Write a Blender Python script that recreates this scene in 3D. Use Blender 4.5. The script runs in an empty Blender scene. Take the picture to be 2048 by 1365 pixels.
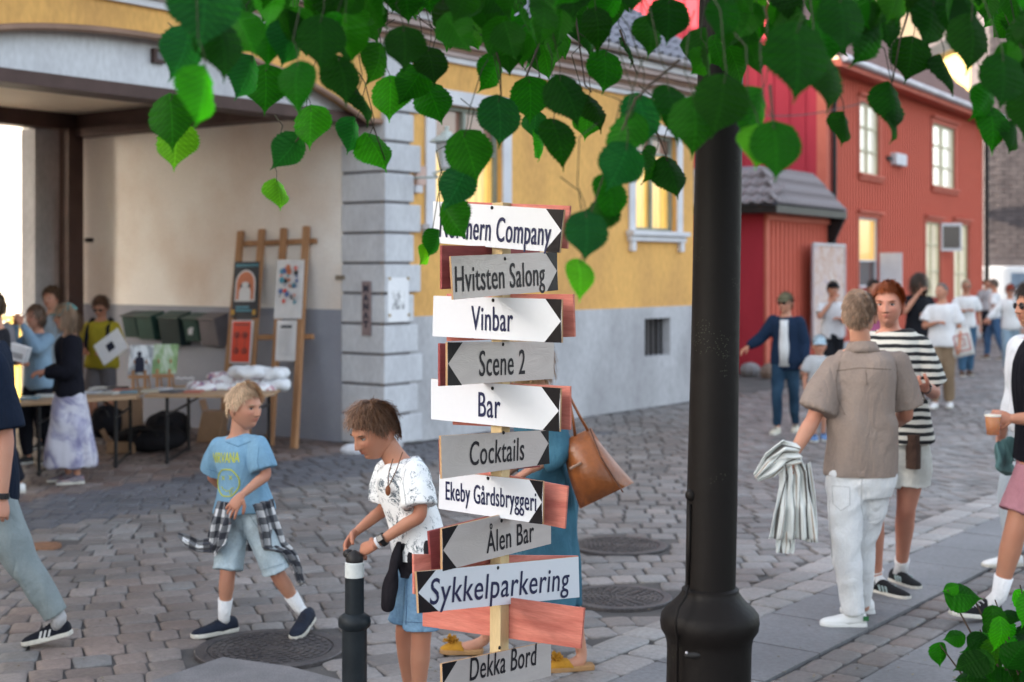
import bpy, bmesh, math, random
import numpy as np
from mathutils import Vector, Matrix, Quaternion
from mathutils.bvhtree import BVHTree
random.seed(7)
scene = bpy.context.scene
COL = scene.collection
R = math.radians
PI = math.pi

# ---------------------------------------------------------------- camera
CAMH = 1.95
F = 2844.0          # focal length in pixels of the 2048 px wide photograph
HZ = 540.0          # row of the horizon
cam_data = bpy.data.cameras.new('camera')
cam = bpy.data.objects.new('camera', cam_data); COL.objects.link(cam)
cam.location = (0, 0, CAMH); cam.rotation_euler = (R(90), 0, 0)
cam_data.sensor_width = 36.0; cam_data.lens = 36.0 * F / 2048
cam_data.shift_y = -(682.5 - HZ) / 2048
cam_data.clip_start = 0.1; cam_data.clip_end = 2000
cam_data.dof.use_dof = True
cam_data.dof.focus_distance = 5.0
cam_data.dof.aperture_fstop = 2.8
cam_data.dof.aperture_blades = 0
scene.camera = cam

# ---------------------------------------------------------------- daylight
SUN_EL = 13.5
SUN_FROM = Vector((-0.93, -0.22, 0)).normalized()      # the side the sun stands on
world = bpy.data.worlds.new('World'); scene.world = world; world.use_nodes = True
wn = world.node_tree.nodes; wl = world.node_tree.links; wn.clear()
sky = wn.new('ShaderNodeTexSky'); sky.sky_type = 'NISHITA'; sky.sun_disc = False
sky.sun_elevation = R(SUN_EL)
sky.sun_rotation = math.atan2(SUN_FROM.x, SUN_FROM.y)
sky.air_density = 1.0; sky.dust_density = 2.5; sky.ozone_density = 1.2
bg = wn.new('ShaderNodeBackground'); bg.inputs[1].default_value = 0.15
wo = wn.new('ShaderNodeOutputWorld')
hsv = wn.new('ShaderNodeHueSaturation'); hsv.inputs['Saturation'].default_value = .50
wl.new(sky.outputs[0], hsv.inputs['Color']); wl.new(hsv.outputs[0], bg.inputs[0]); wl.new(bg.outputs[0], wo.inputs[0])
sd = bpy.data.lights.new('sun', 'SUN'); sd.energy = 3.2; sd.angle = R(0.6); sd.color = (1.0, 0.84, 0.66)
sun = bpy.data.objects.new('sun', sd); COL.objects.link(sun)
sdir = Vector((SUN_FROM.x * math.cos(R(SUN_EL)), SUN_FROM.y * math.cos(R(SUN_EL)), math.sin(R(SUN_EL))))
sun.rotation_euler = sdir.to_track_quat('Z', 'Y').to_euler()
sun.location = sdir * 40
scene.view_settings.view_transform = 'Standard'; scene.view_settings.look = 'None'
scene.view_settings.exposure = 2.4; scene.view_settings.gamma = 1.0
scene.view_settings.use_curve_mapping = False
scene.render.engine = 'CYCLES'
scene.cycles.use_denoising = True
scene.cycles.max_bounces = 8; scene.cycles.diffuse_bounces = 5; scene.cycles.glossy_bounces = 2
scene.cycles.transmission_bounces = 4; scene.cycles.transparent_max_bounces = 8
scene.cycles.caustics_reflective = False; scene.cycles.caustics_refractive = False
scene.cycles.sample_clamp_indirect = 6

# ---------------------------------------------------------------- the place measured from the photograph
def P(px, py, d):
    """point d metres ahead of the viewpoint"""
    return Vector(((px - 1024) / F * d, d, CAMH - (py - HZ) / F * d))
def G(px, py):
    d = F * CAMH / (py - HZ)
    return Vector(((px - 1024) / F * d, d, 0))
def V(x, y, z=0): return Vector((x, y, z))
Z = V(0, 0, 1)
U = V(0.601, 0.799).normalized()      # along the street
N = V(0.799, -0.601).normalized()     # from the yellow house towards the street
CORNER = G(767, 893)                  # street corner of the passage wall
T0 = CORNER.dot(N)
def ts(p): return p.dot(N), p.dot(U)
def TS(t, s, z=0): v = N * t + U * s; v.z = z; return v
def ray_plane(px, py, p0, n):
    d = V((px - 1024) / F, 1, -(py - HZ) / F)
    o = V(0, 0, CAMH)
    return o + d * ((p0 - o).dot(n) / d.dot(n))

# ---------------------------------------------------------------- mesh helpers
def link(o, parent=None):
    COL.objects.link(o)
    if parent is not None: o.parent = parent
    return o
def tag(o, label=None, cat=None, group=None, kind=None):
    if label: o['label'] = label
    if cat: o['category'] = cat
    if group: o['group'] = group
    if kind: o['kind'] = kind
    return o
def empty(name, loc=(0, 0, 0), label=None, cat=None, group=None, kind=None):
    o = bpy.data.objects.new(name, None); o.location = loc; o.empty_display_size = .1
    COL.objects.link(o); return tag(o, label, cat, group, kind)
class MB:
    def __init__(s): s.v = []; s.f = []; s.m = []; s.c = []
    def add(s, vs, fs, mi=0):
        k = len(s.v); s.v += [tuple(v) for v in vs]; s.f += [tuple(i + k for i in f) for f in fs]; s.m += [mi] * len(fs)
    def quad(s, a, b, c, d, mi=0): s.add([a, b, c, d], [(0, 1, 2, 3)], mi)
    def box(s, o, x, y, z, mi=0):
        """corner o and three edge vectors"""
        o, x, y, z = Vector(o), Vector(x), Vector(y), Vector(z)
        vs = [o, o + x, o + x + y, o + y, o + z, o + x + z, o + x + y + z, o + y + z]
        fs = [(0, 3, 2, 1), (4, 5, 6, 7), (0, 1, 5, 4), (1, 2, 6, 5), (2, 3, 7, 6), (3, 0, 4, 7)]
        if x.cross(y).dot(z) < 0: fs = [f[::-1] for f in fs]
        s.add(vs, fs, mi)
    def cbox(s, c, x, y, z, mi=0):
        c, x, y, z = Vector(c), Vector(x), Vector(y), Vector(z); s.box(c - x / 2 - y / 2 - z / 2, x, y, z, mi)
    def rings(s, rings, close=True, mi=0, cyc=True):
        n = len(rings[0]); k = len(s.v)
        for r in rings: s.v += [tuple(p) for p in r]
        for i in range(len(rings) - 1):
            for j in range(n if cyc else n - 1):
                a = k + i * n + j; b = k + i * n + (j + 1) % n
                s.f.append((a, b, b + n, a + n)); s.m.append(mi)
        if close:
            s.f.append(tuple(k + j for j in range(n))[::-1]); s.m.append(mi)
            q = k + (len(rings) - 1) * n
            s.f.append(tuple(q + j for j in range(n))); s.m.append(mi)
    def tube(s, pts, rad, seg=8, mi=0, close=True):
        pts = [Vector(p) for p in pts]
        if not hasattr(rad, '__len__'): rad = [rad] * len(pts)
        x = None; rs = []
        for i, p in enumerate(pts):
            t = (pts[min(i + 1, len(pts) - 1)] - pts[max(i - 1, 0)]).normalized()
            if x is None:
                x = t.orthogonal().normalized()
            x = (x - t * x.dot(t)).normalized(); y = t.cross(x)
            rs.append([p + (x * math.cos(a) + y * math.sin(a)) * rad[i] for a in [2 * PI * j / seg for j in range(seg)]])
        s.rings(rs, close, mi)
    def lathe(s, c, prof, seg=32, mi=0, axis=Z):
        c = Vector(c); axis = Vector(axis).normalized(); x = axis.orthogonal().normalized() if abs(axis.z) < .999 else V(1, 0, 0); y = axis.cross(x)
        s.rings([[c + axis * h + (x * math.cos(2 * PI * j / seg) + y * math.sin(2 * PI * j / seg)) * max(r, 1e-4) for j in range(seg)] for r, h in prof], True, mi)
    def ellipsoid(s, c, rx, ry, rz, fx=V(1, 0, 0), fy=V(0, 1, 0), fz=Z, seg=16, n=10, mi=0):
        rs = []
        for i in range(n + 1):
            a = -PI / 2 + PI * i / n; rr = max(math.cos(a), 1e-3)
            rs.append([c + fx * (rx * rr * math.cos(2 * PI * j / seg)) + fy * (ry * rr * math.sin(2 * PI * j / seg)) + fz * (rz * math.sin(a)) for j in range(seg)])
        s.rings(rs, True, mi)
    def extrude(s, outline, d, mi=0):
        """closed outline of points, extruded along d"""
        n = len(outline); d = Vector(d); k = len(s.v)
        s.v += [tuple(p) for p in outline] + [tuple(Vector(p) + d) for p in outline]
        fs = [tuple(range(n))[::-1], tuple(range(n, 2 * n))] + [(j, (j + 1) % n, (j + 1) % n + n, j + n) for j in range(n)]
        s.f += [tuple(i + k for i in f) for f in fs]; s.m += [mi] * len(fs)
    def mesh(s, name, mats):
        me = bpy.data.meshes.new(name); me.from_pydata([tuple(v) for v in s.v], [], s.f)
        if not isinstance(mats, (list, tuple)): mats = [mats]
        for m in mats: me.materials.append(m)
        if len(mats) > 1: me.polygons.foreach_set('material_index', s.m)
        return me
    def build(s, name, mats, parent=None, origin=None, smooth=False, bevel=0, fix=True):
        me = s.mesh(name, mats)
        if origin is None and parent is not None: origin = world_loc(parent)
        if origin is not None: me.transform(Matrix.Translation(-Vector(origin)))
        if fix or bevel:
            bm = bmesh.new(); bm.from_mesh(me)
            if fix: bmesh.ops.recalc_face_normals(bm, faces=bm.faces)
            bm.to_mesh(me); bm.free()
        o = bpy.data.objects.new(name, me); COL.objects.link(o)
        if parent is not None:
            o.parent = parent; o.location = Vector(origin) - world_loc(parent)
        elif origin is not None: o.location = origin
        if smooth: me.polygons.foreach_set('use_smooth', [True] * len(me.polygons))
        if bevel:
            b = o.modifiers.new('bevel', 'BEVEL'); b.width = bevel; b.segments = 2; b.limit_method = 'ANGLE'; b.angle_limit = R(35)
        me.update(); return o
def world_loc(o):
    v = Vector((0, 0, 0))
    while o is not None: v = v + o.location; o = o.parent
    return v
def smooth_by_angle(o, ang=40):
    me = o.data; me.polygons.foreach_set('use_smooth', [True] * len(me.polygons))
    bm = bmesh.new(); bm.from_mesh(me)
    for e in bm.edges:
        if len(e.link_faces) == 2 and e.calc_face_angle(0) > R(ang): e.smooth = False
    bm.to_mesh(me); bm.free(); return o

# ---------------------------------------------------------------- materials
def new_mat(name):
    m = bpy.data.materials.new(name); m.use_nodes = True; nt = m.node_tree
    return m, nt, nt.nodes['Principled BSDF']
def node(nt, t, **kw):
    n = nt.nodes.new(t)
    for k, v in kw.items():
        if k in n.inputs: n.inputs[k].default_value = v
        else: setattr(n, k, v)
    return n
def rgba(c): return (c[0], c[1], c[2], 1)
def M(name, col, rough=.75, col2=None, scale=3.0, lo=.35, hi=.65, detail=5, bump=0, bscale=30, bdist=.01, metal=0, spec=.22, stretch=None, fine=.08, fscale=60, sheen=0):
    """plain surface: two colours mixed by large noise, a little fine grain, optional fine relief"""
    m, nt, b = new_mat(name); L = nt.links
    tc = node(nt, 'ShaderNodeTexCoord'); mp = node(nt, 'ShaderNodeMapping'); L.new(tc.outputs['Object'], mp.inputs[0])
    if stretch: mp.inputs['Scale'].default_value = stretch
    n1 = node(nt, 'ShaderNodeTexNoise', Scale=scale, Detail=detail); L.new(mp.outputs[0], n1.inputs['Vector'])
    mr = node(nt, 'ShaderNodeMapRange'); mr.inputs[1].default_value = lo; mr.inputs[2].default_value = hi; L.new(n1.outputs[0], mr.inputs[0])
    mx = node(nt, 'ShaderNodeMix', data_type='RGBA'); L.new(mr.outputs[0], mx.inputs[0])
    c2 = col2 if col2 else tuple(c * .78 for c in col)
    mx.inputs[6].default_value = rgba(col); mx.inputs[7].default_value = rgba(c2)
    n2 = node(nt, 'ShaderNodeTexNoise', Scale=fscale, Detail=3); L.new(mp.outputs[0], n2.inputs['Vector'])
    m2 = node(nt, 'ShaderNodeMapRange'); m2.inputs[1].default_value = .25; m2.inputs[2].default_value = .75
    m2.inputs[3].default_value = 1 - fine; m2.inputs[4].default_value = 1 + fine; L.new(n2.outputs[0], m2.inputs[0])
    mul = node(nt, 'ShaderNodeVectorMath', operation='SCALE'); L.new(mx.outputs[2], mul.inputs[0]); L.new(m2.outputs[0], mul.inputs['Scale'])
    L.new(mul.outputs[0], b.inputs['Base Color'])
    b.inputs['Roughness'].default_value = rough; b.inputs['Metallic'].default_value = metal; b.inputs['Specular IOR Level'].default_value = spec
    if sheen: b.inputs['Sheen Weight'].default_value = sheen
    if bump:
        n3 = node(nt, 'ShaderNodeTexNoise', Scale=bscale, Detail=6); L.new(mp.outputs[0], n3.inputs['Vector'])
        bp = node(nt, 'ShaderNodeBump', Strength=bump, Distance=bdist); L.new(n3.outputs[0], bp.inputs['Height']); L.new(bp.outputs[0], b.inputs['Normal'])
    return m
def fmath(nt, op, a, b=None, clamp=False):
    n = nt.nodes.new('ShaderNodeMath'); n.operation = op; n.use_clamp = clamp
    for i, x in enumerate((a, b)):
        if x is None: continue
        if isinstance(x, (int, float)): n.inputs[i].default_value = x
        else: nt.links.new(x, n.inputs[i])
    return n.outputs[0]
def cloth(name, col, col2=None, rough=.9, scale=4, bump=.25, weave=500, fine=.06, fold=9, foldd=.012):
    """woven cloth: weave grain plus soft creases as relief"""
    m = M(name, col, rough, col2 if col2 else tuple(c * .85 for c in col), scale, fine=fine, fscale=90, spec=.10)
    nt = m.node_tree; L = nt.links; b = nt.nodes['Principled BSDF']
    tc = node(nt, 'ShaderNodeTexCoord'); mp = node(nt, 'ShaderNodeMapping'); L.new(tc.outputs['Object'], mp.inputs[0]); mp.inputs['Scale'].default_value = (1, 1, .45)
    n3 = node(nt, 'ShaderNodeTexNoise', Scale=fold, Detail=4, Distortion=1.2); L.new(mp.outputs[0], n3.inputs['Vector'])
    bp = node(nt, 'ShaderNodeBump', Strength=bump * 3.0, Distance=foldd * 2.6); L.new(n3.outputs[0], bp.inputs['Height']); L.new(bp.outputs[0], b.inputs['Normal'])
    return m

MAT = {}
MAT['yellow'] = M('ochre_render', (.73, .41, .13), .9, (.56, .31, .11), 1.1, .42, .72, bump=.35, bscale=18, stretch=(1, 1, .45), fine=.12, fscale=22)
MAT['plinth'] = M('grey_plinth_render', (.47, .47, .49), .9, (.33, .325, .34), 1.3, .42, .72, bump=.4, bscale=16, stretch=(1, 1, .5), fine=.12, fscale=22)
MAT['quoin'] = M('pale_grey_quoin', (.56, .57, .60), .88, (.42, .42, .45), 1.8, .42, .75, stretch=(1, 1, .5), fine=.1, fscale=25, bump=.25, bscale=25)
MAT['quoin_dark'] = M('quoin_joint', (.20, .19, .20), .95)
MAT['white_trim'] = M('white_trim', (.66, .66, .69), .7, (.58, .58, .62), 3)
MAT['cornice'] = M('pink_grey_cornice', (.50, .40, .38), .8, (.40, .32, .31), 2)
MAT['cornice_dark'] = M('brown_cornice', (.30, .19, .14), .8)
MAT['gutter'] = M('pale_zinc', (.55, .53, .56), .45, (.42, .40, .44), 2, metal=.3)
MAT['passage_white'] = M('stained_limewash', (.86, .82, .78), .92, (.68, .55, .46), .6, .40, .66, bump=.35, bscale=14)
MAT['passage_grey'] = M('grey_limewash', (.33, .34, .39), .92, (.25, .26, .31), .8, bump=.3, bscale=14)
MAT['ceiling'] = M('cream_ceiling', (.84, .77, .66), .9, (.74, .66, .55), .8)
MAT['brown_beam'] = M('brown_painted_beam', (.085, .050, .045), .6, (.06, .035, .03), 3)
MAT['red'] = M('falu_red_board', (.30, .045, .032), .85, (.25, .034, .025), 1.5, stretch=(1, 1, .3), fine=.14)
MAT['red_batten_lit'] = M('falu_red_batten_lit', (.66, .155, .10), .8, (.54, .12, .08), 1.5, stretch=(1, 1, .3))  # battens painted lighter for the light they catch, boards behind them darker
MAT['crimson'] = M('crimson_board', (.42, .035, .055), .7, (.36, .028, .045), 1.2, stretch=(1, 1, .3))
MAT['orange_trim'] = M('salmon_red_trim', (.55, .15, .10), .75, (.48, .12, .08), 2)
MAT['black_metal'] = M('black_metal', (.02, .02, .022), .45, (.03, .028, .028), 8, metal=.3)
MAT['tile_grey'] = M('slate_grey_pantile', (.20, .21, .25), .7, (.13, .13, .16), 6, fine=.2)
MAT['tile_red'] = M('weathered_red_pantile', (.25, .15, .13), .8, (.14, .095, .09), 5, fine=.25)
MAT['wood'] = M('raw_pine', (.42, .23, .12), .75, (.33, .17, .085), 6, stretch=(1, 1, .15))
MAT['ply'] = M('plywood_edge', (.50, .31, .17), .7, (.42, .25, .13), 5)
MAT['dark_brick'] = M('dark_brick', (.10, .09, .095), .9, (.07, .062, .068), 3)
MAT['far_yellow'] = M('far_yellow_render', (.58, .42, .16), .85)
MAT['cream'] = M('cream_render', (.42, .33, .23), .85, (.37, .29, .20), 1)
MAT['sunny_white'] = M('bright_white_render', (.85, .85, .82), .85, (.82, .82, .80), 1)
MAT['skin_shoe'] = M('white_leather', (.78, .78, .76), .5)
def glass_mat(name, col, rough=.04, emit=None, es=0):
    m, nt, b = new_mat(name)
    b.inputs['Base Color'].default_value = rgba(col); b.inputs['Roughness'].default_value = rough; b.inputs['Specular IOR Level'].default_value = .6
    if emit: b.inputs['Emission Color'].default_value = rgba(emit); b.inputs['Emission Strength'].default_value = es
    return m
def glow_pane(name, c1, c2, es, sc=4):
    """curtain-like pane whose added glow stands for reflected sunlit facades"""
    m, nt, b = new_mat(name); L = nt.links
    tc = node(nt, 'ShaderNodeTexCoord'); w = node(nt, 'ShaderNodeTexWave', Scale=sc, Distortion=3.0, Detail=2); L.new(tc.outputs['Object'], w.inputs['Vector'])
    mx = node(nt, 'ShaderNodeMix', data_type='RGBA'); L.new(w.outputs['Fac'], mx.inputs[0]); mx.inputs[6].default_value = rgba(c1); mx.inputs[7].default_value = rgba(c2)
    L.new(mx.outputs[2], b.inputs['Base Color']); L.new(mx.outputs[2], b.inputs['Emission Color']); b.inputs['Emission Strength'].default_value = es  # emission put in for the sunlit facades mirrored in the panes
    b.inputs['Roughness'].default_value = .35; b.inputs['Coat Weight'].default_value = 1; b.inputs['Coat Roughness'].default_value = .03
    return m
MAT['glow_yellow'] = glow_pane('yellow_reflection_glow', (.85, .52, .12), (.60, .34, .08), .15)
MAT['glow_cream'] = glow_pane('cream_reflection_glow', (.70, .66, .54), (.54, .48, .34), .12)
MAT['glow_white'] = glow_pane('pale_reflection_glow', (.70, .69, .62), (.46, .45, .40), .12, 7)
MAT['glass_dark'] = glass_mat('dark_glass', (.10, .09, .09), .05)
MAT['glass_brown'] = glass_mat('brown_reflection_glass', (.30, .17, .13), .1)  # brown base colour painted in for what the upper panes reflect
MAT['glass_clear'], nt, b = new_mat('clear_glass')
b.inputs['Base Color'].default_value = (1, 1, 1, 1); b.inputs['Roughness'].default_value = .02; b.inputs['Transmission Weight'].default_value = 1; b.inputs['IOR'].default_value = 1.1
# ================================================================= GROUND
g = MB(); g.quad((-600, -300, -.013), (600, -300, -.013), (600, 900, -.013), (-600, 900, -.013))
m_ground = M('packed_dirt_joints', (.070, .066, .066), .95, (.115, .105, .10), 3, bump=.4, bscale=40)
tag(g.build('ground', m_ground), kind='structure')

def stone_mat(name, inst):
    m, nt, b = new_mat(name); L = nt.links
    if inst: c = node(nt, 'ShaderNodeObjectInfo').outputs['Color']
    else: c = node(nt, 'ShaderNodeAttribute', attribute_name='tint').outputs['Color']
    geo = node(nt, 'ShaderNodeNewGeometry')
    n1 = node(nt, 'ShaderNodeTexNoise', Scale=38, Detail=6, Roughness=.7); L.new(geo.outputs['Position'], n1.inputs['Vector'])
    mr = node(nt, 'ShaderNodeMapRange'); mr.inputs[1].default_value = .3; mr.inputs[2].default_value = .7; mr.inputs[3].default_value = .72; mr.inputs[4].default_value = 1.25; L.new(n1.outputs[0], mr.inputs[0])
    n0 = node(nt, 'ShaderNodeTexNoise', Scale=.9, Detail=4); L.new(geo.outputs['Position'], n0.inputs['Vector'])
    mr0 = node(nt, 'ShaderNodeMapRange'); mr0.inputs[1].default_value = .35; mr0.inputs[2].default_value = .65; mr0.inputs[3].default_value = .75; mr0.inputs[4].default_value = 1.12; L.new(n0.outputs[0], mr0.inputs[0])
    f = fmath(nt, 'MULTIPLY', mr.outputs[0], mr0.outputs[0])
    mul = node(nt, 'ShaderNodeVectorMath', operation='SCALE'); L.new(c, mul.inputs[0]); L.new(f, mul.inputs['Scale']); L.new(mul.outputs[0], b.inputs['Base Color'])
    b.inputs['Roughness'].default_value = .55; b.inputs['Specular IOR Level'].default_value = .45
    n3 = node(nt, 'ShaderNodeTexNoise', Scale=45, Detail=5); L.new(geo.outputs['Position'], n3.inputs['Vector'])
    bp = node(nt, 'ShaderNodeBump', Strength=.35, Distance=.008); L.new(n3.outputs[0], bp.inputs['Height']); L.new(bp.outputs[0], b.inputs['Normal'])
    return m
STONE_I = stone_mat('granite_sett', True); STONE_S = stone_mat('granite_sett_mass', False)

def in_view(p, m=60):
    if p.y < .5: return False
    px = 1024 + F * p.x / p.y; py = HZ + F * (CAMH - p.z) / p.y
    return -m < px < 2048 + m and py < 1365 + m
def paving(name, stones, parent_kind='structure', depth=.035, inst_max=300, piece='cobble', dome=.006):
    """stones: list of (centre, half-x vector, half-y vector, colour, height)"""
    root = empty(name, (0, 0, 0), kind=parent_kind)
    stones.sort(key=lambda s: s[0].length)
    near = [s for s in stones if in_view(s[0], 20)][:inst_max]; ids = {id(s) for s in near}
    rest = [s for s in stones if id(s) not in ids]
    protos = []
    for k in range(6):
        rnd = random.Random(k + 50); mb = MB()
        def ringpts(sc, z):
            pts = []
            for (x, y) in [(-1, -.75), (-.8, -1), (.8, -1), (1, -.75), (1, .75), (.8, 1), (-.8, 1), (-1, .75)]:
                pts.append((x * sc, y * sc, z))
            return pts
        jit = [(rnd.uniform(-.07, .07), rnd.uniform(-.07, .07)) for _ in range(8)]
        def J(pts): return [(p[0] + j[0], p[1] + j[1], p[2]) for p, j in zip(pts, jit)]
        mb.rings([J(ringpts(1.0, -1)), J(ringpts(1.0, -.22)), J(ringpts(.95, -.05)), J(ringpts(.55, .06))], True)
        protos.append(mb.mesh(piece, STONE_I))
        protos[-1].polygons.foreach_set('use_smooth', [True] * len(protos[-1].polygons))
    rnd = random.Random(3)
    for (c, hx, hy, col, h) in near:
        me = protos[rnd.randrange(6)]; o = bpy.data.objects.new(piece, me)
        ang = math.atan2(hx.y, hx.x); o.location = (c.x, c.y, h); o.rotation_euler = (rnd.uniform(-.02, .02), rnd.uniform(-.02, .02), ang)
        o.scale = (hx.length, hy.length, depth); o.color = rgba(col); link(o, root)
    if rest:
        vs = []; fs = []; cols = []
        for (c, hx, hy, col, h) in rest:
            k = len(vs)
            for sc, z in ((1., -depth), (.97, -depth * .22), (.88, .0)):
                for (a, b) in ((-1, -1), (1, -1), (1, 1), (-1, 1)):
                    j = rnd.uniform(-.07, .07) if z > -.01 else 0
                    p = c + hx * (a * sc + j) + hy * (b * sc - j); vs.append((p.x, p.y, h + z + rnd.uniform(-.002, .002)))
            fs.append((k + 8, k + 9, k + 10, k + 11))
            for r in (0, 4):
                for i in range(4): fs.append((k + r + i, k + r + (i + 1) % 4, k + r + 4 + (i + 1) % 4, k + r + 4 + i))
            cols += [col] * 12
        me = bpy.data.meshes.new(piece + '_field'); me.from_pydata(vs, [], fs); me.materials.append(STONE_S)
        ca = me.color_attributes.new('tint', 'FLOAT_COLOR', 'POINT')
        ca.data.foreach_set('color', np.array([rgba(c) for c in cols], dtype=np.float32).ravel())
        o = bpy.data.objects.new(piece + '_field', me); o['kind'] = 'stuff'; link(o, root)
    return root

MANHOLES = [(G(541, 1299), .385), (G(1238, 1196), .315), (G(1238, 1092), .34), (G(86, 1093), .125)]
ISLE = [G(285, 1380), G(448, 1318), G(560, 1345), G(700, 1420)]
ISLE = [G(290, 1372), G(445, 1319), G(580, 1338), G(720, 1375)]
ISLE = ISLE[:4] + [G(900, 1500), G(300, 1620)]
def inside(p, poly):
    c = False; n = len(poly)
    for i in range(n):
        a, b = poly[i], poly[(i + 1) % n]
        if (a.y > p.y) != (b.y > p.y) and p.x < (b.x - a.x) * (p.y - a.y) / (b.y - a.y) + a.x: c = not c
    return c
KERB_T = ts(G(1514, 1240))[0]
BAND_T = ts(G(1611, 1365))[0]
rnd = random.Random(11)
stones = []
W1 = V(.97, .24).normalized(); W2 = V(-.24, .97).normalized()
def blend(a, b, k): return tuple(x + (y - x) * k for x, y in zip(a, b))
def shade(c, a, b):
    f = rnd.uniform(a, b); return tuple(x * f for x in c)
GREY = (.155, .150, .150); PINK = (.20, .15, .13); LIGHT = (.26, .25, .245); REDD = (.17, .105, .085)
row = -6.0; ri = 0
while row < 62:
    pitch = .205 if row < 30 else .26
    x = -24 + rnd.random() * .2; 
    while x < 34:
        w = rnd.uniform(.14, .215)
        if row > 30: w *= 1.3
        c0 = W1 * (x + w / 2) + W2 * row
        bow = .16 * math.sin(c0.x * 1.15 + c0.y * .12) + .05 * math.sin(c0.x * 2.7)
        c = c0 + W2 * bow; x += w + .011
        t, s = ts(c)
        if c.y < 5.4 or abs(c.x) > .40 * c.y + 1.6 or t > KERB_T - .44 or c.y > 60: continue
        if t < T0 + .1 and (s > 12.0 and s < 27): continue
        if any((c - mc).length < mr + .085 for mc, mr in MANHOLES) or inside(c, ISLE): continue
        sl = .16 * 1.15 * math.cos(c0.x * 1.15 + c0.y * .12) + .13 * math.cos(c0.x * 2.7)
        hx = (W1 + W2 * sl).normalized() * (w / 2); hy = V(-hx.y, hx.x).normalized() * (pitch / 2 - .006)
        k = .5 + .5 * math.sin(c.x * .9 + 1.3) * math.cos(c.y * .5)
        nearleft = max(0, min(1, (-c.x - .6) / 1.6)) * max(0, min(1, (10.2 - c.y) / 2.5))
        base = blend(GREY, LIGHT, rnd.random() ** 1.5 * .8)
        base = blend(base, PINK, min(1, rnd.random() * .45 + nearleft * rnd.random() * .9))
        if t < T0 + .2 and s < 14: base = blend(base, REDD, .35 + .5 * rnd.random())
        f = rnd.uniform(.78, 1.2)
        if T0 + .02 < t < T0 + 1.3 and s < 14.4: base = blend(base, (.085, .092, .115), .7); f = rnd.uniform(.9, 1.08)      # darker, smoother strip along the gateway
        base = tuple(b * f for b in base)
        stones.append((c, hx, hy, base, rnd.uniform(-.006, .005)))
    row += pitch; ri += 1
street = paving('cobbled_street', stones)

# smooth asphalt strip along the gateway
MAT['asphalt'] = ms = M('dark_asphalt', (.105, .110, .128), .75, (.085, .088, .105), 2.0, bump=.5, bscale=90, fine=.25, fscale=160)
# concrete island that carries the bollard
mi_ = M('speckled_concrete', (.20, .19, .195), .85, (.16, .155, .16), 6, bump=.5, bscale=120, fine=.35, fscale=220)
a = MB(); a.extrude([p + V(0, 0, -.04) for p in ISLE], (0, 0, .055)); tag(a.build('concrete_island', mi_, bevel=.008), kind='structure')

# kerb row, slabs, sett bands, slabs
kerb = []
for k in range(2):
    s = -14
    while s < 60:
        w = rnd.uniform(.2, .34); c = TS(KERB_T - .33 + k * .215, s + w / 2)
        if c.y > 4.5: kerb.append((c, U * (w / 2 - .006), -N * .10, shade(blend(LIGHT, PINK, rnd.random() * .3), .85, 1.3), .004 + rnd.uniform(-.003, .003)))
        s += w
for k in range(2):
    s = -14
    while s < 60:
        w = rnd.uniform(.15, .26); c = TS(BAND_T - .06 + k * .17, s + w / 2)
        if c.y > 3.5: kerb.append((c, U * (w / 2 - .007), -N * .075, shade(blend(GREY, PINK, rnd.random() * .8), .7, 1.15), .002 + rnd.uniform(-.004, .003)))
        s += w
paving('sett_band', kerb, inst_max=220, piece='sett')
slabs = []
SLAB = (.15, .152, .162)
def slab_row(t0, t1, length):
    s = -10 + rnd.random()
    while s < 55:
        c = TS((t0 + t1) / 2, s + length / 2)
        if c.y > 3: slabs.append((c, U * (length / 2 - .005), -N * ((t1 - t0) / 2 - .005), shade(SLAB, .86, 1.12), .006 + rnd.uniform(-.0015, .0015)))
        s += length
lo_t, hi_t = KERB_T, BAND_T - .15
nrow = max(1, round((hi_t - lo_t) / .42)); dt = (hi_t - lo_t) / nrow
for i in range(nrow): slab_row(lo_t + i * dt, lo_t + (i + 1) * dt, .62)
t = BAND_T + .20
for i in range(9): slab_row(t, t + .42, .62); t += .42
root = empty('pavement', (0, 0, 0), kind='structure')
slabs.sort(key=lambda s: s[0].length)
mb = MB(); mb.cbox((0, 0, -.5), (2, 0, 0), (0, 2, 0), (0, 0, 1)); sm = mb.mesh('paving_slab', STONE_I)
for i, (c, hx, hy, col, h) in enumerate([s for s in slabs if in_view(s[0], 250)][:300]):
    o = bpy.data.objects.new('paving_slab', sm); o.location = (c.x, c.y, h); o.rotation_euler = (0, 0, math.atan2(hx.y, hx.x)); o.scale = (hx.length, hy.length, .045); o.color = rgba(col); link(o, root)

# fallen bits in the joints: twigs, seeds, torn leaves
mb = MB(); r9 = random.Random(77)
for k in range(420):
    px, py = r9.uniform(-60, 2100), 1365 - 560 * r9.random() ** 1.3; c = G(px, py)
    if c.dot(N) < T0 + .3: continue
    a = r9.uniform(0, 2 * PI); x = V(math.cos(a), math.sin(a)); y = V(-x.y, x.x); s_ = r9.uniform(.004, .014); z = .006
    mb.add([c + x * s_ + Z * z, c + y * s_ * .5 + Z * (z + .004), c - x * s_ + Z * z, c - y * s_ * .5 + Z * (z + .002)], [(0, 1, 2, 3)])
o = mb.build('litter', M('dry_plant_bits', (.12, .09, .05), .9, (.28, .25, .18), 9), fix=False); tag(o, kind='stuff')
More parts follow.
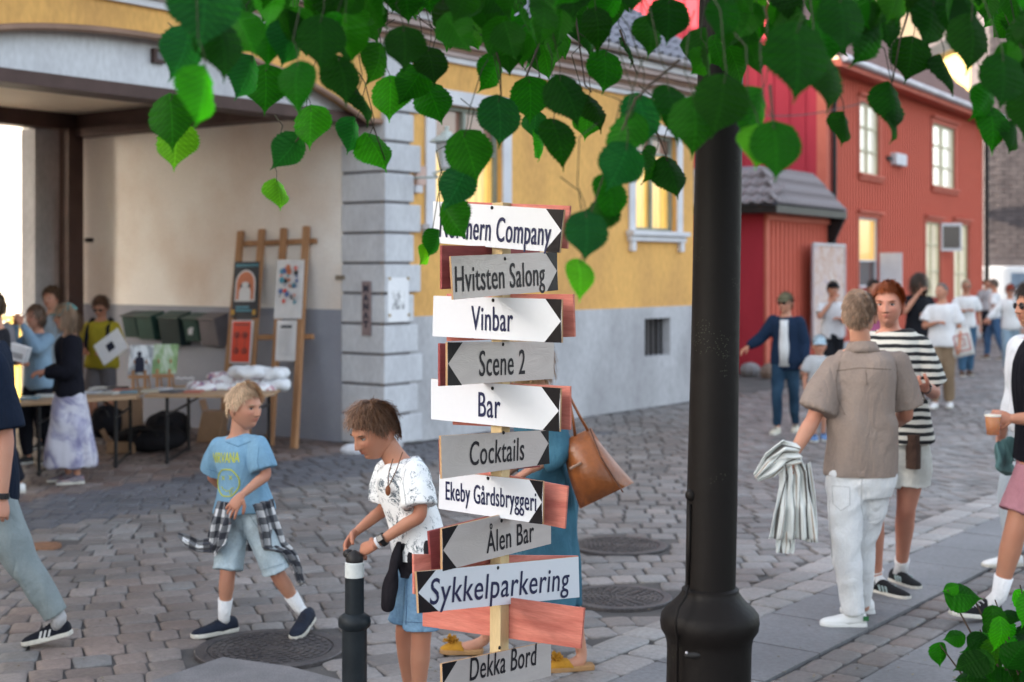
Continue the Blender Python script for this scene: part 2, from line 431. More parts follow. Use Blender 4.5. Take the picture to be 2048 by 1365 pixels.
# manhole covers
m_iron = M('cast_iron', (.070, .066, .072), .5, (.10, .09, .09), 8, metal=.5, fine=.3, bump=.3, bscale=60)
m_rust = M('rusty_iron', (.26, .13, .07), .8, (.20, .10, .06), 12, fine=.3)
labs = ['large round iron manhole cover with rings of studs under the walking boy', 'round studded manhole cover beside the lamp post foot', 'paler worn manhole cover further up the street behind the blue dress', 'small rusty round cover in the cobbles near the passage']
for k, (c, r) in enumerate(MANHOLES):
    root = empty('manhole_cover', c, labs[k], 'manhole cover')
    mt = m_rust if k == 3 else m_iron
    mb = MB(); mb.lathe(c, [(r, -.03), (r, .006), (r * .985, .010), (r * .84, .010), (r * .835, .002), (r * .815, .002), (r * .81, .009), (.001, .009)], 56)
    smooth_by_angle(mb.build('cover', mt, root), 30)
    if k < 3:
        mb = MB()
        for j in range(7):
            rr = r * (.74 - j * .10); n = max(5, int(2 * PI * rr / .062))
            for q in range(n):
                a_ = 2 * PI * (q + .5 * (j % 2)) / n; x = V(math.cos(a_), math.sin(a_)); y = V(-x.y, x.x)
                mb.cbox(c + x * rr + V(0, 0, .010), x * (r * .055), y * (2 * PI * rr / n * .66), V(0, 0, .008))
        o = mb.build('stud', mt, root); o['kind'] = 'stuff'

# ================================================================= WALL TOOL
def wall_mesh(mb, p0, du, x0, x1, z0, z1, holes, out, depth=.2, mi=0, mi_rev=0):
    """front face of a wall with rectangular holes (x0,x1,z0,z1) and their reveals; out = outward normal"""
    xs = sorted({x0, x1} | {h[0] for h in holes} | {h[1] for h in holes}); zs = sorted({z0, z1} | {h[2] for h in holes} | {h[3] for h in holes})
    q = lambda x, z, d=0: p0 + du * x + Z * z - out * d
    for i in range(len(xs) - 1):
        for j in range(len(zs) - 1):
            cx, cz = (xs[i] + xs[i + 1]) / 2, (zs[j] + zs[j + 1]) / 2
            if any(h[0] < cx < h[1] and h[2] < cz < h[3] for h in holes): continue
            mb.quad(q(xs[i], zs[j]), q(xs[i + 1], zs[j]), q(xs[i + 1], zs[j + 1]), q(xs[i], zs[j + 1]), mi)
    for (a, b, c, d) in holes:
        for (e, f) in (((a, c), (b, c)), ((b, c), (b, d)), ((b, d), (a, d)), ((a, d), (a, c))):
            mb.quad(q(*e), q(*f), q(*f, depth), q(*e, depth), mi_rev)
def on_wall(px, py, p0, du, out):
    h = ray_plane(px, py, p0, out); return (h - p0).dot(du), h.z

# ================================================================= YELLOW HOUSE
HOUSE = empty('yellow_house', CORNER, 'ochre yellow plastered house with arched gateway, grey plinth and pale corner quoins', 'house')
def fw(px, py): return on_wall(px, py, CORNER, U, N)
B_END = fw(1387, 600)[0]
PLINTH = 1.42
CORN0 = 4.37
w1a, w1b = fw(868, 400)[0], fw(1003, 400)[0]; w1z0, w1z1 = fw(935, 452)[1], fw(935, 215)[1]
w2a, w2b = fw(1268, 400)[0], fw(1352, 400)[0]; w2z0, w2z1 = fw(1310, 463)[1], w1z1
ga, gb = fw(1286, 680)[0], fw(1337, 680)[0]; gz0, gz1 = fw(1310, 712)[1], fw(1310, 637)[1]
mb = MB()
wall_mesh(mb, CORNER, U, 0, B_END, 0, CORN0 + .7, [(w1a, w1b, w1z0, w1z1), (w2a, w2b, w2z0, w2z1), (ga - .01, gb + .01, gz0 - .01, gz1 + .01)], N, .18)
# end wall of the house, turned away from the street, and the roof-high back
mb.quad(CORNER + U * B_END, CORNER + U * B_END - N * 9, CORNER + U * B_END - N * 9 + Z * (CORN0 + .7), CORNER + U * B_END + Z * (CORN0 + .7))
# spandrel over the gateway arch
GATE0, GATE1 = -6.75, -.03
def arch(x):
    k = (x - (GATE0 + GATE1) / 2) / ((GATE1 - GATE0) / 2); dx = x + 3.15; return max(3.60, 4.13 - .045 * dx * dx - .0025 * dx ** 4)
pts = [GATE0 + (GATE1 - GATE0) * i / 28 for i in range(29)]
for a, b in zip(pts[:-1], pts[1:]):
    q = lambda x, z, d=0: CORNER + U * x + Z * z - N * d
    mb.quad(q(a, arch(a)), q(b, arch(b)), q(b, CORN0 + .7), q(a, CORN0 + .7))
    mb.quad(q(a, arch(a)), q(b, arch(b)), q(b, arch(b), .16), q(a, arch(a), .16))
mb.quad(CORNER + U * GATE1, CORNER, CORNER + Z * (CORN0 + .7), CORNER + U * GATE1 + Z * (CORN0 + .7))
mb.quad(CORNER + U * GATE0, CORNER + U * -36, CORNER + U * -36 + Z * (CORN0 + .7), CORNER + U * GATE0 + Z * (CORN0 + .7))
mb.build('wall', MAT['yellow'], HOUSE, fix=False)
mb = MB(); mb.box(CORNER + U * GATE0, -N * 5.6, -U * .3, Z * 4.2); mb.build('passage_wall', MAT['passage_white'], HOUSE)
# pale tympanum under the arch and dark arch moulding
mb = MB()
for a, b in zip(pts[:-1], pts[1:]):
    q = lambda x, z, d=0: CORNER + U * x + Z * z - N * d
    mb.box(q(a, 3.665, .38), U * (b - a), Z * max(.02, max(arch(a), arch(b)) - 3.655), N * .24)
mb.build('tympanum', MAT['quoin'], HOUSE)
mb = MB(); mb.tube([CORNER + U * x + Z * (arch(x) - .02) + N * .01 for x in pts], .035, 6); mb.build('arch_moulding', MAT['cornice_dark'], HOUSE)
mb = MB(); mb.box(CORNER + U * GATE0 + Z * 3.54 - N * .42, U * (GATE1 - GATE0 + .02), Z * .12, N * .34); mb.build('gateway_beam', MAT['brown_beam'], HOUSE)
# small square lantern box on the tympanum
b_, h_ = fw(315, 112)
# plinth
mb = MB(); wall_mesh(mb, CORNER + N * .03, U, .0, B_END + .03, 0, PLINTH, [(ga, gb, gz0, gz1)], N, .25)
mb.quad(CORNER + N * .03 + Z * PLINTH, CORNER + N * .03 + U * (B_END + .03) + Z * PLINTH, CORNER + U * (B_END + .03) + Z * PLINTH, CORNER + Z * PLINTH)
mb.build('plinth', MAT['plinth'], HOUSE, fix=False)
# basement window with bars
mb = MB(); mb.box(CORNER + U * (ga - .02) + Z * (gz0 - .02) - N * .17, U * (gb - ga + .04), Z * (gz1 - gz0 + .04), -N * .03); o = mb.build('basement_window', MAT['glass_dark'], HOUSE)
for k in range(5):
    mb = MB(); x = ga + (gb - ga) * (k + .5) / 5; mb.box(CORNER + U * x + Z * gz0 - N * .10, U * .02, Z * (gz1 - gz0), N * .02); mb.build('bar', MAT['black_metal'], o)
# quoins: alternating blocks above the plinth, incised joints below
qh = .337; z = .0; k = 0
JW = .60
while z < CORN0 - .05:
    top = min(z + qh, CORN0); wide = .56 if k % 2 else .44
    if z + .02 < PLINTH and top < PLINTH + .1: pr, wd = .055, .60 - .08 * (k % 2)
    else: pr, wd = .065, wide
    mb = MB(); j = .030
    mb.box(CORNER + Z * (z + j / 2) - U * .045 - N * JW, N * (JW + pr), U * (wd + .045), Z * (top - z - j))
    mb.build('quoin_block', MAT['quoin'], HOUSE, bevel=.012)
    z = top; k += 1
mb = MB(); mb.box(CORNER - U * .022 - N * (JW - .01), N * (JW + .028), U * .42, Z * (CORN0 - .05)); mb.build('quoin_backing', MAT['quoin_dark'], HOUSE)
# cornice: stepped mouldings, gutter
for i, (z0, hh, pr, mt) in enumerate([(0, .07, .05, 'white_trim'), (.07, .055, .09, 'cornice'), (.125, .05, .12, 'cornice_dark'), (.175, .06, .18, 'cornice'), (.235, .05, .22, 'cornice_dark'), (.285, .07, .30, 'cornice'), (.355, .09, .36, 'white_trim')]):
    mb = MB(); mb.box(CORNER - U * 36 + Z * (CORN0 + z0) - N * .05, U * (36 + B_END + .12), Z * (hh - .002), N * (pr + .05)); mb.build('cornice_moulding', MAT[mt], HOUSE)
mb = MB(); rs = []
for xx in (-36, B_END + .3):
    rs.append([CORNER + U * xx + N * (.47 + .075 * math.cos(a)) + Z * (CORN0 + .52 + .075 * math.sin(a)) for a in [PI + PI * i / 8 for i in range(9)]] + [CORNER + U * xx + N * (.47 + .062 * math.cos(a)) + Z * (CORN0 + .52 + .062 * math.sin(a)) for a in [PI + PI * i / 8 for i in range(8, -1, -1)]])
mb.rings(rs); mb.build('gutter', MAT['gutter'], HOUSE)
# roof: plane under pantiles
SL = R(33); up = (-N * math.cos(SL) + Z * math.sin(SL)); rn = (N * math.sin(SL) + Z * math.cos(SL))
RO = CORNER + N * .50 + Z * (CORN0 + .50)
mb = MB(); mb.box(RO - U * 36 - rn * .05, U * (36 + B_END + .15), up * 6.2, rn * .03)
ridge = RO + up * 6.2; dn = (-N * math.cos(SL) - Z * math.sin(SL))
mb.box(ridge - U * 36 - rn * .05, U * (36 + B_END + .15), dn * 6.0, V(0, 0, .05)); 
mb.extrude([CORNER + U * B_END + Z * (CORN0 + .45), ridge + U * (16 - 16 + B_END) - N * 0 + V(0, 0, -.1) + U * 0, ridge + U * B_END + dn * 5.8], -U * .12)
mb.build('roof', MAT['tile_grey'], HOUSE)
def pantile(mat, w=.22, l=.34):
    mb = MB(); prof = [(-.5, .0), (-.36, .030), (-.2, .042), (-.05, .030), (.08, .004), (.25, -.006), (.5, .004)]
    top = [[(x * w * 1.04, y, z + (.028 if y < 0 else 0)) for x, z in prof] for y in (-l * .53, l * .53)]
    mb.rings(top, False, cyc=False)
    mb.rings([[(p[0], p[1], p[2] - .018) for p in top[0]], top[0]], False, cyc=False)
    me = mb.mesh('roof_tile', mat); me.polygons.foreach_set('use_smooth', [True] * len(me.polygons)); return me
def tile_field(root, me, org, along, upv, nrm, na, nu, w=.22, l=.34, mass_from=0, nmax=300, base_loc=None, skip=None):
    rot = Matrix((along, upv, nrm)).transposed()
    quat = rot.to_quaternion(); n = 0; mass = MB(); mv = [Vector(v.co) for v in me.vertices]; mf = [tuple(p.vertices) for p in me.polygons]
    for j in range(nu):
        for i in range(na):
            if skip and skip(i, j): continue
            p = org + along * ((i + .5) * w) + upv * ((j + .5) * l) + nrm * .02
            if i >= mass_from and n < nmax:
                o = bpy.data.objects.new('roof_tile', me); o.location = p - base_loc; o.rotation_mode = 'QUATERNION'; o.rotation_quaternion = quat; link(o, root); n += 1
            else: mass.add([p + rot @ v for v in mv], mf)
    if mass.v:
        o = mass.build('roof_tile_field', me.materials[0], root, fix=False, smooth=True); o['kind'] = 'stuff'
TG = pantile(MAT['tile_grey'])
na = int((B_END + 8) / .22); tile_field(HOUSE, TG, RO - U * 8 , U, up, rn, na + 1, 17, mass_from=na - 17, nmax=290, base_loc=CORNER)

def window(parent, p0, du, out, x0, x1, z0, z1, pane, fmat, depth=.12, mull=1, transom=None, fw_=.05, sill=True, trim=None, trimw=.12, pane_low=None, corbel=False, hood=False):
    ctr = p0 + du * ((x0 + x1) / 2) + Z * ((z0 + z1) / 2)
    mb = MB(); q = lambda x, z, d: p0 + du * x + Z * z - out * d
    mb.box(q(x0, z0, depth), du * fw_, Z * (z1 - z0), out * .05); mb.box(q(x1 - fw_, z0, depth), du * fw_, Z * (z1 - z0), out * .05)
    mb.box(q(x0 + fw_, z0, depth), du * (x1 - x0 - 2 * fw_), Z * fw_, out * .05); mb.box(q(x0 + fw_, z1 - fw_, depth), du * (x1 - x0 - 2 * fw_), Z * fw_, out * .05)
    win = mb.build('window', fmat, parent)
    for k in range(mull):
        x = x0 + (x1 - x0) * (k + 1) / (mull + 1); mb = MB(); mb.box(q(x - .025, z0 + fw_, depth), du * .05, Z * (z1 - z0 - 2 * fw_), out * .055); mb.build('mullion', fmat, win)
    tz = None
    if transom:
        for kk, tr in enumerate(transom):
            tz_ = z0 + (z1 - z0) * tr; tz = tz_ if tz is None else tz
            mb = MB(); mb.box(q(x0 + fw_, tz_ - .02, depth - .002), du * (x1 - x0 - 2 * fw_), Z * .04, out * .05); mb.build('transom', fmat, win)
    cols = mull + 1
    for k in range(cols):
        a = x0 + (x1 - x0) * k / cols; b = x0 + (x1 - x0) * (k + 1) / cols
        lev = [z0, z1] if tz is None or pane_low is None else [z0, tz, z1]
        for j in range(len(lev) - 1):
            mb = MB(); mb.box(q(a, lev[j], depth + .03), du * (b - a), Z * (lev[j + 1] - lev[j]), out * .025)
            mb.build('pane', pane if (j == len(lev) - 2 or pane_low is None) else pane_low, win)
    if trim:
        w = trimw
        for (xa, za, dx, dz) in ((x0 - w, z0, w, z1 - z0 + w), (x1, z0, w, z1 - z0 + w), (x0, z1, x1 - x0, w)):
            mb = MB(); mb.box(q(xa, za, 0), du * dx, Z * dz, out * .035); mb.build('casing', trim, parent, bevel=.006)
    if hood:
        mb = MB(); mb.box(q(x0 - trimw - .05, z1 + trimw + .002, 0), du * (x1 - x0 + 2 * trimw + .1), Z * .05, out * .12); mb.build('hood', trim, parent)
    if sill:
        w = trimw
        mb = MB(); mb.box(q(x0 - w - .06, z0 - .07, .0), du * (x1 - x0 + 2 * w + .12), Z * .068, out * .13)
        mb.box(q(x0 - w - .03, z0 - .15, .0), du * (x1 - x0 + 2 * w + .06), Z * .078, out * .08)
        if corbel:
            for xa in (x0 - w + .01, x1 + w - .11): mb.box(q(xa, z0 - .29, 0), du * .10, Z * .138, out * .07)
        mb.build('sill', trim or fmat, parent, bevel=.008)
    return win
MAT['green_frame'] = M('grey_green_frame', (.28, .31, .27), .6)
window(HOUSE, CORNER, U, N, w1a, w1b, w1z0, w1z1, MAT['glass_brown'], MAT['green_frame'], transom=[.62], trim=MAT['white_trim'], trimw=.17, corbel=True, pane_low=MAT['glow_yellow'])
window(HOUSE, CORNER, U, N, w2a, w2b, w2z0, w2z1, MAT['glass_brown'], MAT['green_frame'], transom=[.80], trim=MAT['white_trim'], trimw=.15, corbel=True, pane_low=MAT['glow_yellow'])

# ----------------------------------------------------------------- passage: right inner wall, ceiling, back frame
PL = 5.4
def pw(px, py): return on_wall(px, py, CORNER - U * .02, -N, -U)       # x = depth into the passage
mb = MB()
pq = lambda x, z, d=0: CORNER - U * (.02 + d) - N * x + Z * z
mb.quad(pq(JW, 1.5), pq(PL, 1.5), pq(PL, 4.0), pq(JW, 4.0), 0)
mb.box(pq(JW, 0, -.1), -N * (PL - JW), Z * 1.5, -U * .105, 1)
mb.box(pq(PL, 0, -.12), -N * .5, Z * 4, U * 8, 0)
mb.build('passage_wall', [MAT['passage_white'], MAT['passage_grey']], HOUSE, fix=True)
mb = MB(); mb.box(pq(.40, 4.0), -N * (PL - .3), -U * 6.6, Z * .1); mb.build('passage_ceiling', MAT['ceiling'], HOUSE)
mb = MB(); mb.box(pq(.5, 4.12), -N * 5.2, -U * 6.6, Z * .1); mb.build('floor_above_passage', MAT['brown_beam'], HOUSE)
for dd in (PL - .12,): 
    mb = MB(); mb.box(pq(dd, 3.79), -N * .26, -U * 6.6, Z * .208); mb.build('ceiling_beam', MAT['brown_beam'], HOUSE)
mb = MB(); mb.box(pq(.42, 3.69, .0), -N * (PL - .56), -U * .30, Z * .10); mb.box(pq(.42, 3.792, .0), -N * (PL - .56), -U * .16, Z * .205); mb.build('side_beam', MAT['brown_beam'], HOUSE)
# brown post at the far end of the passage and the pale pillar beside it
def depth_at(px, L):       # how far left of the wall line a column px lies on the plane L metres into the passage
    h = ray_plane(px, 700, CORNER - N * L, -N); return -(h - CORNER).dot(U)
dA, dB = depth_at(165, PL - .25), depth_at(135, PL - .25)
mb = MB(); mb.box(pq(PL - .3, 0, dA), -N * .2, -U * (dB - dA), Z * 3.788); mb.build('post', MAT['brown_beam'], HOUSE)
for zz in (1.18, 2.34):
    mb = MB(); mb.tube([pq(PL - .32, zz, dA - .02), pq(PL - .32, zz, dA - .12)], .03, 8); mb.build('hinge', MAT['black_metal'], HOUSE)
dC, dD = depth_at(131, PL), depth_at(77, PL)
mb = MB(); mb.box(pq(PL + .05, 0, dC), -N * .3, -U * (dD - dC), Z * 3.785); mb.build('pillar', MAT['plinth'], HOUSE)
# fluorescent fitting under the ceiling
ft = empty('ceiling_lamp', pq(2.2, 3.98, 3.0), 'long dark fluorescent fitting under the passage ceiling', 'ceiling lamp')
mb = MB(); mb.box(pq(1.5, 3.92, 2.4), -N * 1.3, -U * .16, Z * .07); o = mb.build('housing', MAT['brown_beam'], ft, bevel=.01)
mb = MB(); mb.tube([pq(1.55, 3.905, 2.48), pq(2.75, 3.905, 2.48)], .02, 8); mb.build('tube', M('dim_tube', (.6, .58, .5), .4), ft)
# small square framed plate on the tympanum
h0 = ray_plane(302, 97, CORNER - N * .13, N); h1 = ray_plane(327, 129, CORNER - N * .13, N)
pl = empty('wall_plate', h0, 'small dark square plate fixed on the pale arch panel over the gateway', 'wall plate')
mb = MB(); wd = (h1 - h0).dot(U); mb.box(V(h0.x, h0.y, h1.z), U * wd, Z * (h0.z - h1.z), N * .05); mb.build('frame', MAT['brown_beam'], pl)
mb = MB(); mb.box(V(h0.x, h0.y, h1.z) + U * wd * .22 + Z * .03 + N * .045, U * wd * .56, Z * (h0.z - h1.z - .06), N * .01); mb.build('panel', MAT['quoin_dark'], pl)

# ----------------------------------------------------------------- sunny courtyard behind the passage
yw = empty('yard_sun_block', pq(8, 0, 6.2), 'white side wing of the courtyard left of the passage', 'house')  # added out of view to block the sun from the passage
mb = MB(); mb.box(pq(PL + .2, 0, 5.9), -N * 4.8, -U * 4, Z * 6.2); mb.build('wall', MAT['sunny_white'], yw)  # body of the added sun block, out of view
mb = MB(); mb.extrude([pq(PL + .1, 6.21, 5.7), pq(PL + .1, 6.21, 10), pq(PL + .1, 7.6, 10)], -N * 5); mb.build('roof', MAT['tile_red'], yw)  # top of the added sun block, out of view
cy = empty('courtyard_house', pq(9, 0, -.3), 'brightly sunlit white house in the courtyard behind the passage', 'house')
mb = MB(); mb.box(pq(PL + .36, 0, -.3), -N * 22, U * 2, Z * 8); mb.box(pq(18, 0, 10), -N * .4, U * 10, Z * 7)
o = mb.build('wall', MAT['sunny_white'], cy)
MAT['gate_yellow'] = M('yellow_boards', (.55, .42, .10), .7, (.48, .36, .08), 4)
La = pw(66, 700)[0]; Lb = pw(-60, 700)[0]
yg = empty('yellow_gate', pq((La + Lb) / 2, 0, -.2), 'yellow arched wooden gate on the sunlit courtyard wall', 'gate')
Lc, Lr = (La + Lb) / 2, (Lb - La) / 2
for k in range(12):
    x = Lr * (-1 + (k + .5) / 6); hh = .62 + .62 * math.sqrt(max(.02, 1 - (x / Lr) ** 2))
    mb = MB(); mb.box(pq(Lc + x - Lr / 12 + .01, 0, -.28), -N * (Lr / 6 - .02), -U * .06, Z * hh); mb.build('board', MAT['gate_yellow'], yg)
mb = MB(); mb.tube([pq(Lc + Lr * math.cos(a), .62 + .66 * math.sin(a), -.16) for a in [PI * i / 20 for i in range(21)]], .04, 6); mb.build('arch_frame', MAT['far_yellow'], yg)
# courtyard wall lantern outline (wire lantern at the far left edge)
lp = ray_plane(4, 325, pq(0, 0, .1), -U)
wl_ = empty('courtyard_lantern', lp, 'hexagonal wire lantern against the bright courtyard wall', 'lantern')
hx = [lp + N * (.16 * math.sin(a)) + Z * (.2 * math.cos(a)) for a in [2 * PI * i / 6 for i in range(7)]]
mb = MB(); mb.tube(hx, .008, 6); mb.tube([lp + Z * .2, lp + Z * .75], .006, 6); mb.tube([lp + Z * .75, lp + Z * .75 + U * .4], .012, 6); mb.build('frame', MAT['black_metal'], wl_)

# ----------------------------------------------------------------- things on the house
def plank_text(txt, mat, name, parent, origin, ex, ey, size, align='CENTER', squeeze=1.0, bold=0, lift=.001, width=None):
    """flat print: letters laid on the plane origin/ex/ey"""
    cu = bpy.data.curves.new(name, 'FONT'); cu.body = txt; cu.size = size; cu.align_x = align; cu.align_y = 'CENTER'; cu.offset = bold; cu.resolution_u = 3
    o = bpy.data.objects.new(name, cu); COL.objects.link(o)
    bpy.context.view_layer.update()
    me = bpy.data.meshes.new_from_object(o.evaluated_get(bpy.context.evaluated_depsgraph_get())); bpy.data.objects.remove(o)
    ex, ey = Vector(ex).normalized(), Vector(ey).normalized(); n = ex.cross(ey); org = Vector(origin)
    xs = [v.co.x for v in me.vertices]; k = squeeze
    if width and xs: k = width / (max(xs) - min(xs))
    for v in me.vertices: c = v.co.copy(); v.co = org + ex * (c.x * k) + ey * c.y + n * lift - (world_loc(parent) if parent else V(0, 0, 0))
    me.materials.clear(); me.materials.append(mat)
    ob = bpy.data.objects.new(name, me); link(ob, parent); return ob
MAT['ink'] = M('dark_ink', (.025, .028, .05), .5)
MAT['paper'] = M('white_paper', (.78, .78, .80), .6, (.74, .74, .77), 5)
def facade_rect(px0, py0, px1, py1, p0, n, du):
    a = ray_plane(px0, py0, p0, n); b = ray_plane(px1, py1, p0, n)
    return V(a.x, a.y, b.z), (b - a).dot(du), a.z - b.z
# vertical plaque on the passage jamb
o_, w_, h_ = facade_rect(726, 563, 743, 672, CORNER - U * .05, -U, N)
pl = empty('vertical_plaque', o_, 'narrow brown vertical plaque with dark letters on the quoins beside the passage', 'plaque')
mb = MB(); mb.box(o_, N * w_, Z * h_, -U * .02); mb.build('plate', M('brown_plate', (.28, .21, .21), .6), pl)
for i, ch in enumerate('HANBC'[:4] + 'E'):
    plank_text({0: 'M', 1: 'A', 2: 'N', 3: 'A', 4: 'T'}[i], MAT['ink'], 'letter', pl, o_ + N * (w_ / 2) + Z * (h_ * (.86 - i * .165)) - U * .022, N, Z, h_ * .17, bold=.006)
# print poster on the facade quoins
o_, w_, h_ = facade_rect(775, 556, 817, 643, CORNER + N * .068, N, U)
pl = empty('black_and_white_print', o_, 'white sheet with a small dark drawing, pinned on the quoins beside the ochre wall', 'poster')
mb = MB(); mb.box(o_, U * w_, Z * h_, N * .006); mb.build('sheet', MAT['paper'], pl)
m_, nt, b = new_mat('scribbled_drawing'); tc = node(nt, 'ShaderNodeTexCoord'); nn = node(nt, 'ShaderNodeTexNoise', Scale=14, Detail=6, Roughness=.8); cr = node(nt, 'ShaderNodeValToRGB')
nt.links.new(tc.outputs['Object'], nn.inputs['Vector']); nt.links.new(nn.outputs[0], cr.inputs[0]); nt.links.new(cr.outputs[0], b.inputs['Base Color'])
cr.color_ramp.elements[0].position = .42; cr.color_ramp.elements[0].color = (.12, .12, .14, 1); cr.color_ramp.elements[1].position = .56; cr.color_ramp.elements[1].color = (.8, .8, .82, 1)
mb = MB(); mb.box(o_ + U * w_ * .2 + Z * h_ * .28 + N * .005, U * w_ * .58, Z * h_ * .42, N * .002); mb.build('drawing', m_, pl)
for (a, b2) in ((.04, .95), (.92, .95), (.04, .12), (.95, .12)):
    mb = MB(); mb.box(o_ + U * w_ * a + Z * h_ * b2 + N * .005, U * .03, Z * .03, N * .008); mb.build('tape', M('ochre_tape', (.35, .22, .06), .6) if 'tape' not in MAT else MAT['tape'], pl)
# house number plate / slot on the limewashed wall
o_, w_, h_ = facade_rect(673, 551, 692, 560, CORNER - U * .03, -U, N)
pl = empty('name_plate', o_, 'tiny brown name plate on the limewashed passage wall', 'name plate'); mb = MB(); mb.box(o_, N * w_, Z * h_, -U * .02); mb.build('plate', M('plate_brown', (.25, .20, .15), .5), pl)
# electric box beside window
o_, w_, h_ = facade_rect(828, 332, 846, 372, CORNER, N, U)
pl = empty('junction_box', o_, 'small pink and white junction box on the ochre wall below the wall lantern', 'junction box')
mb = MB(); mb.box(o_, U * w_, Z * h_, N * .05); mb.build('body', M('pinkish_paint', (.6, .42, .36), .6), pl, bevel=.01)
mb = MB(); mb.box(o_ + U * -.05 - Z * .09, U * .12, Z * .085, N * .08); mb.build('cover', MAT['white_trim'], pl, bevel=.01)
# wall lantern: hexagonal with a pale hipped cap on a curved bracket
lc = ray_plane(893, 300, CORNER + N * .75, N)
WL = empty('wall_lantern', lc, 'pale green-grey street lantern on a curved wall bracket in front of the first yellow-lit window', 'wall lantern')  # that window's yellow is the glow pane standing for reflected sunlit facades
MAT['lamp_green'] = M('pale_green_enamel', (.48, .53, .50), .5)
s_ = lc.y / F
mb = MB(); mb.lathe(lc + Z * 0, [(.002, 48 * s_), (5 * s_, 46 * s_), (4 * s_, 38 * s_), (10 * s_, 36 * s_), (12 * s_, 31 * s_), (34 * s_, 18 * s_), (36 * s_, 15 * s_), (22 * s_, 14 * s_), (.002, 14 * s_)], 8); smooth_by_angle(mb.build('cap', MAT['lamp_green'], WL), 20)
mb = MB(); mb.lathe(lc, [(.002, -36 * s_), (13 * s_, -36 * s_), (20 * s_, 13.5 * s_), (.002, 13.5 * s_)], 6); mb.build('glass', M('milky_glass', (.62, .62, .66), .25, fine=.02), WL)
mb = MB()
for k in range(6):
    a = 2 * PI * k / 6; x = V(math.cos(a), math.sin(a)); mb.tube([lc + x * 13.5 * s_ - Z * 36 * s_, lc + x * 20.5 * s_ + Z * 14 * s_], .006, 5)
mb.lathe(lc, [(.002, -44 * s_), (10 * s_, -43 * s_), (14 * s_, -37 * s_), (.002, -36.2 * s_)], 6); mb.build('frame', MAT['lamp_green'], WL)
wl0 = ray_plane(822, 356, CORNER, N)
mb = MB(); mb.tube([wl0, wl0 + N * .3 + U * .12 , V(lc.x, lc.y, wl0.z) - U * .1 - N * .1, V(lc.x, lc.y, wl0.z + .06), V(lc.x, lc.y, lc.z - 43 * s_)], .014, 8); mb.build('bracket', MAT['lamp_green'], WL)
# white stone at the wall foot
mb = MB(); c = G(706, 908); mb.ellipsoid(c + Z * .04, .14, .10, .07, seg=9, n=6); tag(mb.build('white_stone', MAT['white_trim'], origin=c), 'small white stone lying at the foot of the grey plinth', 'stone')
mb = MB(); c = G(745, 906); mb.box(c, U * .5, -N * .2, Z * .08); tag(mb.build('low_step', MAT['plinth'], origin=c, bevel=.02), 'low pale stone step at the quoined corner', 'step')
# ================================================================= RED HOUSE
D2 = V(.527, .85).normalized(); N2 = V(.85, -.527).normalized()         # facade direction / outward
SIDE = -N2                                                             # gable direction, away from the street
Q0 = G(1530, 748)                                                      # street corner of the porch
RH = empty('red_timber_house', Q0, 'two-storey falu-red house clad in vertical boards and battens', 'house')
def line_x(px, p0, du):   # distance along a wall line where it crosses picture column px
    k = (px - 1024) / F; return (p0.x - k * p0.y) / (k * du.y - du.x)
R0 = Q0 - N2 * .35
x_main = line_x(1652, R0, D2)
RC = R0 + D2 * x_main; RC.z = 0                                          # street corner of the main body
def rw(px, py): return on_wall(px, py, RC, D2, N2)
RL = rw(1966, 400)[0]
EAVE = (rw(1770, 178)[1] + rw(1960, 243)[1]) / 2
wins = []
def rr_(px0, px1, py0, py1):
    a, _ = rw(px0, py0); b, _ = rw(px1, py0); m = (px0 + px1) / 2; return (a, b, rw(m, py1)[1], rw(m, py0)[1])
wU = [rr_(1718, 1757, 208, 350), rr_(1864, 1909, 252, 376)]
wL = [rr_(1716, 1756, 436, 575), rr_(1850, 1880, 445, 595), rr_(1906, 1936, 449, 600)]
mb = MB(); wall_mesh(mb, RC, D2, 0, RL, 0, EAVE + .1, wU + wL, N2, .14); 
mb.quad(RC, RC + SIDE * 9, RC + SIDE * 9 + Z * (EAVE + .1), RC + Z * (EAVE + .1))
mb.quad(RC + D2 * RL, RC + D2 * RL + SIDE * 9, RC + D2 * RL + SIDE * 9 + Z * (EAVE + .1), RC + D2 * RL + Z * (EAVE + .1))
mb.build('wall', MAT['red'], RH, fix=False)
# crimson gable skin with wide boards
apex = EAVE + .1 + 4.5 * math.tan(R(40))
mb = MB(); q = lambda x, z: RC + SIDE * x + Z * z - D2 * .03
mb.extrude([q(.1, 0), q(9, 0), q(9, EAVE), q(4.5, apex), q(.1, EAVE)], D2 * .028); mb.build('gable', MAT['crimson'], RH)
for k in range(24):
    x = .45 + k * .36; zt = EAVE + (min(x, 9 - x)) * math.tan(R(40)) - .06
    mb = MB(); mb.box(q(x, 0), SIDE * .07, Z * zt, -D2 * .03); mb.build('batten', MAT['crimson'], RH)
for x in (0,):
    mb = MB(); mb.box(RC + N2 * .03 - D2 * .05, D2 * .20, -N2 * .22, Z * EAVE); mb.build('corner_board', MAT['orange_trim'], RH)
    mb = MB(); mb.tube([RC + N2 * .09 + D2 * .28 + Z * .2, RC + N2 * .09 + D2 * .28 + Z * (EAVE - .1)], .05, 10); mb.build('downpipe', MAT['black_metal'], RH)
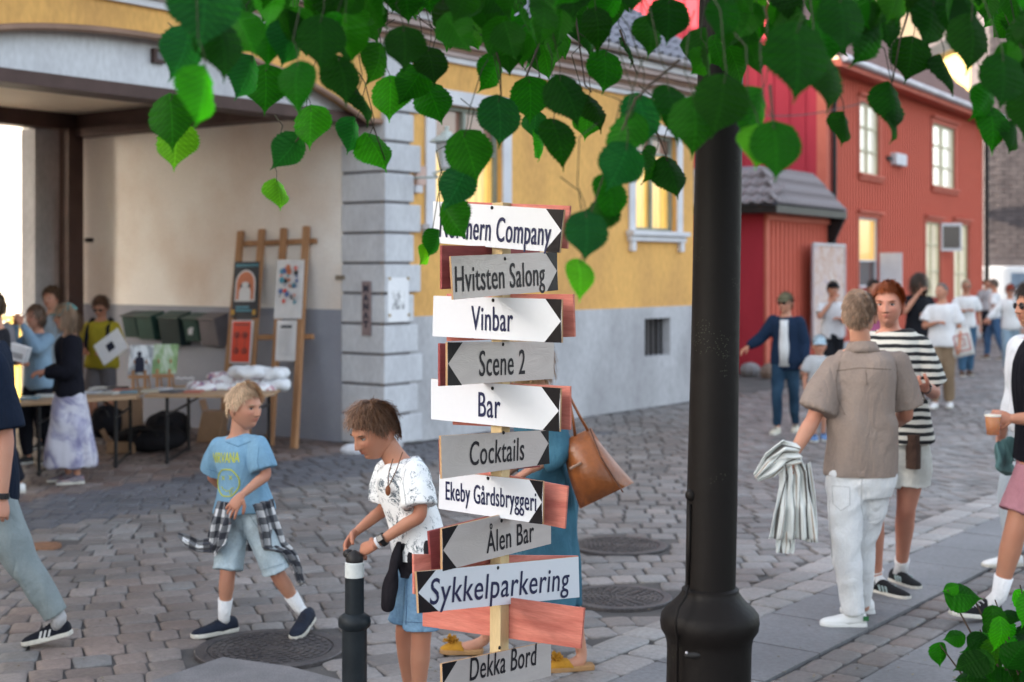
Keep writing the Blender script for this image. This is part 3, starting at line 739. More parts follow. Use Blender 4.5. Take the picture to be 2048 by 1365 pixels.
# battens on the street side, cut round the windows
x = .5; bat = MB(); bat.box((-.045, -.015, 0), (.09, 0, 0), (0, .045, 0), (0, 0, 1)); batm = bat.mesh('batten', MAT['red_batten_lit']); nb = 0
ang2 = math.atan2(D2.y, D2.x)
while x < RL - .1:
    segs = [(.35, EAVE - .02)]
    for (a, b, c, d) in wU + wL:
        if a - .16 < x < b + .16:
            new = []
            for (s0, s1) in segs:
                if s0 < c - .15: new.append((s0, min(s1, c - .15)))
                if s1 > d + .18: new.append((max(s0, d + .18), s1))
            segs = [s for s in new if s[1] - s[0] > .05]
    for (s0, s1) in segs:
        o = bpy.data.objects.new('batten', batm); o.location = RC + D2 * x + N2 * .015 + Z * s0 - Q0; o.rotation_euler = (0, 0, ang2); o.scale = (1, 1, s1 - s0); link(o, RH)
    x += .2
MAT['red_frame'] = M('cream_window_frame', (.62, .58, .42), .6)
for k, w in enumerate(wU):
    window(RH, RC, D2, N2, *w, MAT['glow_white'], MAT['red_frame'], depth=.08, mull=1, transom=[.33, .66], trim=MAT['orange_trim'], trimw=.12, sill=True, hood=True)
window(RH, RC, D2, N2, *wL[0], MAT['glow_yellow'], MAT['white_trim'], depth=.08, mull=0, transom=[.38], trim=MAT['orange_trim'], trimw=.1, hood=True, sill=False, pane_low=MAT['glass_dark'])
for w in wL[1:]: window(RH, RC, D2, N2, *w, MAT['glow_cream'], MAT['red_frame'], depth=.08, mull=1, transom=[.35, .7], trim=MAT['orange_trim'], trimw=.1, hood=True, sill=False)
# open casements
a, b, c, d = wL[1]
mb = MB(); mb.box(RC + D2 * b + N2 * .03 + Z * (c + (d - c) * .62), (D2 * .35 + N2 * .45), V(0, 0, (d - c) * .38), (D2 * .04)); o = mb.build('casement', MAT['white_trim'], RH)
mb = MB(); mb.box(RC + D2 * (b + .03) + N2 * .08 + Z * (c + (d - c) * .66) - D2 * .008, (D2 * .3 + N2 * .37), V(0, 0, (d - c) * .30), (D2 * .01)); mb.build('pane', MAT['glass_dark'], o)
a, b, c, d = wL[0]
mb = MB(); mb.box(RC + D2 * (b + .02) + N2 * .03 + Z * c, (D2 * .1 + N2 * .5), V(0, 0, (d - c) * .5), (D2 * .04)); o = mb.build('casement', MAT['white_trim'], RH)
# foundation
mb = MB(); mb.box(RC - N2 * .1 - D2 * .0, D2 * RL, N2 * .16, Z * .35); mb.build('foundation', MAT['plinth'], RH)
# fascia, gutter, roof
mb = MB(); mb.box(RC + Z * (EAVE - .05) - D2 * .3, D2 * (RL + .6), N2 * .45, Z * .16); mb.build('fascia', MAT['orange_trim'], RH)
mb = MB(); mb.tube([RC + Z * (EAVE + .13) + N2 * .50 - D2 * .3, RC + Z * (EAVE + .13) + N2 * .50 + D2 * (RL + .4)], .085, 12); mb.build('gutter', MAT['gutter'], RH)
sl2 = R(40); up2 = SIDE * math.cos(sl2) + Z * math.sin(sl2); rn2 = N2 * math.sin(sl2) + Z * math.cos(sl2); ro2 = RC + N2 * .48 + Z * (EAVE + .12) - D2 * .35
mb = MB(); mb.box(ro2 - rn2 * .05, D2 * (RL + .8), up2 * 6.5, rn2 * .04); r2 = ro2 + up2 * 6.5; mb.box(r2 - rn2 * .05, D2 * (RL + .8), (SIDE * math.cos(sl2) - Z * math.sin(sl2)) * 6.5, Z * .05)
mb.build('roof', MAT['tile_red'], RH)
TR_ = pantile(MAT['tile_red'], .25, .36)
tile_field(RH, TR_, ro2, D2, up2, rn2, int((RL + .8) / .25), 18, .25, .36, nmax=300, base_loc=Q0, skip=None)
mb = MB(); mb.box(RC + D2 * 5 + SIDE * 3.6 + Z * (apex - .9), D2 * .8, SIDE * .8, Z * 2.2); mb.build('chimney', MAT['orange_trim'], RH)
# dark end pipe with bright red hood at the far corner
mb = MB(); mb.tube([RC + D2 * (RL + .05) + N2 * .1, RC + D2 * (RL + .05) + N2 * .1 + Z * (EAVE - .25)], .07, 10); mb.build('downpipe', MAT['black_metal'], RH)
mb = MB(); mb.box(RC + D2 * (RL + .02) + Z * (EAVE - .5), D2 * .55, N2 * .42, Z * .42); mb.build('eave_end', MAT['crimson'], RH)
# meter box
o_, w_, h_ = facade_rect(1779, 306, 1800, 334, RC + N2 * .0, N2, D2)
pl = empty('meter_box', o_, 'white square box fixed high on the red boards between the upper windows', 'meter box')
mb = MB(); mb.box(o_, D2 * w_, Z * h_, N2 * .18); mb.build('body', MAT['white_trim'], pl, bevel=.02); mb = MB(); mb.box(o_ - D2 * .3 + Z * h_ * .3, D2 * .3, Z * .1, N2 * .08); mb.build('pipe', MAT['black_metal'], pl)
# ---- porch
PW_ = line_x(1655, Q0, D2); PH = on_wall(1530, 425, Q0, D2, N2)[1]
mb = MB(); mb.box(Q0 + Z * .0, D2 * PW_, SIDE * .33, Z * PH); mb.build('porch_wall', MAT['red'], RH)
mb = MB(); mb.box(Q0 - D2 * .01 - N2 * .02, SIDE * 3.2, D2 * .2, Z * PH); mb.build('porch_side_wall', MAT['crimson'], RH)
x = .12
while x < PW_ - .05:
    o = bpy.data.objects.new('batten', batm); o.location = Q0 + D2 * x + N2 * .015 + Z * .25 - Q0; o.rotation_euler = (0, 0, ang2); o.scale = (1.2, 1.3, PH - .3); link(o, RH); x += .225
for sx in (-.02, PW_ - .1):
    mb = MB(); mb.box(Q0 + D2 * sx + N2 * .04, D2 * .13, -N2 * .05, Z * PH); mb.build('corner_board', MAT['orange_trim'], RH)
mb = MB(); mb.box(Q0 + Z * (PH - .14) + N2 * .03 - D2 * .08, D2 * (PW_ + .1), N2 * .06, Z * .14); mb.build('porch_frieze', MAT['orange_trim'], RH)
# door on the crimson side
mb = MB(); mb.box(Q0 - D2 * .05 + SIDE * .55 + Z * .25, SIDE * .95, D2 * .04, Z * 2.15); o = mb.build('door', M('dark_crimson_door', (.26, .012, .03), .5), RH, bevel=.01)
mb = MB(); mb.cbox(Q0 - D2 * .08 + SIDE * .68 + Z * 1.25, SIDE * .05, D2 * .05, Z * .22); mb.build('handle', MAT['gutter'], o)
# hipped porch roof
ph0 = PH - .02; ov = .38
c0 = Q0 + N2 * ov - D2 * ov; c1 = Q0 + N2 * ov + D2 * (PW_ + .12); 
rz = on_wall(1560, 362, Q0 - N2 * .35, D2, N2)[1]
mb = MB()
mb.box(c0 + Z * ph0, c1 - c0, SIDE * 4, Z * .14); mb.build('porch_eave', MAT['black_metal'], RH)
top0 = Q0 + SIDE * .35 + D2 * .9 + Z * (rz + .25); top1 = Q0 + SIDE * .35 + D2 * (PW_ + .1) + Z * (rz + .25)
zz = Z * (ph0 + .15)
mb = MB(); mb.quad(c0 + zz, c1 + zz, top1, top0)
mb.quad(c0 + zz, top0, top0 + SIDE * 3.4, c0 + zz + SIDE * 4); mb.quad(c0 + zz, c1 + zz, c1 + zz + SIDE * 4, c0 + zz + SIDE * 4); mb.build('porch_roof', MAT['tile_grey'], RH)
# pantiles: front slope and side slope
upf = ((top0 + top1) / 2 - (c0 + c1) / 2 - zz); upf = (upf - D2 * upf.dot(D2)); Lf = upf.length; upf.normalize(); nf = D2.cross(upf).normalized(); nf = nf if nf.z > 0 else -nf
TP = pantile(M('mossy_grey_pantile', (.26, .24, .25), .75, (.17, .14, .14), 7, fine=.2), .24, .34)
tile_field(RH, TP, c0 + zz, D2, upf, nf, int((c1 - c0).length / .24), max(1, int(Lf / .34)), .24, .34, nmax=80, base_loc=Q0, skip=lambda i, j: i * .24 < j * .34 * .9)
sd_ = top0 - (c0 + zz); ups = sd_ - SIDE * sd_.dot(SIDE); Ls = ups.length; ups.normalize(); ns = (-SIDE).cross(ups).normalized(); ns = ns if ns.z > 0 else -ns
tile_field(RH, TP, c0 + zz + SIDE * 3.9, -SIDE, ups, ns, int(3.9 / .24), max(1, int(Ls / .34)), .24, .34, nmax=80, base_loc=Q0, skip=lambda i, j: (3.9 - i * .24) < j * .34 * .6)
mb = MB(); b0 = Q0 + D2 * (PW_ - .1) + Z * (PH - .85); mb.extrude([b0, b0 + Z * .83, b0 + Z * .83 + N2 * .4], D2 * .1); mb.build('bracket', MAT['black_metal'], RH)
# panel standing against the porch
o_, w_, h_ = facade_rect(1624, 489, 1686, 672, Q0 + N2 * .25, N2, D2)
m_, nt, b = new_mat('weathered_posters'); tc = node(nt, 'ShaderNodeTexCoord'); nn = node(nt, 'ShaderNodeTexNoise', Scale=2.6, Detail=8, Roughness=.75, Distortion=.8); cr = node(nt, 'ShaderNodeValToRGB')
nt.links.new(tc.outputs['Object'], nn.inputs['Vector']); nt.links.new(nn.outputs[0], cr.inputs[0]); nt.links.new(cr.outputs[0], b.inputs['Base Color']); b.inputs['Roughness'].default_value = .8
e = cr.color_ramp.elements; e[0].position = .32; e[0].color = (.30, .26, .36, 1); e[1].position = .7; e[1].color = (.62, .58, .62, 1)
for p_, c_ in ((.42, (.55, .42, .40)), (.5, (.60, .50, .46)), (.56, (.45, .24, .16)), (.62, (.66, .60, .56))): k = e.new(p_); k.color = rgba(c_)
pl = empty('poster_board', o_, 'tall board of torn faded posters standing against the red porch', 'poster board')
mb = MB(); mb.box(o_ - Z * .02, D2 * w_, Z * h_, N2 * .03); mb.build('panel', m_, pl)
for (aa, bb, cc) in ((o_ - D2 * .04, D2 * .04, Z * h_), (o_ + D2 * w_, D2 * .04, Z * h_), (o_ - D2 * .04 + Z * (h_ - .02), D2 * (w_ + .08), Z * .05)):
    mb = MB(); mb.box(aa, bb, cc, N2 * .05); mb.build('frame', MAT['gutter'], pl)
# stones at porch foot
for k, (px, py, r, lb) in enumerate([(1500, 752, .2, 'grey field stone at the foot of the crimson porch wall'), (1545, 756, .24, 'brown boulder under the porch corner behind the man in the blue jacket'), (1600, 757, .2, 'round brown stone beside the porch corner boulder')]):
    c = G(px, py); mb = MB(); mb.ellipsoid(c + Z * .1, r, r * .8, r * .75, seg=9, n=6); tag(mb.build('field_stone', M('field_stone_%s' % 'abc'[k], (.24, .18, .15) if k else (.25, .24, .25), .9, bump=.5, bscale=9), origin=c), lb, 'stone')

# ================================================================= FAR BUILDINGS
def far_box(name, label, px0, px1, d, top, mat, thick=6, cat='house', ang=0):
    a = P(px0, 0, d); b = P(px1, 0, d); o = empty(name, (a.x, a.y, 0), label, cat)
    dv = V(math.cos(ang), math.sin(ang)); mb = MB(); mb.box(V(a.x, a.y, 0), dv * (b.x - a.x), V(-dv.y, dv.x) * thick, Z * top); mb.build('wall', mat, o); return o, V(a.x, a.y), dv, b.x - a.x
fy, a0, dv, wv = far_box('narrow_yellow_house', 'narrow strip of yellow house wall between the red house and the dark brick one', 1940, 1979, 52, 10.2, MAT['far_yellow'])
mb = MB(); mb.box(V(a0.x - .3, a0.y - .3, 10.2), dv * (wv + .6), V(0, 6.6, 0), Z * .5); mb.build('roof', MAT['black_metal'], fy)
mb = MB(); mb.box(V(a0.x + .35, a0.y - .04, 1.4), dv * .3, V(0, .04, 0), Z * .5); mb.build('sign_plate', MAT['white_trim'], fy)
# dark brick building: courses as geometry too small to single out
DB, a0, dv, wv = far_box('dark_brick_building', 'tall dark brick building closing the street behind the van', 1978, 2300, 50, 12.5, MAT['dark_brick'], 8)
vs = MB(); bm_ = M('brick_face', (.13, .115, .12), .9, (.085, .075, .08), 2.5)
z = 2.4; r_ = 0
while z < 12.4:
    x = .02 + (.25 if r_ % 2 else 0)
    while x < 3.0:
        vs.box(V(a0.x, a0.y, 0) + dv * x + Z * z - V(0, .03, 0), dv * .46, V(0, .03, 0), Z * .13); x += .5
    z += .16; r_ += 1
o = vs.build('brick', bm_, DB, fix=False); o['kind'] = 'stuff'
cr_, a0, dv, wv = far_box('cream_tower_house', 'tall cream plastered building rising behind the red house roof', 1700, 2010, 62, 14.5, MAT['cream'], 8)
a = P(1925, 135, 62); mb = MB(); mb.box(a + V(-.5, -.05, -.8), V(1.0, 0, 0), V(0, .05, 0), Z * 1.6); mb.build('window', MAT['glass_dark'], cr_)
MAT['orange_lit'] = M('salmon_boards', (.62, .22, .12), .75, (.55, .18, .1), 2, stretch=(1, 1, .3))
# low grey house across the street end, hills of roofs
far_box('grey_end_house', 'distant grey house at the end of the street', 1990, 2600, 90, 9, MAT['plinth'], 10)

rh_ = empty('gable_shade_block', (-3.5, 28, 0), 'tall plain grey house standing behind the ochre house', 'house')  # added out of view to cast shade on the lower gable
mb = MB(); mb.box(V(-5, 23.5, 0), V(3, 0, 0), V(0, 10, 0), Z * 8.6); mb.build('wall', MAT['plinth'], rh_)  # body of the added shade block, out of view
mb = MB(); mb.extrude([V(-5.2, 23.3, 8.605), V(-1.8, 23.3, 8.605), V(-3.5, 23.3, 9.3)], V(0, 10.4, 0)); mb.build('roof', MAT['tile_grey'], rh_)  # top of the added shade block, out of view
# ================================================================= VAN
vc = G(2012, 652); vd = vc.y
VAN = empty('white_van', vc, 'white delivery van parked at the end of the street by the dark brick wall', 'van')
mv = M('white_van_paint', (.78, .80, .82), .3, (.76, .78, .8), 2, fine=.01, spec=.6)
x0, x1 = P(1945, 0, vd).x, P(2150, 0, vd).x; y0 = vd; zt = CAMH - (533 - HZ) / F * vd
prof = [(x0, .35), (x0, zt - .35), (x0 + .15, zt - .06), (x0 + .5, zt), (x1 - 1.5, zt), (x1 - 1.1, zt - .08), (x1 - .35, zt - .9), (x1 + .1, zt - 1.15), (x1 + .2, .55), (x1 + .1, .35)]
mb = MB(); mb.extrude([V(x, y0, z) for x, z in prof], V(0, 1.9, 0)); mb.build('body', mv, VAN, bevel=.08)
xw0, xw1 = P(2022, 0, vd).x, P(2070, 0, vd).x
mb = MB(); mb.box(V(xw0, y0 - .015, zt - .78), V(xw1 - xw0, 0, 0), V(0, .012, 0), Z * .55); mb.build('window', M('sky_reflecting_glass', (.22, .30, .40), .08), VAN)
mb = MB(); mb.box(V(xw1 + .1, y0 - .015, zt - .85), V(.8, 0, 0), V(0, .012, 0), Z * .6); mb.build('window', MAT['glass_dark'], VAN)
for xx in (x0 + .75, x1 - .75):
    mb = MB(); mb.lathe(V(xx, y0 - .03, .34), [(.002, 0), (.34, 0), (.34, .22), (.002, .22)], 20, axis=V(0, 1, 0)); w = mb.build('wheel', MAT['black_metal'], VAN)
    mb = MB(); mb.lathe(V(xx, y0 - .045, .34), [(.002, 0), (.19, 0), (.19, .03), (.002, .03)], 14, axis=V(0, 1, 0)); mb.build('rim', MAT['gutter'], w)
mb = MB(); mb.box(V(x0 + .3, y0 - .012, .62), V(x1 - x0 - .5, 0, 0), V(0, .01, 0), Z * .12); mb.build('trim_strip', M('grey_strip', (.2, .21, .22), .6), VAN)
# overhead wires
for k, (pa, pb, lb) in enumerate([((1300, 120, 24), (2100, 128, 30), 'thin overhead wire crossing in front of the red gable')]):
    a, b = P(1380, 208, 25), P(1730, 205, 30)
    mb = MB(); mb.tube([a + (b - a) * (i / 12) - Z * (.25 * math.sin(PI * i / 12)) for i in range(13)], .012, 5); tag(mb.build('overhead_wire', MAT['black_metal'], origin=a), lb, 'wire')

# ================================================================= LAMP POST
LPD = 4.1; s_ = LPD / F
lb0 = P(1421, 1000, LPD); lb0.z = 0
LAMP = empty('lamp_post', lb0, 'tall black cast-iron lamp post with a flared collar, speckled with lichen', 'lamp post')
ml, nt, b = new_mat('black_lichen_iron'); L = nt.links
tc = node(nt, 'ShaderNodeTexCoord'); n1 = node(nt, 'ShaderNodeTexNoise', Scale=5, Detail=5); L.new(tc.outputs['Object'], n1.inputs['Vector'])
mx = node(nt, 'ShaderNodeMix', data_type='RGBA'); L.new(n1.outputs[0], mx.inputs[0]); mx.inputs[6].default_value = (.006, .005, .005, 1); mx.inputs[7].default_value = (.011, .009, .0085, 1)
vo = node(nt, 'ShaderNodeTexVoronoi', Scale=150); L.new(tc.outputs['Object'], vo.inputs['Vector'])
n2 = node(nt, 'ShaderNodeTexNoise', Scale=9, Detail=3); L.new(tc.outputs['Object'], n2.inputs['Vector'])
a1 = fmath(nt, 'LESS_THAN', vo.outputs['Distance'], .22); a2 = fmath(nt, 'GREATER_THAN', n2.outputs[0], .61); sp = fmath(nt, 'MULTIPLY', a1, a2)
mx2 = node(nt, 'ShaderNodeMix', data_type='RGBA'); L.new(sp, mx2.inputs[0]); L.new(mx.outputs[2], mx2.inputs[6]); mx2.inputs[7].default_value = (.055, .06, .042, 1)
L.new(mx2.outputs[2], b.inputs['Base Color']); b.inputs['Roughness'].default_value = .55; b.inputs['Specular IOR Level'].default_value = .13
n3 = node(nt, 'ShaderNodeTexNoise', Scale=28, Detail=6); L.new(tc.outputs['Object'], n3.inputs['Vector']); bp = node(nt, 'ShaderNodeBump', Strength=.35, Distance=.006); L.new(n3.outputs[0], bp.inputs['Height']); L.new(bp.outputs[0], b.inputs['Normal'])
zy = lambda y: CAMH - (y - HZ) * s_
def lathe_at(prof, seg=48, lean=0):
    mb = MB(); rs = []
    for (r, y) in prof:
        z = zy(y); cx = lb0.x + (1421 + (1160 - y) * .0195 - 1421) * s_
        rs.append([V(cx + r * s_ * math.cos(2 * PI * j / seg), LPD + r * s_ * math.sin(2 * PI * j / seg), z) for j in range(seg)])
    mb.rings(rs); return mb
gy = HZ + CAMH / s_
o = lathe_at([(50, 1180), (50.5, 1000), (48, 700), (46.5, 330), (45, 100), (43, -400), (38, -1400)][::-1]); smooth_by_angle(o.build('shaft', ml, LAMP), 40)
o = lathe_at([(88, gy), (88, gy - 60), (84, gy - 75), (84, 1300), (85, 1285), (88, 1272), (97, 1258), (99, 1243), (97, 1228), (90, 1219), (76, 1207), (64, 1194), (57, 1184), (57, 1178), (52, 1174), (46, 1172)][::-1], 64); smooth_by_angle(o.build('base', ml, LAMP), 50)
mb = MB(); mb.ellipsoid(P(1382, 991, LPD - .03), .017, .017, .018, seg=14); mb.build('knob', ml, LAMP, smooth=True)
mb = MB(); mb.tube([P(1379, 1008, LPD - .035), P(1378, 1100, LPD - .035), P(1377, 1170, LPD - .03)], .005, 8)
mb.tube([P(1377, 1172, LPD - .055), P(1372, 1192, LPD - .075), P(1357, 1215, LPD - .11), P(1351, 1240, LPD - .125), P(1352, 1260, LPD - .12), P(1355, 1275, LPD - .10), P(1355, 1400, LPD - .10)], .004, 8); mb.build('cable', ml, LAMP, smooth=True)
mb = MB(); mb.ellipsoid(P(1385, 1311, LPD - .113), .024, .006, .009, seg=16); mb.build('latch', MAT['black_metal'], LAMP, smooth=True)
mb = MB(); mb.ellipsoid(P(1373, 1306, LPD - .119), .004, .004, .004, seg=8); mb.build('bolt', MAT['gutter'], LAMP)

# ================================================================= BOLLARD
bc = P(709, 1200, 5.95); bc.z = 0; bs = 5.95 / F; bz = lambda y: CAMH - (y - HZ) * bs
BOL = empty('bollard', bc, 'dark green-black steel bollard with a white reflective band under its top', 'bollard')
mbk = M('black_green_paint', (.010, .014, .018), .5, (.016, .021, .026), 9, bump=.1, bscale=30)
mb = MB(); mb.lathe(V(bc.x, bc.y, 0), [(.072, 0), (.072, .03), (25 * bs, .04), (25 * bs, bz(1258)), (32 * bs, bz(1252)), (33 * bs, bz(1243)), (31 * bs, bz(1234)), (23 * bs, bz(1228)), (19.2 * bs, bz(1226)), (19 * bs, bz(1155))], 32); smooth_by_angle(mb.build('shaft', mbk, BOL), 45)
mb = MB(); mb.lathe(V(bc.x, bc.y, 0), [(19.4 * bs, bz(1154)), (19.4 * bs, bz(1126)), (17 * bs, bz(1124))], 32); smooth_by_angle(mb.build('reflective_band', M('white_band', (.72, .75, .74), .35), BOL), 45)
mb = MB(); mb.lathe(V(bc.x, bc.y, 0), [(17 * bs, bz(1124)), (18 * bs, bz(1119)), (14 * bs, bz(1108)), (.002, bz(1100))], 24); smooth_by_angle(mb.build('cap', MAT['black_metal'], BOL), 45)
# ================================================================= PASSAGE FURNITURE
def on_z(px, py, z): d = F * (CAMH - z) / (py - HZ); return P(px, py, d)
m_leg = MAT['black_metal']
m_top = M('table_board', (.40, .26, .16), .6, (.33, .21, .12), 5)
TZ = .70
def folding_table(name, label, FL, FR, BR, BL):
    c = [on_z(*p, TZ) for p in (FL, FR, BR, BL)]; mid = sum(c, V(0, 0, 0)) / 4; mid.z = 0
    t = empty(name, mid, label, 'table'); mb = MB(); mb.extrude([p - Z * .03 for p in c], Z * .03); mb.build('tabletop', m_top, t, bevel=.004)
    ax = (c[1] - c[0]).normalized()
    for e, s in ((0, 1), (1, -1)):
        a, b = (c[0], c[3]) if e == 0 else (c[1], c[2]); ins = ax * (.22 * s)
        for q in (a, b):
            k = (b - a).normalized() * (.05 if q is a else -.05); p = q + ins + k
            mb = MB(); mb.tube([V(p.x, p.y, TZ - .03), V(p.x, p.y, .0)], .018, 8); mb.build('leg', m_leg, t)
        mb = MB(); p, r = a + ins, b + ins; mb.tube([V(p.x, p.y, .03), V(r.x, r.y, .03)], .015, 8); mb.tube([V(p.x, p.y, .5), V(r.x, r.y, .5)], .012, 8)
        m_ = (p + r) / 2; mb.tube([V(m_.x, m_.y, .5), V(m_.x, m_.y, TZ - .04) + ax * (s * .28)], .01, 8); mb.build('brace', m_leg, t)
    return t, c
folding_table('folding_table', 'long folding table with plywood top carrying the pile of white shirts', (288, 790), (531, 790), (581, 772), (338, 771))
folding_table('folding_table', 'second folding table behind the woman in the long skirt, covered with flyers', (30, 808), (272, 793), (300, 774), (80, 786))
# flat prints on the tables
cols = [(.6, .62, .66), (.12, .12, .14), (.5, .5, .48), (.45, .16, .12), (.2, .3, .35), (.66, .66, .64), (.08, .08, .09), (.55, .5, .4)]
flat = [(185, 785), (205, 782), (222, 786), (243, 781), (258, 784), (200, 777), (232, 776), (300, 782), (322, 779), (345, 783), (365, 780), (388, 783), (60, 796), (90, 792)]
nm = ['white', 'black', 'grey', 'dark red', 'dusty blue', 'off-white', 'coal black', 'sand coloured']
for k, (px, py) in enumerate(flat):
    c = on_z(px, py, TZ + .012); mb = MB(); a = rnd.uniform(-.3, .3); x = V(math.cos(a), math.sin(a)) * .17; y = V(-math.sin(a), math.cos(a)) * .24
    mb.cbox(c, x, y, Z * .018)
    where = 'on the shirt table' if px > 290 else ('on the far left end of the flyer table' if px < 100 else 'on the flyer table beside the man in yellow')
    tag(mb.build('flyer_stack', M('flyer_%d' % k, cols[k % 8], .5), origin=c), nm[k % 8] + ' stack of flyers lying ' + where, 'flyers', 'flyer stacks on the tables')
# two photographs on small wooden easels
def picture(px0, px1, py0, py1, mat, label):
    d = 14.9; a, b = P(px0, py1, d), P(px1, py0, d); c = (a + b) / 2
    t = empty('standing_picture', (c.x, d, TZ), label, 'picture'); lean = V(0, .12, 0)
    mb = MB(); mb.box(a, V(b.x - a.x, .0, 0), Z * (b.z - a.z) + lean, V(0, .012, 0)); mb.build('print', mat, t)
    for xx in (.25, .75):
        x = a.x + (b.x - a.x) * xx; mb = MB(); mb.box(V(x - .012, d - .03, TZ), V(.024, 0, 0), V(0, .03, 0), Z * (a.z - TZ + .05)); mb.tube([V(x, d + .03, a.z + .15), V(x, d + .18, TZ)], .01, 6); mb.build('easel', MAT['wood'], t)
    mb = MB(); mb.box(V(a.x + .02, d - .05, a.z - .035), V(b.x - a.x - .04, 0, 0), V(0, .05, 0), Z * .03); mb.build('ledge', MAT['wood'], t)
    return t
def noise_pic(name, stops, scale, dist=1.0, detail=6):
    m_, nt, b = new_mat(name); tc = node(nt, 'ShaderNodeTexCoord'); nn = node(nt, 'ShaderNodeTexNoise', Scale=scale, Detail=detail, Roughness=.6, Distortion=dist); cr = node(nt, 'ShaderNodeValToRGB')
    nt.links.new(tc.outputs['Object'], nn.inputs['Vector']); nt.links.new(nn.outputs[0], cr.inputs[0]); nt.links.new(cr.outputs[0], b.inputs['Base Color']); b.inputs['Roughness'].default_value = .5
    e = cr.color_ramp.elements; e[0].position, e[0].color = stops[0][0], rgba(stops[0][1]); e[1].position, e[1].color = stops[-1][0], rgba(stops[-1][1])
    for p_, c_ in stops[1:-1]: k = e.new(p_); k.color = rgba(c_)
    return m_
pa = picture(255, 303, 692, 750, noise_pic('grey_figure_photo', [(.3, (.1, .1, .11)), (.42, (.35, .37, .39)), (.5, (.7, .72, .74)), (.8, (.75, .77, .8))], 4), 'black and white figure photograph on a small easel on the table')
picture(303, 352, 690, 748, noise_pic('green_landscape_photo', [(.3, (.08, .16, .07)), (.45, (.22, .34, .14)), (.56, (.5, .56, .46)), (.75, (.70, .74, .72))], 3), 'green landscape photograph on a small easel beside the grey one')
mb = MB(); p = P(279, 722, 14.87)
mb.ellipsoid(p + Z * .07, .025, .004, .03, seg=10, n=6); mb.extrude([p + V(-.05, 0, -.12), p + V(.05, 0, -.12), p + V(.045, 0, .03), p + V(0, 0, .05), p + V(-.045, 0, .03)], V(0, .004, 0)); mb.build('printed_figure', MAT['ink'], pa)
# pile of folded shirts: each one a thing
m_sh = noise_pic('printed_white_shirt', [(.36, (.12, .14, .30)), (.42, (.45, .12, .14)), (.47, (.72, .73, .76)), (.8, (.78, .79, .82))], 7, 1.5, 3)
lbls = ['leftmost flat-spread white shirt of the pile on the table', 'white printed shirt second from the left in the pile', 'white folded shirt in the middle bottom of the pile', 'red and blue printed shirt at the front of the pile', 'white rolled shirt at the right end of the pile', 'white shirt in the upper layer of the pile, left', 'white folded shirt on the very top of the pile', 'rolled white shirt hanging over the right table end, upper layer', 'blue printed shirt in the middle layer of the pile']
spots = [(408, 776, .19, .0), (440, 774, .2, .02), (478, 775, .22, .03), (515, 779, .2, .02), (552, 770, .17, .03), (450, 757, .18, .13), (495, 745, .2, .2), (545, 748, .17, .15), (500, 762, .2, .10)]
for k, (px, py, r, h) in enumerate(spots):
    c = P(px, py, 14.85 + (k % 3) * .08); mb = MB(); n_ = 10
    rs = []
    for i in range(9):
        a_ = -PI / 2 + PI * i / 8; rr = math.cos(a_) ** .55 if abs(a_) < PI / 2 - .01 else .02
        rs.append([c + V(r * rr * math.cos(2 * PI * j / 20) * (1 + .12 * math.sin(3 * 2 * PI * j / 20 + k)), r * .8 * rr * math.sin(2 * PI * j / 20), .065 * math.sin(a_) + .02 * math.sin(5 * 2 * PI * j / 20 + k * 2) * rr) for j in range(20)])
    mb.rings(rs); tag(mb.build('folded_shirt', m_sh if k not in (6, 4, 7) else cloth('white_shirt_%d' % k, (.75, .76, .79)), origin=c, smooth=True), lbls[k], 'shirt', 'white shirts piled on the table')
# beads / small white things
c = P(372, 757, 15); mb = MB()
for i in range(9): mb.ellipsoid(c + V(i * .022 - .1, 0, .006 * math.sin(i * 2)), .011, .011, .011, seg=8, n=6)
tag(mb.build('bead_string', MAT['white_trim'], origin=c), 'short string of white beads lying on the table beside the pictures', 'beads')
# boxes and bags under the tables
MAT['card'] = M('cardboard', (.34, .21, .13), .85, (.28, .17, .10), 4)
def crate(px, py, w, dp, h, ang, label, lean=0):
    c = G(px, py); t = empty('cardboard_box', c, label, 'box', 'cardboard boxes under the tables'); x = V(math.cos(ang), math.sin(ang)); y = V(-x.y, x.x); up_ = (Z * math.cos(lean) + x * math.sin(lean))
    mb = MB(); mb.cbox(c + up_ * h / 2, x * w, y * dp, up_ * h); mb.build('body', MAT['card'], t, bevel=.01)
    for s in (-1, 1):
        mb = MB(); mb.box(c + up_ * (h + .002) + x * (s * w / 2) - y * dp / 2, y * dp, x * (s * w * .22) + up_ * .12, up_ * .006); mb.build('flap', MAT['card'], t)
crate(255, 868, .34, .3, .42, .2, 'brown cardboard box standing under the table near the man in yellow')
crate(420, 884, .26, .2, .36, -.15, 'small cardboard box leaning under the shirt table', .2)
crate(245, 905, .3, .25, .12, .1, 'flat cardboard box on the cobbles behind the table leg')
def bag(px, py, rx, ry, rz, label, k):
    c = G(px, py); t = empty('black_bag', c, label, 'bag', 'black bags under the tables'); mb = MB(); rs = []
    for i in range(11):
        a_ = -PI / 2 + PI * i / 10; rr = max(.03, math.cos(a_)) ** .6
        rs.append([c + V(rx * rr * math.cos(q) * (1 + .06 * math.sin(4 * q + k)), ry * rr * math.sin(q), rz + rz * math.sin(a_) * (1 + .1 * math.sin(3 * q + k))) for q in [2 * PI * j / 20 for j in range(20)]])
    mb.rings(rs); mb.build('body', cloth('black_nylon_%d' % k, (.018, .017, .02)), t, smooth=True)
    mb = MB(); mb.tube([c + V(-rx * .4, -ry * .9, rz * 1.4), c + V(-rx * .2, -ry * .95, rz * 1.9), c + V(rx * .2, -ry * .95, rz * 1.9), c + V(rx * .4, -ry * .9, rz * 1.4)], .012, 6); mb.build('handle', MAT['black_metal'], t)
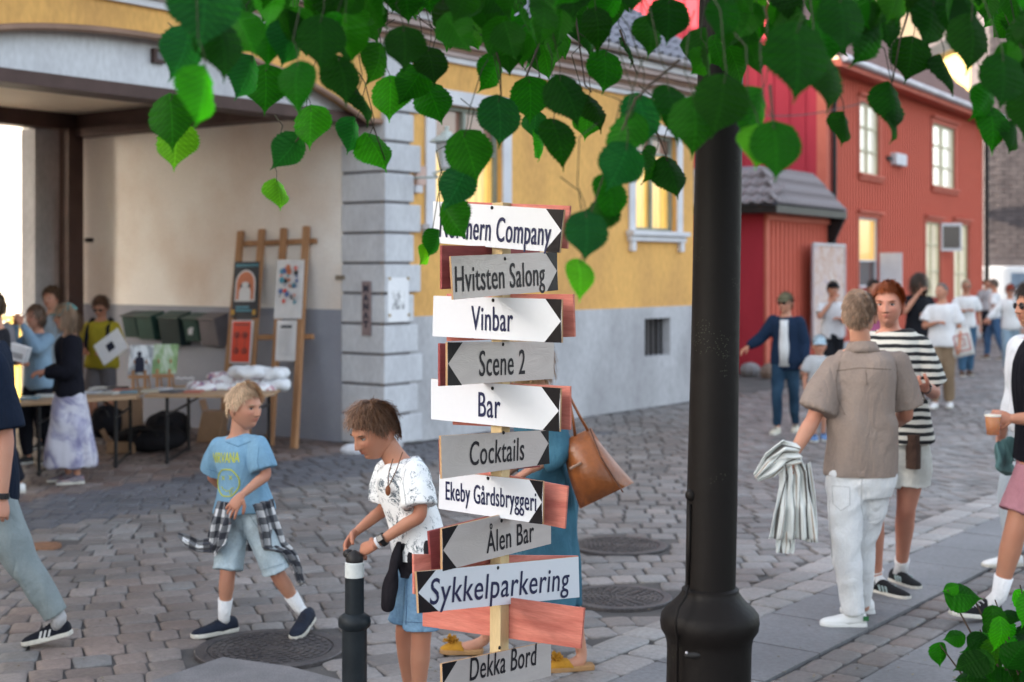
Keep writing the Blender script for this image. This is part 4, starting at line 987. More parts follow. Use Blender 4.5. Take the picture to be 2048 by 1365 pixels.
bag(300, 902, .38, .25, .13, 'long black holdall lying under the shirt table', 0); bag(335, 880, .25, .2, .16, 'rounded black bag behind the holdall under the table', 1); bag(212, 875, .18, .16, .18, 'black bag under the flyer table by the vendor\'s feet', 2)
# letter boxes on the limewashed wall
gm = [M('dark_green_enamel', (.035, .075, .065), .45), M('green_enamel', (.04, .09, .075), .45), M('black_green_enamel', (.022, .04, .042), .45), M('bottle_green_enamel', (.03, .075, .06), .45), M('taupe_enamel', (.19, .17, .18), .5)]
lb_ = ['dark green letter box, leftmost on the passage wall', 'green letter box between the leftmost and the black one', 'blackish letter box in the middle of the row, hanging lowest', 'green letter box with a white mark on its front', 'grey-brown letter box at the end of the row nearest the rack']
for k, (x0_, x1_, y0_, y1_) in enumerate([(249, 275, 624, 676), (277, 308, 624, 680), (322, 362, 624, 692), (370, 398, 628, 684), (402, 436, 627, 694)]):
    a = ray_plane(x0_, y0_, pq(0, 0, .16), -U); b2 = ray_plane(x1_, y1_, pq(0, 0, .16), -U); w = (b2 - a).dot(N); o_ = V(a.x, a.y, b2.z) + U * .17; h = a.z - b2.z
    t = empty('letter_box', o_, lb_[k], 'letter box', 'letter boxes on the passage wall')
    mb = MB(); s0 = -U * .16; s1 = -U * .22
    mb.extrude([o_, o_ + s0, o_ + s1 + Z * h * .82, o_ + Z * h], N * w); mb.build('body', gm[k], t, bevel=.008)
    mb = MB(); mb.box(o_ + Z * (h + .0) - N * .01 + U * 0, N * (w + .02), s1 * 1.12 - Z * h * .19, Z * .015); mb.build('lid', gm[(k + 2) % 4] if k < 4 else gm[4], t)
    if k == 3:
        for (dx, dz, ww, hh) in ((.35, .25, .3, .22), (.5, .4, .2, .2)): 
            mb = MB(); mb.box(o_ + s0 * 1.12 + N * w * dx + Z * h * dz - U * .015, N * w * ww, Z * h * hh, -U * .004); mb.build('mark', MAT['white_trim'], t)
    mb = MB(); mb.box(o_ + s1 * 1.02 + N * w * .2 + Z * h * .78, N * w * .6, Z * .02, -U * .004); mb.build('slot', MAT['black_metal'], t)
# wooden rack with posters
tops = [ray_plane(px, py, pq(0, 0, .05), -U) for px, py in ((479, 462), (521, 458), (565, 456), (610, 452))]
bots = [G(440, 880), G(489, 886), G(537, 891), G(585, 897)]
RK = empty('wooden_rack', (bots[1] + bots[2]) / 2, 'rough wooden rack of four leaning posts carrying posters against the passage wall', 'rack')
rn_ = ((tops[3] - tops[0]).cross(bots[3] - tops[3])).normalized(); rn_ = rn_ if rn_.y < 0 else -rn_
ex_ = (tops[3] - tops[0]).normalized()
for a, b2 in zip(tops, bots):
    mb = MB(); up_ = (a - b2); w_ = ex_ * .085; mb.box(b2 - w_ / 2, w_, up_, -rn_ * .05); mb.build('post', MAT['wood'], RK, bevel=.004)
for (pa_, pb_) in (((474, 490), (624, 484)), ((470, 678), (618, 676))):
    a, b2 = ray_plane(*pa_, tops[0], rn_), ray_plane(*pb_, tops[0], rn_); mb = MB(); mb.box(a - rn_ * .052, b2 - a, -rn_ * .035, V(0, 0, .055)); mb.build('crossbar', MAT['wood'], RK)
def poster(name, label, tl, tr, br, bl, base, art):
    cs = [ray_plane(px, py, tops[0] + rn_ * .012, rn_) for px, py in (tl, tr, br, bl)]
    t = empty(name, cs[3], label, 'poster'); mb = MB(); mb.extrude(cs, rn_ * .006); mb.build('sheet', base, t)
    O = cs[3]; EX = cs[2] - cs[3]; EY = cs[0] - cs[3]
    for j, (shape, mat_, *q) in enumerate(art):
        mb = MB(); q_ = lambda x, y: O + EX * x + EY * y + rn_ * (.008 + .0012 * j)
        if shape == 'r': x, y, w, h = q; mb.extrude([q_(x, y), q_(x + w, y), q_(x + w, y + h), q_(x, y + h)], rn_ * .001)
        elif shape == 'a': x, y, w, h = q; mb.extrude([q_(x, y), q_(x + w, y)] + [q_(x + w / 2 + w / 2 * math.cos(v), y + h * .55 + h * .45 * math.sin(v)) for v in [PI * i / 12 for i in range(13)]], rn_ * .001)
        elif shape == 'c': x, y, r, asp = q; mb.extrude([q_(x + r * math.cos(v), y + r * asp * math.sin(v)) for v in [2 * PI * i / 18 for i in range(18)]], rn_ * .001)
        elif shape == 's':
            x, y, r, asp = q; mb.extrude([q_(x + r * (1 if i % 2 else .45) * math.cos(v), y + r * asp * (1 if i % 2 else .45) * math.sin(v)) for i, v in enumerate([2 * PI * i / 16 for i in range(16)])], rn_ * .001)
        mb.build('print', mat_, t, fix=True)
mk = lambda n, c: M(n, c, .5, fine=.02)
cK, cC, cO, cW, cR, cB, cY = mk('poster_black', (.03, .035, .045)), mk('poster_cyan', (.10, .32, .42)), mk('poster_orange', (.62, .20, .10)), mk('poster_white', (.72, .72, .74)), mk('poster_red', (.78, .07, .03)), mk('poster_blue', (.10, .18, .40)), mk('poster_gold', (.6, .33, .05))
poster('black_concert_poster', 'black poster with an orange arch and cyan lettering, upper left on the rack', (470, 524), (519, 524), (516, 636), (463, 636), cK,
       [('r', cC, .08, .90, .84, .05)] + [('r', cK, .16 + .11 * i, .895, .02, .06) for i in range(7)] + [('a', cW, .12, .28, .76, .56), ('a', cO, .17, .31, .66, .50), ('c', cK, .5, .55, .20, .34), ('c', cW, .5, .58, .13, .36), ('a', cW, .28, .30, .44, .25), ('r', cC, .2, .16, .5, .035), ('r', cC, .2, .10, .6, .035), ('r', cY, .04, .04, .12, .09), ('r', cY, .84, .04, .12, .09)])
wild = [('c', [cR, cB, cO, cK, cC][i % 5], rnd.uniform(.2, .8), rnd.uniform(.25, .85), rnd.uniform(.03, .10), .6) for i in range(34)]
poster('red_blue_art_poster', 'white poster with a tangled red and blue drawing, upper right on the rack', (556, 520), (609, 520), (603, 638), (548, 638), cW, [('s' if i % 2 else 'c',) + w[1:] for i, w in enumerate(wild)])
poster('orange_star_poster', 'orange-red poster with four black stars, lower left on the rack', (465, 641), (508, 642), (501, 728), (460, 727), cW, [('r', cR, .05, .03, .90, .94), ('r', cK, .15, .88, .7, .03), ('r', cK, .29, .22, .02, .5), ('r', cK, .69, .22, .02, .5)] + [('s', cK, x, y, .17, .5) for x in (.3, .7) for y in (.28, .65)] + [('c', cR, x, y, .05, .5) for x in (.3, .7) for y in (.28, .65)])
poster('white_text_poster', 'white sheet with a black headline and fine text, lower right on the rack', (555, 641), (594, 642), (590, 723), (551, 722), cW, [('r', cK, .22 + .12 * i, .80, .09, .07) for i in range(5)] + [('r', M('pale_print', (.55, .56, .6), .5), .15, .15 + .07 * i, .7, .02) for i in range(9)])

# ================================================================= SIGNPOST
SD = 4.66
pc = P(996, 700, SD)
A1 = R(38); n1 = V(-math.sin(A1), -math.cos(A1)); e1 = V(math.cos(A1), -math.sin(A1))        # left-facing side: board runs towards the viewer at its right end
n2 = V(math.cos(A1), -math.sin(A1)); n2 = V(math.sin(R(52)), -math.cos(R(52)))
SP = empty('signpost', (pc.x, pc.y, 0), 'wooden signpost with ten stacked white and grey arrow boards naming bars and stages', 'signpost')  # the grey boards are white vinyl with shade put into the colour
MAT['post_pine'] = M('pale_pine_post', (.60, .46, .26), .7, (.52, .38, .20), 4, stretch=(6, 6, .6), fine=.1)
MAT['board_white'] = M('white_sign_vinyl', (.66, .68, .73), .35, (.64, .66, .71), 2, fine=.01, spec=.5)
m_, nt, b = new_mat('shaded_white_sign_vinyl'); L = nt.links; MAT['board_shaded'] = m_  # white vinyl with the shade of its facing put into a greyer colour
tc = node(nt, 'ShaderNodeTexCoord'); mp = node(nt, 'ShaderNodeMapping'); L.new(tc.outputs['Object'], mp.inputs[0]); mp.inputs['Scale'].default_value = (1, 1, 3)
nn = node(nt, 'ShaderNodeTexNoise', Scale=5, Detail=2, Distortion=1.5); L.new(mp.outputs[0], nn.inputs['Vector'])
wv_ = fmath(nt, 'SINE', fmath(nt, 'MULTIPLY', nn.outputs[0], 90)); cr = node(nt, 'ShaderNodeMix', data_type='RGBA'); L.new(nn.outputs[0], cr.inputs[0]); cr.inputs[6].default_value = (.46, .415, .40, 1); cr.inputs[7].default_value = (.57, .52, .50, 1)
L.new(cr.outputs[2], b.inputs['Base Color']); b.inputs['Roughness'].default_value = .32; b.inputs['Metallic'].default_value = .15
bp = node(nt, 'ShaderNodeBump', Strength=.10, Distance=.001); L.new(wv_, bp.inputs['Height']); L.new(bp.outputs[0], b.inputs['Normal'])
MAT['board_back'] = M('salmon_painted_wood', (.60, .21, .16), .55, (.46, .13, .10), 5, stretch=(1, 1, 9), fine=.12, fscale=30)
MAT['board_back_dark'] = M('maroon_painted_wood', (.30, .07, .07), .55, (.24, .05, .05), 5, stretch=(1, 1, 9), fine=.12, fscale=30)
MAT['arrow_black'] = M('matt_black_vinyl', (.010, .009, .012), .35, bump=.3, bscale=40, bdist=.004)
MAT['sign_ink'] = M('sign_ink', (.022, .026, .075), .4, fine=.02)
MAT['sign_ink2'] = M('sign_ink_black', (.016, .014, .020), .4, fine=.02)
hw = .0225; lean = -.012
mb = MB(); qq = [V(pc.x, pc.y) + (n1 * a + e1 * b2) * hw for a, b2 in ((1, 1), (1, -1), (-1, -1), (-1, 1))]
ztop = P(1000, 406, SD).z
mb.rings([[q + V(-.012 * 0, 0, 0) for q in qq], [q + V(.012, 0, ztop) for q in qq]]); mb.build('post', MAT['post_pine'], SP, bevel=.002)
def letters(txt, parent, plane_p, plane_n, cx, cy, wpx, cap, ex, mat, strokes=3, thick=.16):
    """condensed grotesque lettering as flat print"""
    c0 = ray_plane(cx, cy, plane_p, plane_n); n = plane_n.normalized()
    ey = n.cross(ex).normalized(); ey = ey if ey.z > 0 else -ey
    cu = bpy.data.curves.new('lettering', 'FONT'); cu.body = txt; cu.size = 1; cu.align_x = 'LEFT'; cu.resolution_u = 4; cu.space_character = 1.06; cu.offset = .004
    o = bpy.data.objects.new('lettering', cu); COL.objects.link(o); bpy.context.view_layer.update()
    me0 = bpy.data.meshes.new_from_object(o.evaluated_get(bpy.context.evaluated_depsgraph_get())); bpy.data.objects.remove(o)
    xs = [v.co.x for v in me0.vertices]; x0, x1 = min(xs), max(xs)
    # world width of the word
    a, b2 = c0, c0 + ex * .1; pxm = abs((b2.x / b2.y - a.x / a.y) * F) / .1; W_ = wpx / pxm; capw = cap * 1.14 * c0.y / F
    sx = W_ / (x1 - x0); sy = capw / .73; st = max(.0, sy * .062 - sx * .085)
    vs, fs = [], []
    for k in range(strokes):
        off = (k - (strokes - 1) / 2) / max(1, strokes - 1) * st
        base = len(vs)
        for v in me0.vertices:
            p = c0 + ex * ((v.co.x - (x0 + x1) / 2) * sx * (1 - st / W_) + off) + ey * ((v.co.y - .365) * sy) + n * (.0012 + .0002 * k)
            vs.append(p - world_loc(parent))
        fs += [tuple(i + base for i in p.vertices) for p in me0.polygons]
    me = bpy.data.meshes.new('lettering'); me.from_pydata([tuple(v) for v in vs], [], fs); me.materials.append(mat)
    ob = bpy.data.objects.new('lettering', me); link(ob, parent); return ob
def arrow_board(label, side, TL, TR, BR, BL, tri, text, tc_, wpx, cap, white, screw):
    n = n1 if side == 1 else n2; p0 = V(pc.x, pc.y, 0) + n * (hw + .002 if side == 1 else hw + .002) ; p0f = p0 + n * .008
    q = [ray_plane(*p, p0f, n) for p in (TL, TR, BR, BL)]
    o = None; mb = MB(); mb.extrude([v - n * .008 for v in q], n * .008)
    mat = MAT['board_white'] if white else MAT['board_shaded']
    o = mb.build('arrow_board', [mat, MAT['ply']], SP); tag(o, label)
    me = o.data; me.materials.append(MAT['ply'])
    for p in me.polygons: p.material_index = 0 if abs(p.normal.dot(n)) > .9 else 1
    t3 = [ray_plane(*p, p0f, n) for p in tri]
    rightward = tri[1][0] > tri[0][0]
    ct, cb = (q[1], q[2]) if rightward else (q[0], q[3])
    mb = MB(); d = n * .0009
    mb.extrude([t3[0], ct, t3[1]], d); mb.extrude([t3[2], cb, t3[1]], d); mb.build('arrow_corner', MAT['arrow_black'], o, origin=world_loc(SP))
    ex = ((q[1] - q[0]).normalized() + (q[2] - q[3]).normalized()).normalized()
    letters(text, o, p0f, n, *tc_, wpx, cap, ex, MAT['sign_ink'] if white else MAT['sign_ink2'])
    sc = ray_plane(*screw, p0f, n); mb = MB(); mb.lathe(sc, [(.002, .004), (.004, .003), (.0062, .0005), (.0062, -.001)], 12, axis=n); mb.build('screw', MAT['black_metal'], o)
    return o
def back_board(label, side, pts, dark, off=.0):
    n = n1 if side == 1 else n2; p0 = V(pc.x, pc.y, 0) - n * (hw + .004 + off); q = [ray_plane(*p, p0, n) for p in pts]
    mb = MB(); mb.extrude(q, -n * .009); o = mb.build('back_board', MAT['board_back_dark'] if dark else MAT['board_back'], SP, bevel=.001); tag(o, label)
back_board('salmon-red board behind the topmost arrow board', 1, [(930, 404), (1140, 412), (1134, 498), (925, 480)], False)
back_board('dark red board behind the second arrow board', 2, [(884, 491), (1080, 494), (1080, 570), (884, 579)], True)
back_board('salmon-red board behind the Vinbar board', 1, [(893, 588), (1146, 589), (1149, 674), (893, 683)], False)
back_board('narrow dark red board behind the Scene 2 board', 2, [(880, 687), (1060, 690), (1060, 760), (880, 773)], True)
back_board('salmon-red board behind the Bar board', 1, [(905, 762), (1140, 773), (1140, 860), (905, 850)], False)
back_board('dark red board behind the Cocktails board', 2, [(881, 880), (1080, 872), (1080, 935), (883, 950)], True)
back_board('salmon-red board sticking out behind the Ekeby board', 1, [(900, 930), (1135, 973), (1129, 1058), (900, 1012)], False)
back_board('dark red board sticking out left of the fourth board from the bottom', 2, [(858, 1063), (1060, 1012), (1070, 1095), (864, 1145)], True)
back_board('salmon-red board behind the Sykkelparkering board', 2, [(828, 1109), (1157, 1112), (1157, 1185), (829, 1189)], False, .002)
back_board('salmon-red board tilting down to the right below Sykkelparkering', 1, [(845, 1172), (1168, 1217), (1161, 1298), (845, 1253)], False)
arrow_board('topmost white arrow board reading Northern Company', 1, (866, 403), (1128, 420), (1119, 506), (866, 486), ((1092, 418), (1123, 462), (1088, 504)), 'Northern Company', (988, 457), 226, 45, True, (984, 416))
arrow_board('grey arrow board reading Hvitsten Salong', 2, (902, 513), (1114, 504), (1116, 581), (907, 600), ((1090, 505), (1114, 542), (1094, 583)), 'Hvitsten Salong', (1003, 551), 176, 46, False, (1010, 518))  # white board, grey from the shade put into its colour
arrow_board('white arrow board reading Vinbar', 1, (867, 592), (1123, 599), (1123, 686), (865, 673), ((1091, 598), (1122, 643), (1089, 685)), 'Vinbar', (984, 636), 85, 45, True, (986, 601))
arrow_board('grey arrow board pointing left reading Scene 2', 2, (895, 685), (1108, 683), (1107, 758), (895, 772), ((925, 685), (896, 728), (924, 771)), 'Scene 2', (1005, 724), 90, 46, False, (1006, 689))  # white board, grey from the shade put into its colour
arrow_board('white arrow board reading Bar', 1, (862, 758), (1121, 777), (1119, 864), (862, 839), ((1083, 774), (1118, 822), (1085, 861)), 'Bar', (979, 809), 45, 46, True, (985, 777))
arrow_board('grey arrow board reading Cocktails', 2, (882, 872), (1097, 861), (1099, 928), (884, 958), ((1081, 863), (1097, 887), (1074, 931)), 'Cocktails', (995, 901), 107, 43, False, (1007, 866))  # white board, grey from the shade put into its colour
arrow_board('white arrow board reading Ekeby Gårdsbryggeri', 1, (879, 942), (1086, 963), (1085, 1049), (877, 1018), ((1059, 960), (1084, 1005), (1057, 1046)), 'Ekeby Gårdsbryggeri', (980, 991), 184, 35, True, (976, 957))
arrow_board('grey arrow board pointing left reading Ålen Bar', 2, (884, 1058), (1102, 1006), (1102, 1088), (885, 1143), ((916, 1050), (886, 1101), (913, 1136)), 'Ålen Bar', (1021, 1072), 93, 40, False, (1003, 1042))  # white board, grey from the shade put into its colour
arrow_board('wide white arrow board pointing left reading Sykkelparkering', 2, (833, 1144), (1157, 1114), (1159, 1195), (838, 1227), ((871, 1141), (836, 1186), (877, 1223)), 'Sykkelparkering', (1008, 1168), 272, 45, True, (996, 1136))
arrow_board('grey arrow board pointing left reading Dekka Bord, lowest of the stack', 2, (884, 1328), (1102, 1283), (1102, 1352), (885, 1412), ((914, 1322), (886, 1368), (915, 1404)), 'Dekka Bord', (1008, 1322), 130, 41, False, (999, 1296))  # white board, grey from the shade put into its colour
# ================================================================= PEOPLE
def nrm(v): return v / (np.linalg.norm(v, axis=-1, keepdims=True) + 1e-12)
def remesh(mb, voxel, smooth=3):
    me = mb.mesh('tmp', []); o = bpy.data.objects.new('tmp', me); COL.objects.link(o)
    bm = bmesh.new(); bm.from_mesh(me); bmesh.ops.recalc_face_normals(bm, faces=bm.faces); bm.to_mesh(me); bm.free()
    r = o.modifiers.new('r', 'REMESH'); r.mode = 'VOXEL'; r.voxel_size = voxel
    s = o.modifiers.new('s', 'SMOOTH'); s.factor = .5; s.iterations = smooth
    dg = bpy.context.evaluated_depsgraph_get(); dg.update(); ev = o.evaluated_get(dg); m2 = bpy.data.meshes.new_from_object(ev)
    n = len(m2.vertices); co = np.empty(n * 3); m2.vertices.foreach_get('co', co); co = co.reshape(-1, 3)
    no = np.empty(n * 3); m2.vertices.foreach_get('normal', no); no = no.reshape(-1, 3)
    fs = [tuple(p.vertices) for p in m2.polygons]
    bpy.data.objects.remove(o); bpy.data.meshes.remove(me); bpy.data.meshes.remove(m2)
    return co, no, fs
def folds(co, no, amp, seed, zs=.35, f=26):
    """cloth folds: warped ridges, stronger where cloth hangs"""
    r = np.random.RandomState(seed); d = np.zeros(len(co)); p = co * np.array([1, 1, zs])
    for i in range(5):
        k = r.normal(size=3); k /= np.linalg.norm(k); k2 = r.normal(size=3) * 9; fr = f * (0.5 + .45 * i)
        w = np.sin(p @ k * fr + 1.4 * np.sin(p @ k2 * .6 + r.rand() * 6) + r.rand() * 6)
        d += (.5 + .5 * w) ** 1.6 * (1.0 / (1 + .4 * i)) * (.5 + .5 * np.sin(co @ (r.normal(size=3) * 5) + i))
    return co + no * ((d - .6) * amp * .9)[:, None]
def mesh_obj(name, co, fs, mats, parent, colors=None, smooth=True, mi=None):
    w = world_loc(parent) if parent is not None else V(0, 0, 0)
    me = bpy.data.meshes.new(name); c = np.asarray(co) - np.array(w); me.from_pydata(c.tolist(), [], fs)
    for m in (mats if isinstance(mats, (list, tuple)) else [mats]): me.materials.append(m)
    if smooth: me.polygons.foreach_set('use_smooth', [True] * len(me.polygons))
    if mi is not None: me.polygons.foreach_set('material_index', mi)
    if colors is not None:
        ca = me.color_attributes.new('tint', 'FLOAT_COLOR', 'POINT'); a = np.ones((len(co), 4), dtype=np.float32); a[:, :3] = colors; ca.data.foreach_set('color', a.ravel())
    me.update(); o = bpy.data.objects.new(name, me); link(o, parent); return o
_skin = {}
def skin(col):
    if col in _skin: return _skin[col]
    m, nt, b = new_mat('skin'); L = nt.links
    at = node(nt, 'ShaderNodeAttribute', attribute_name='tint'); tc = node(nt, 'ShaderNodeTexCoord'); n = node(nt, 'ShaderNodeTexNoise', Scale=14, Detail=4); L.new(tc.outputs['Object'], n.inputs['Vector'])
    mx = node(nt, 'ShaderNodeMix', data_type='RGBA'); L.new(n.outputs[0], mx.inputs[0]); mx.inputs[6].default_value = rgba(col); mx.inputs[7].default_value = rgba((col[0] * .9, col[1] * .78, col[2] * .74))
    mu = node(nt, 'ShaderNodeVectorMath', operation='MULTIPLY'); L.new(mx.outputs[2], mu.inputs[0]); L.new(at.outputs['Color'], mu.inputs[1]); L.new(mu.outputs[0], b.inputs['Base Color'])
    b.inputs['Roughness'].default_value = .55; b.inputs['Subsurface Weight'].default_value = .12; b.inputs['Subsurface Radius'].default_value = (.02, .008, .004); b.inputs['Subsurface Scale'].default_value = .5; b.inputs['Specular IOR Level'].default_value = .35
    _skin[col] = m; return m
FAIR, TAN_, LIGHT_ = (.50, .26, .175), (.43, .21, .135), (.60, .37, .29)
_hair = {}
def hairmat(col):
    if col in _hair: return _hair[col]
    m, nt, b = new_mat('hair'); L = nt.links
    g_ = node(nt, 'ShaderNodeNewGeometry'); mr = node(nt, 'ShaderNodeMapRange'); mr.inputs[3].default_value = .55; mr.inputs[4].default_value = 1.45; L.new(g_.outputs['Random Per Island'], mr.inputs[0])
    s = node(nt, 'ShaderNodeVectorMath', operation='SCALE'); s.inputs[0].default_value = col; L.new(mr.outputs[0], s.inputs['Scale']); L.new(s.outputs[0], b.inputs['Base Color'])
    b.inputs['Roughness'].default_value = .5; b.inputs['Specular IOR Level'].default_value = .35; _hair[col] = m; return m

def head_shape(d):
    """skull and face surface for unit directions d (x side, y forward, z up); metres for an adult"""
    x, y, z = d[:, 0], d[:, 1], d[:, 2]
    p = np.stack([x * .076, y * .096, z * .118], 1)
    low = np.clip(-z, 0, 1)
    p[:, 0] *= 1 - .25 * low ** 1.7 - .06 * np.clip(z, 0, 1) ** 3
    back = (y < 0)
    p[:, 1] += np.where(back, low ** 1.4 * .045 * (-y), 0)           # nape comes in
    p[:, 1] += np.where(~back, -.010 * np.clip(z - .15, 0, 1) * y, 0)   # forehead leans back
    p[:, 1] += np.where(~back, .012 * low * (1 - np.abs(x)), 0)
    fr = np.clip(y * 2.2, 0, 1); X, Zc = p[:, 0].copy(), p[:, 2].copy(); g = lambda x0, z0, sx, sz: np.exp(-((X - x0) / sx) ** 2 - ((Zc - z0) / sz) ** 2)
    dy = np.zeros(len(d))
    t = np.clip((.016 - Zc) / .046, 0, 1); ridge = np.where((Zc < .02) & (Zc > -.042), t ** .85 * .019 + .004, 0) * np.clip((Zc + .042) / .010, 0, 1)
    dy += ridge * np.exp(-(X / (.0065 + .006 * t)) ** 2)
    dy += .006 * (g(-.012, -.031, .006, .006) + g(.012, -.031, .006, .006))
    dy += .0055 * (g(-.03, .026, .018, .008) + g(.03, .026, .018, .008)) + .003 * g(0, .024, .014, .01)
    dy += -.0105 * (g(-.030, .006, .015, .011) + g(.030, .006, .015, .011))
    dy += .0045 * (g(-.040, -.022, .018, .018) + g(.040, -.022, .018, .018))
    dy += .0075 * g(0, -.0495, .020, .0042) + .0085 * g(0, -.0590, .017, .0048) - .0045 * g(0, -.0542, .024, .0018)
    dy += -.003 * g(0, -.069, .02, .005) + .010 * g(0, -.089, .020, .015)
    p[:, 1] += dy * fr
    return p
def head_tint(p, y, stubble=0):
    X, Zc = p[:, 0], p[:, 2]; g = lambda x0, z0, sx, sz: np.exp(-((X - x0) / sx) ** 2 - ((Zc - z0) / sz) ** 2); f = (y > .2)
    c = np.ones((len(p), 3)); lips = np.clip((g(0, -.0495, .020, .0045) + g(0, -.0585, .017, .005)) * 1.2, 0, 1) * f
    c *= 1 - lips[:, None] * np.array([.06, .27, .22])
    ml = np.clip(g(0, -.0542, .021, .0016), 0, 1) * f; c *= 1 - ml[:, None] * np.array([.55, .7, .65])
    ch = (g(-.042, -.02, .02, .016) + g(.042, -.02, .02, .016)) * f; c *= 1 - ch[:, None] * np.array([.0, .12, .10])
    ns = (g(-.008, -.0385, .0045, .003) + g(.008, -.0385, .0045, .003)) * f; c *= 1 - ns[:, None] * .6
    if stubble: s_ = np.clip((-Zc - .035) / .03, 0, 1) * np.clip(y + .35, 0, 1) * stubble; c *= 1 - s_[:, None] * .45
    return c
def sphere_grid(nl, nz):
    th = np.linspace(0, 2 * PI, nl, endpoint=False); ph = np.linspace(-PI / 2 + .02, PI / 2 - .02, nz)
    T, Ph = np.meshgrid(th, ph); d = np.stack([np.cos(Ph) * np.sin(T), np.cos(Ph) * np.cos(T), np.sin(Ph)], -1).reshape(-1, 3)
    fs = [(i * nl + j, i * nl + (j + 1) % nl, (i + 1) * nl + (j + 1) % nl, (i + 1) * nl + j) for i in range(nz - 1) for j in range(nl)]
    fs = [f[::-1] for f in fs]; fs.append(tuple(range(nl))); fs.append(tuple((nz - 1) * nl + j for j in range(nl))[::-1]); return d, fs
def frame(yaw, pitch=0, roll=0):
    a, p = R(yaw), R(pitch); f = V(math.sin(a) * math.cos(p), -math.cos(a) * math.cos(p), -math.sin(p)); u = V(0, 0, 1); x = f.cross(u).normalized(); u = x.cross(f).normalized()
    if roll: q = Quaternion(f, R(roll)); x = q @ x; u = q @ u
    return np.array([x, f, u])          # rows: side, forward, up
def hairline(d, style):
    ang = np.degrees(np.arctan2(np.abs(d[:, 0]), d[:, 1]))
    if style == 'cap': xs, zs = [0, 60, 85, 105, 130, 180], [.9, .9, .1, -.05, -.35, -.5]
    elif style == 'long': xs, zs = [0, 35, 60, 80, 110, 180], [.62, .55, .1, -.35, -.7, -.75]
    elif style == 'longcap': xs, zs = [0, 60, 80, 105, 180], [.95, .9, .0, -.35, -.7]
    elif style == 'bald': xs, zs = [0, 50, 80, 100, 130, 180], [.70, .60, .15, .1, -.3, -.45]
    else: xs, zs = [0, 40, 60, 78, 92, 108, 130, 180], [.56, .52, .36, .02, -.05, .08, -.30, -.48]
    return np.interp(ang, xs, zs)
def to_world(p, c, fr, s): return (p * s) @ fr + np.array(c)
def make_hair(parent, c, fr, s, col, style='short', n=1100, length=.05, thick=.014, width=.0045, seed=1, fringe=0, messy=.35, name='hair'):
    r = np.random.RandomState(seed); m = hairmat(col)
    d, fs = sphere_grid(40, 30); base = head_shape(d); hl = hairline(d, style); k = np.clip((d[:, 2] - hl + .02) / .16, 0, 1); k = k * k * (3 - 2 * k)
    nn = nrm(base / np.array([.076, .096, .118]) ** 2 * .01)
    lump = .004 * np.sin(d @ np.array([9, 7, 5]) + seed) + .003 * np.sin(d @ np.array([-13, 11, 9]))
    top_ = .5 + .75 * np.clip(d[:, 2], 0, 1) if 'long' not in style else 1
    sh = base + nn * (k * (thick * top_ + lump) - (1 - k) * .014)[:, None]
    vs = [to_world(sh, c, fr, s)]; faces = [list(f) for f in fs]; off = len(sh)
    crown = np.array([.15, -.42, .9]); crown /= np.linalg.norm(crown); cnt = 0; P_, Fc = [], []
    while cnt < n:
        q = r.normal(size=3); q /= np.linalg.norm(q)
        if q[2] < hairline(q[None], style)[0] + .02: continue
        root = head_shape(q[None])[0] + nrm(q) * thick * (.35 + .5 * max(0, q[2])); nv = nrm(q / np.array([.076, .096, .118]))
        t = q - crown; t -= nv * t.dot(nv); t = nrm(t)
        if fringe and q[1] > .2: t = nrm(t + np.array([.55 * fringe, .25, -.2]))
        t = nrm(t + r.normal(size=3) * messy * .5); t -= nv * t.dot(nv) * .9; t = nrm(t)
        L_ = length * (.65 + .6 * r.rand()) * ((1.25 if q[2] > .5 else .55) if 'long' not in style else 1.15) * (.45 if (q[1] > .4 and q[2] < .8 and 'long' not in style) else 1)
        pts = [root]; cur = root.copy(); dirv = nrm(t + nv * (.22 if 'long' not in style else .15)); seg = 4 if L_ > .07 else 3
        for i in range(seg):
            cur = cur + dirv * L_ / seg; e = cur / (np.array([.076, .096, .118]) + thick * .8 + .001); le = np.linalg.norm(e)
            if le < 1.0: cur = cur / le
            pts.append(cur.copy()); dirv = nrm(dirv + np.array([0, 0, -.12 if 'long' not in style else -.55]) + r.normal(size=3) * messy * .18)
        sd = np.cross(nrm(pts[1] - pts[0]), nv); sd = nrm(sd); b0 = off + len(P_)
        for i, p in enumerate(pts):
            w = width * (1 - .8 * (i / seg) ** 1.5); P_.append(p - sd * w / 2); P_.append(p + sd * w / 2 + nv * .0008)
        for i in range(seg): Fc.append((b0 + 2 * i, b0 + 2 * i + 1, b0 + 2 * i + 3, b0 + 2 * i + 2))
        cnt += 1
    vs.append(to_world(np.array(P_), c, fr, s)); return mesh_obj(name, np.vstack(vs), [tuple(f) for f in faces] + Fc, m, parent)
def ear_part(mb, c, fr, s):
    for sx in (-1, 1):
        p = to_world(np.array([[sx * .077, -.006, -.006]]), c, fr, s)[0]; X, Y, U_ = [Vector(v) for v in fr]
        tilt = (X * sx + Y * -.35).normalized(); ax = (Y - tilt * Y.dot(tilt)).normalized()
        mb.ellipsoid(Vector(p), .008 * s, .017 * s, .030 * s, tilt, ax, U_, 12, 8); mb.ellipsoid(Vector(p) - U_ * .024 * s + ax * .002 * s, .006 * s, .009 * s, .010 * s, tilt, ax, U_, 8, 6)
        # rim of the ear
        mb.tube([Vector(p) + tilt * .006 * s + (ax * math.cos(a) * .014 + U_ * math.sin(a) * .025) * s for a in [-.9 + i * (PI + 1.1) / 9 for i in range(10)]], .0032 * s, 6)
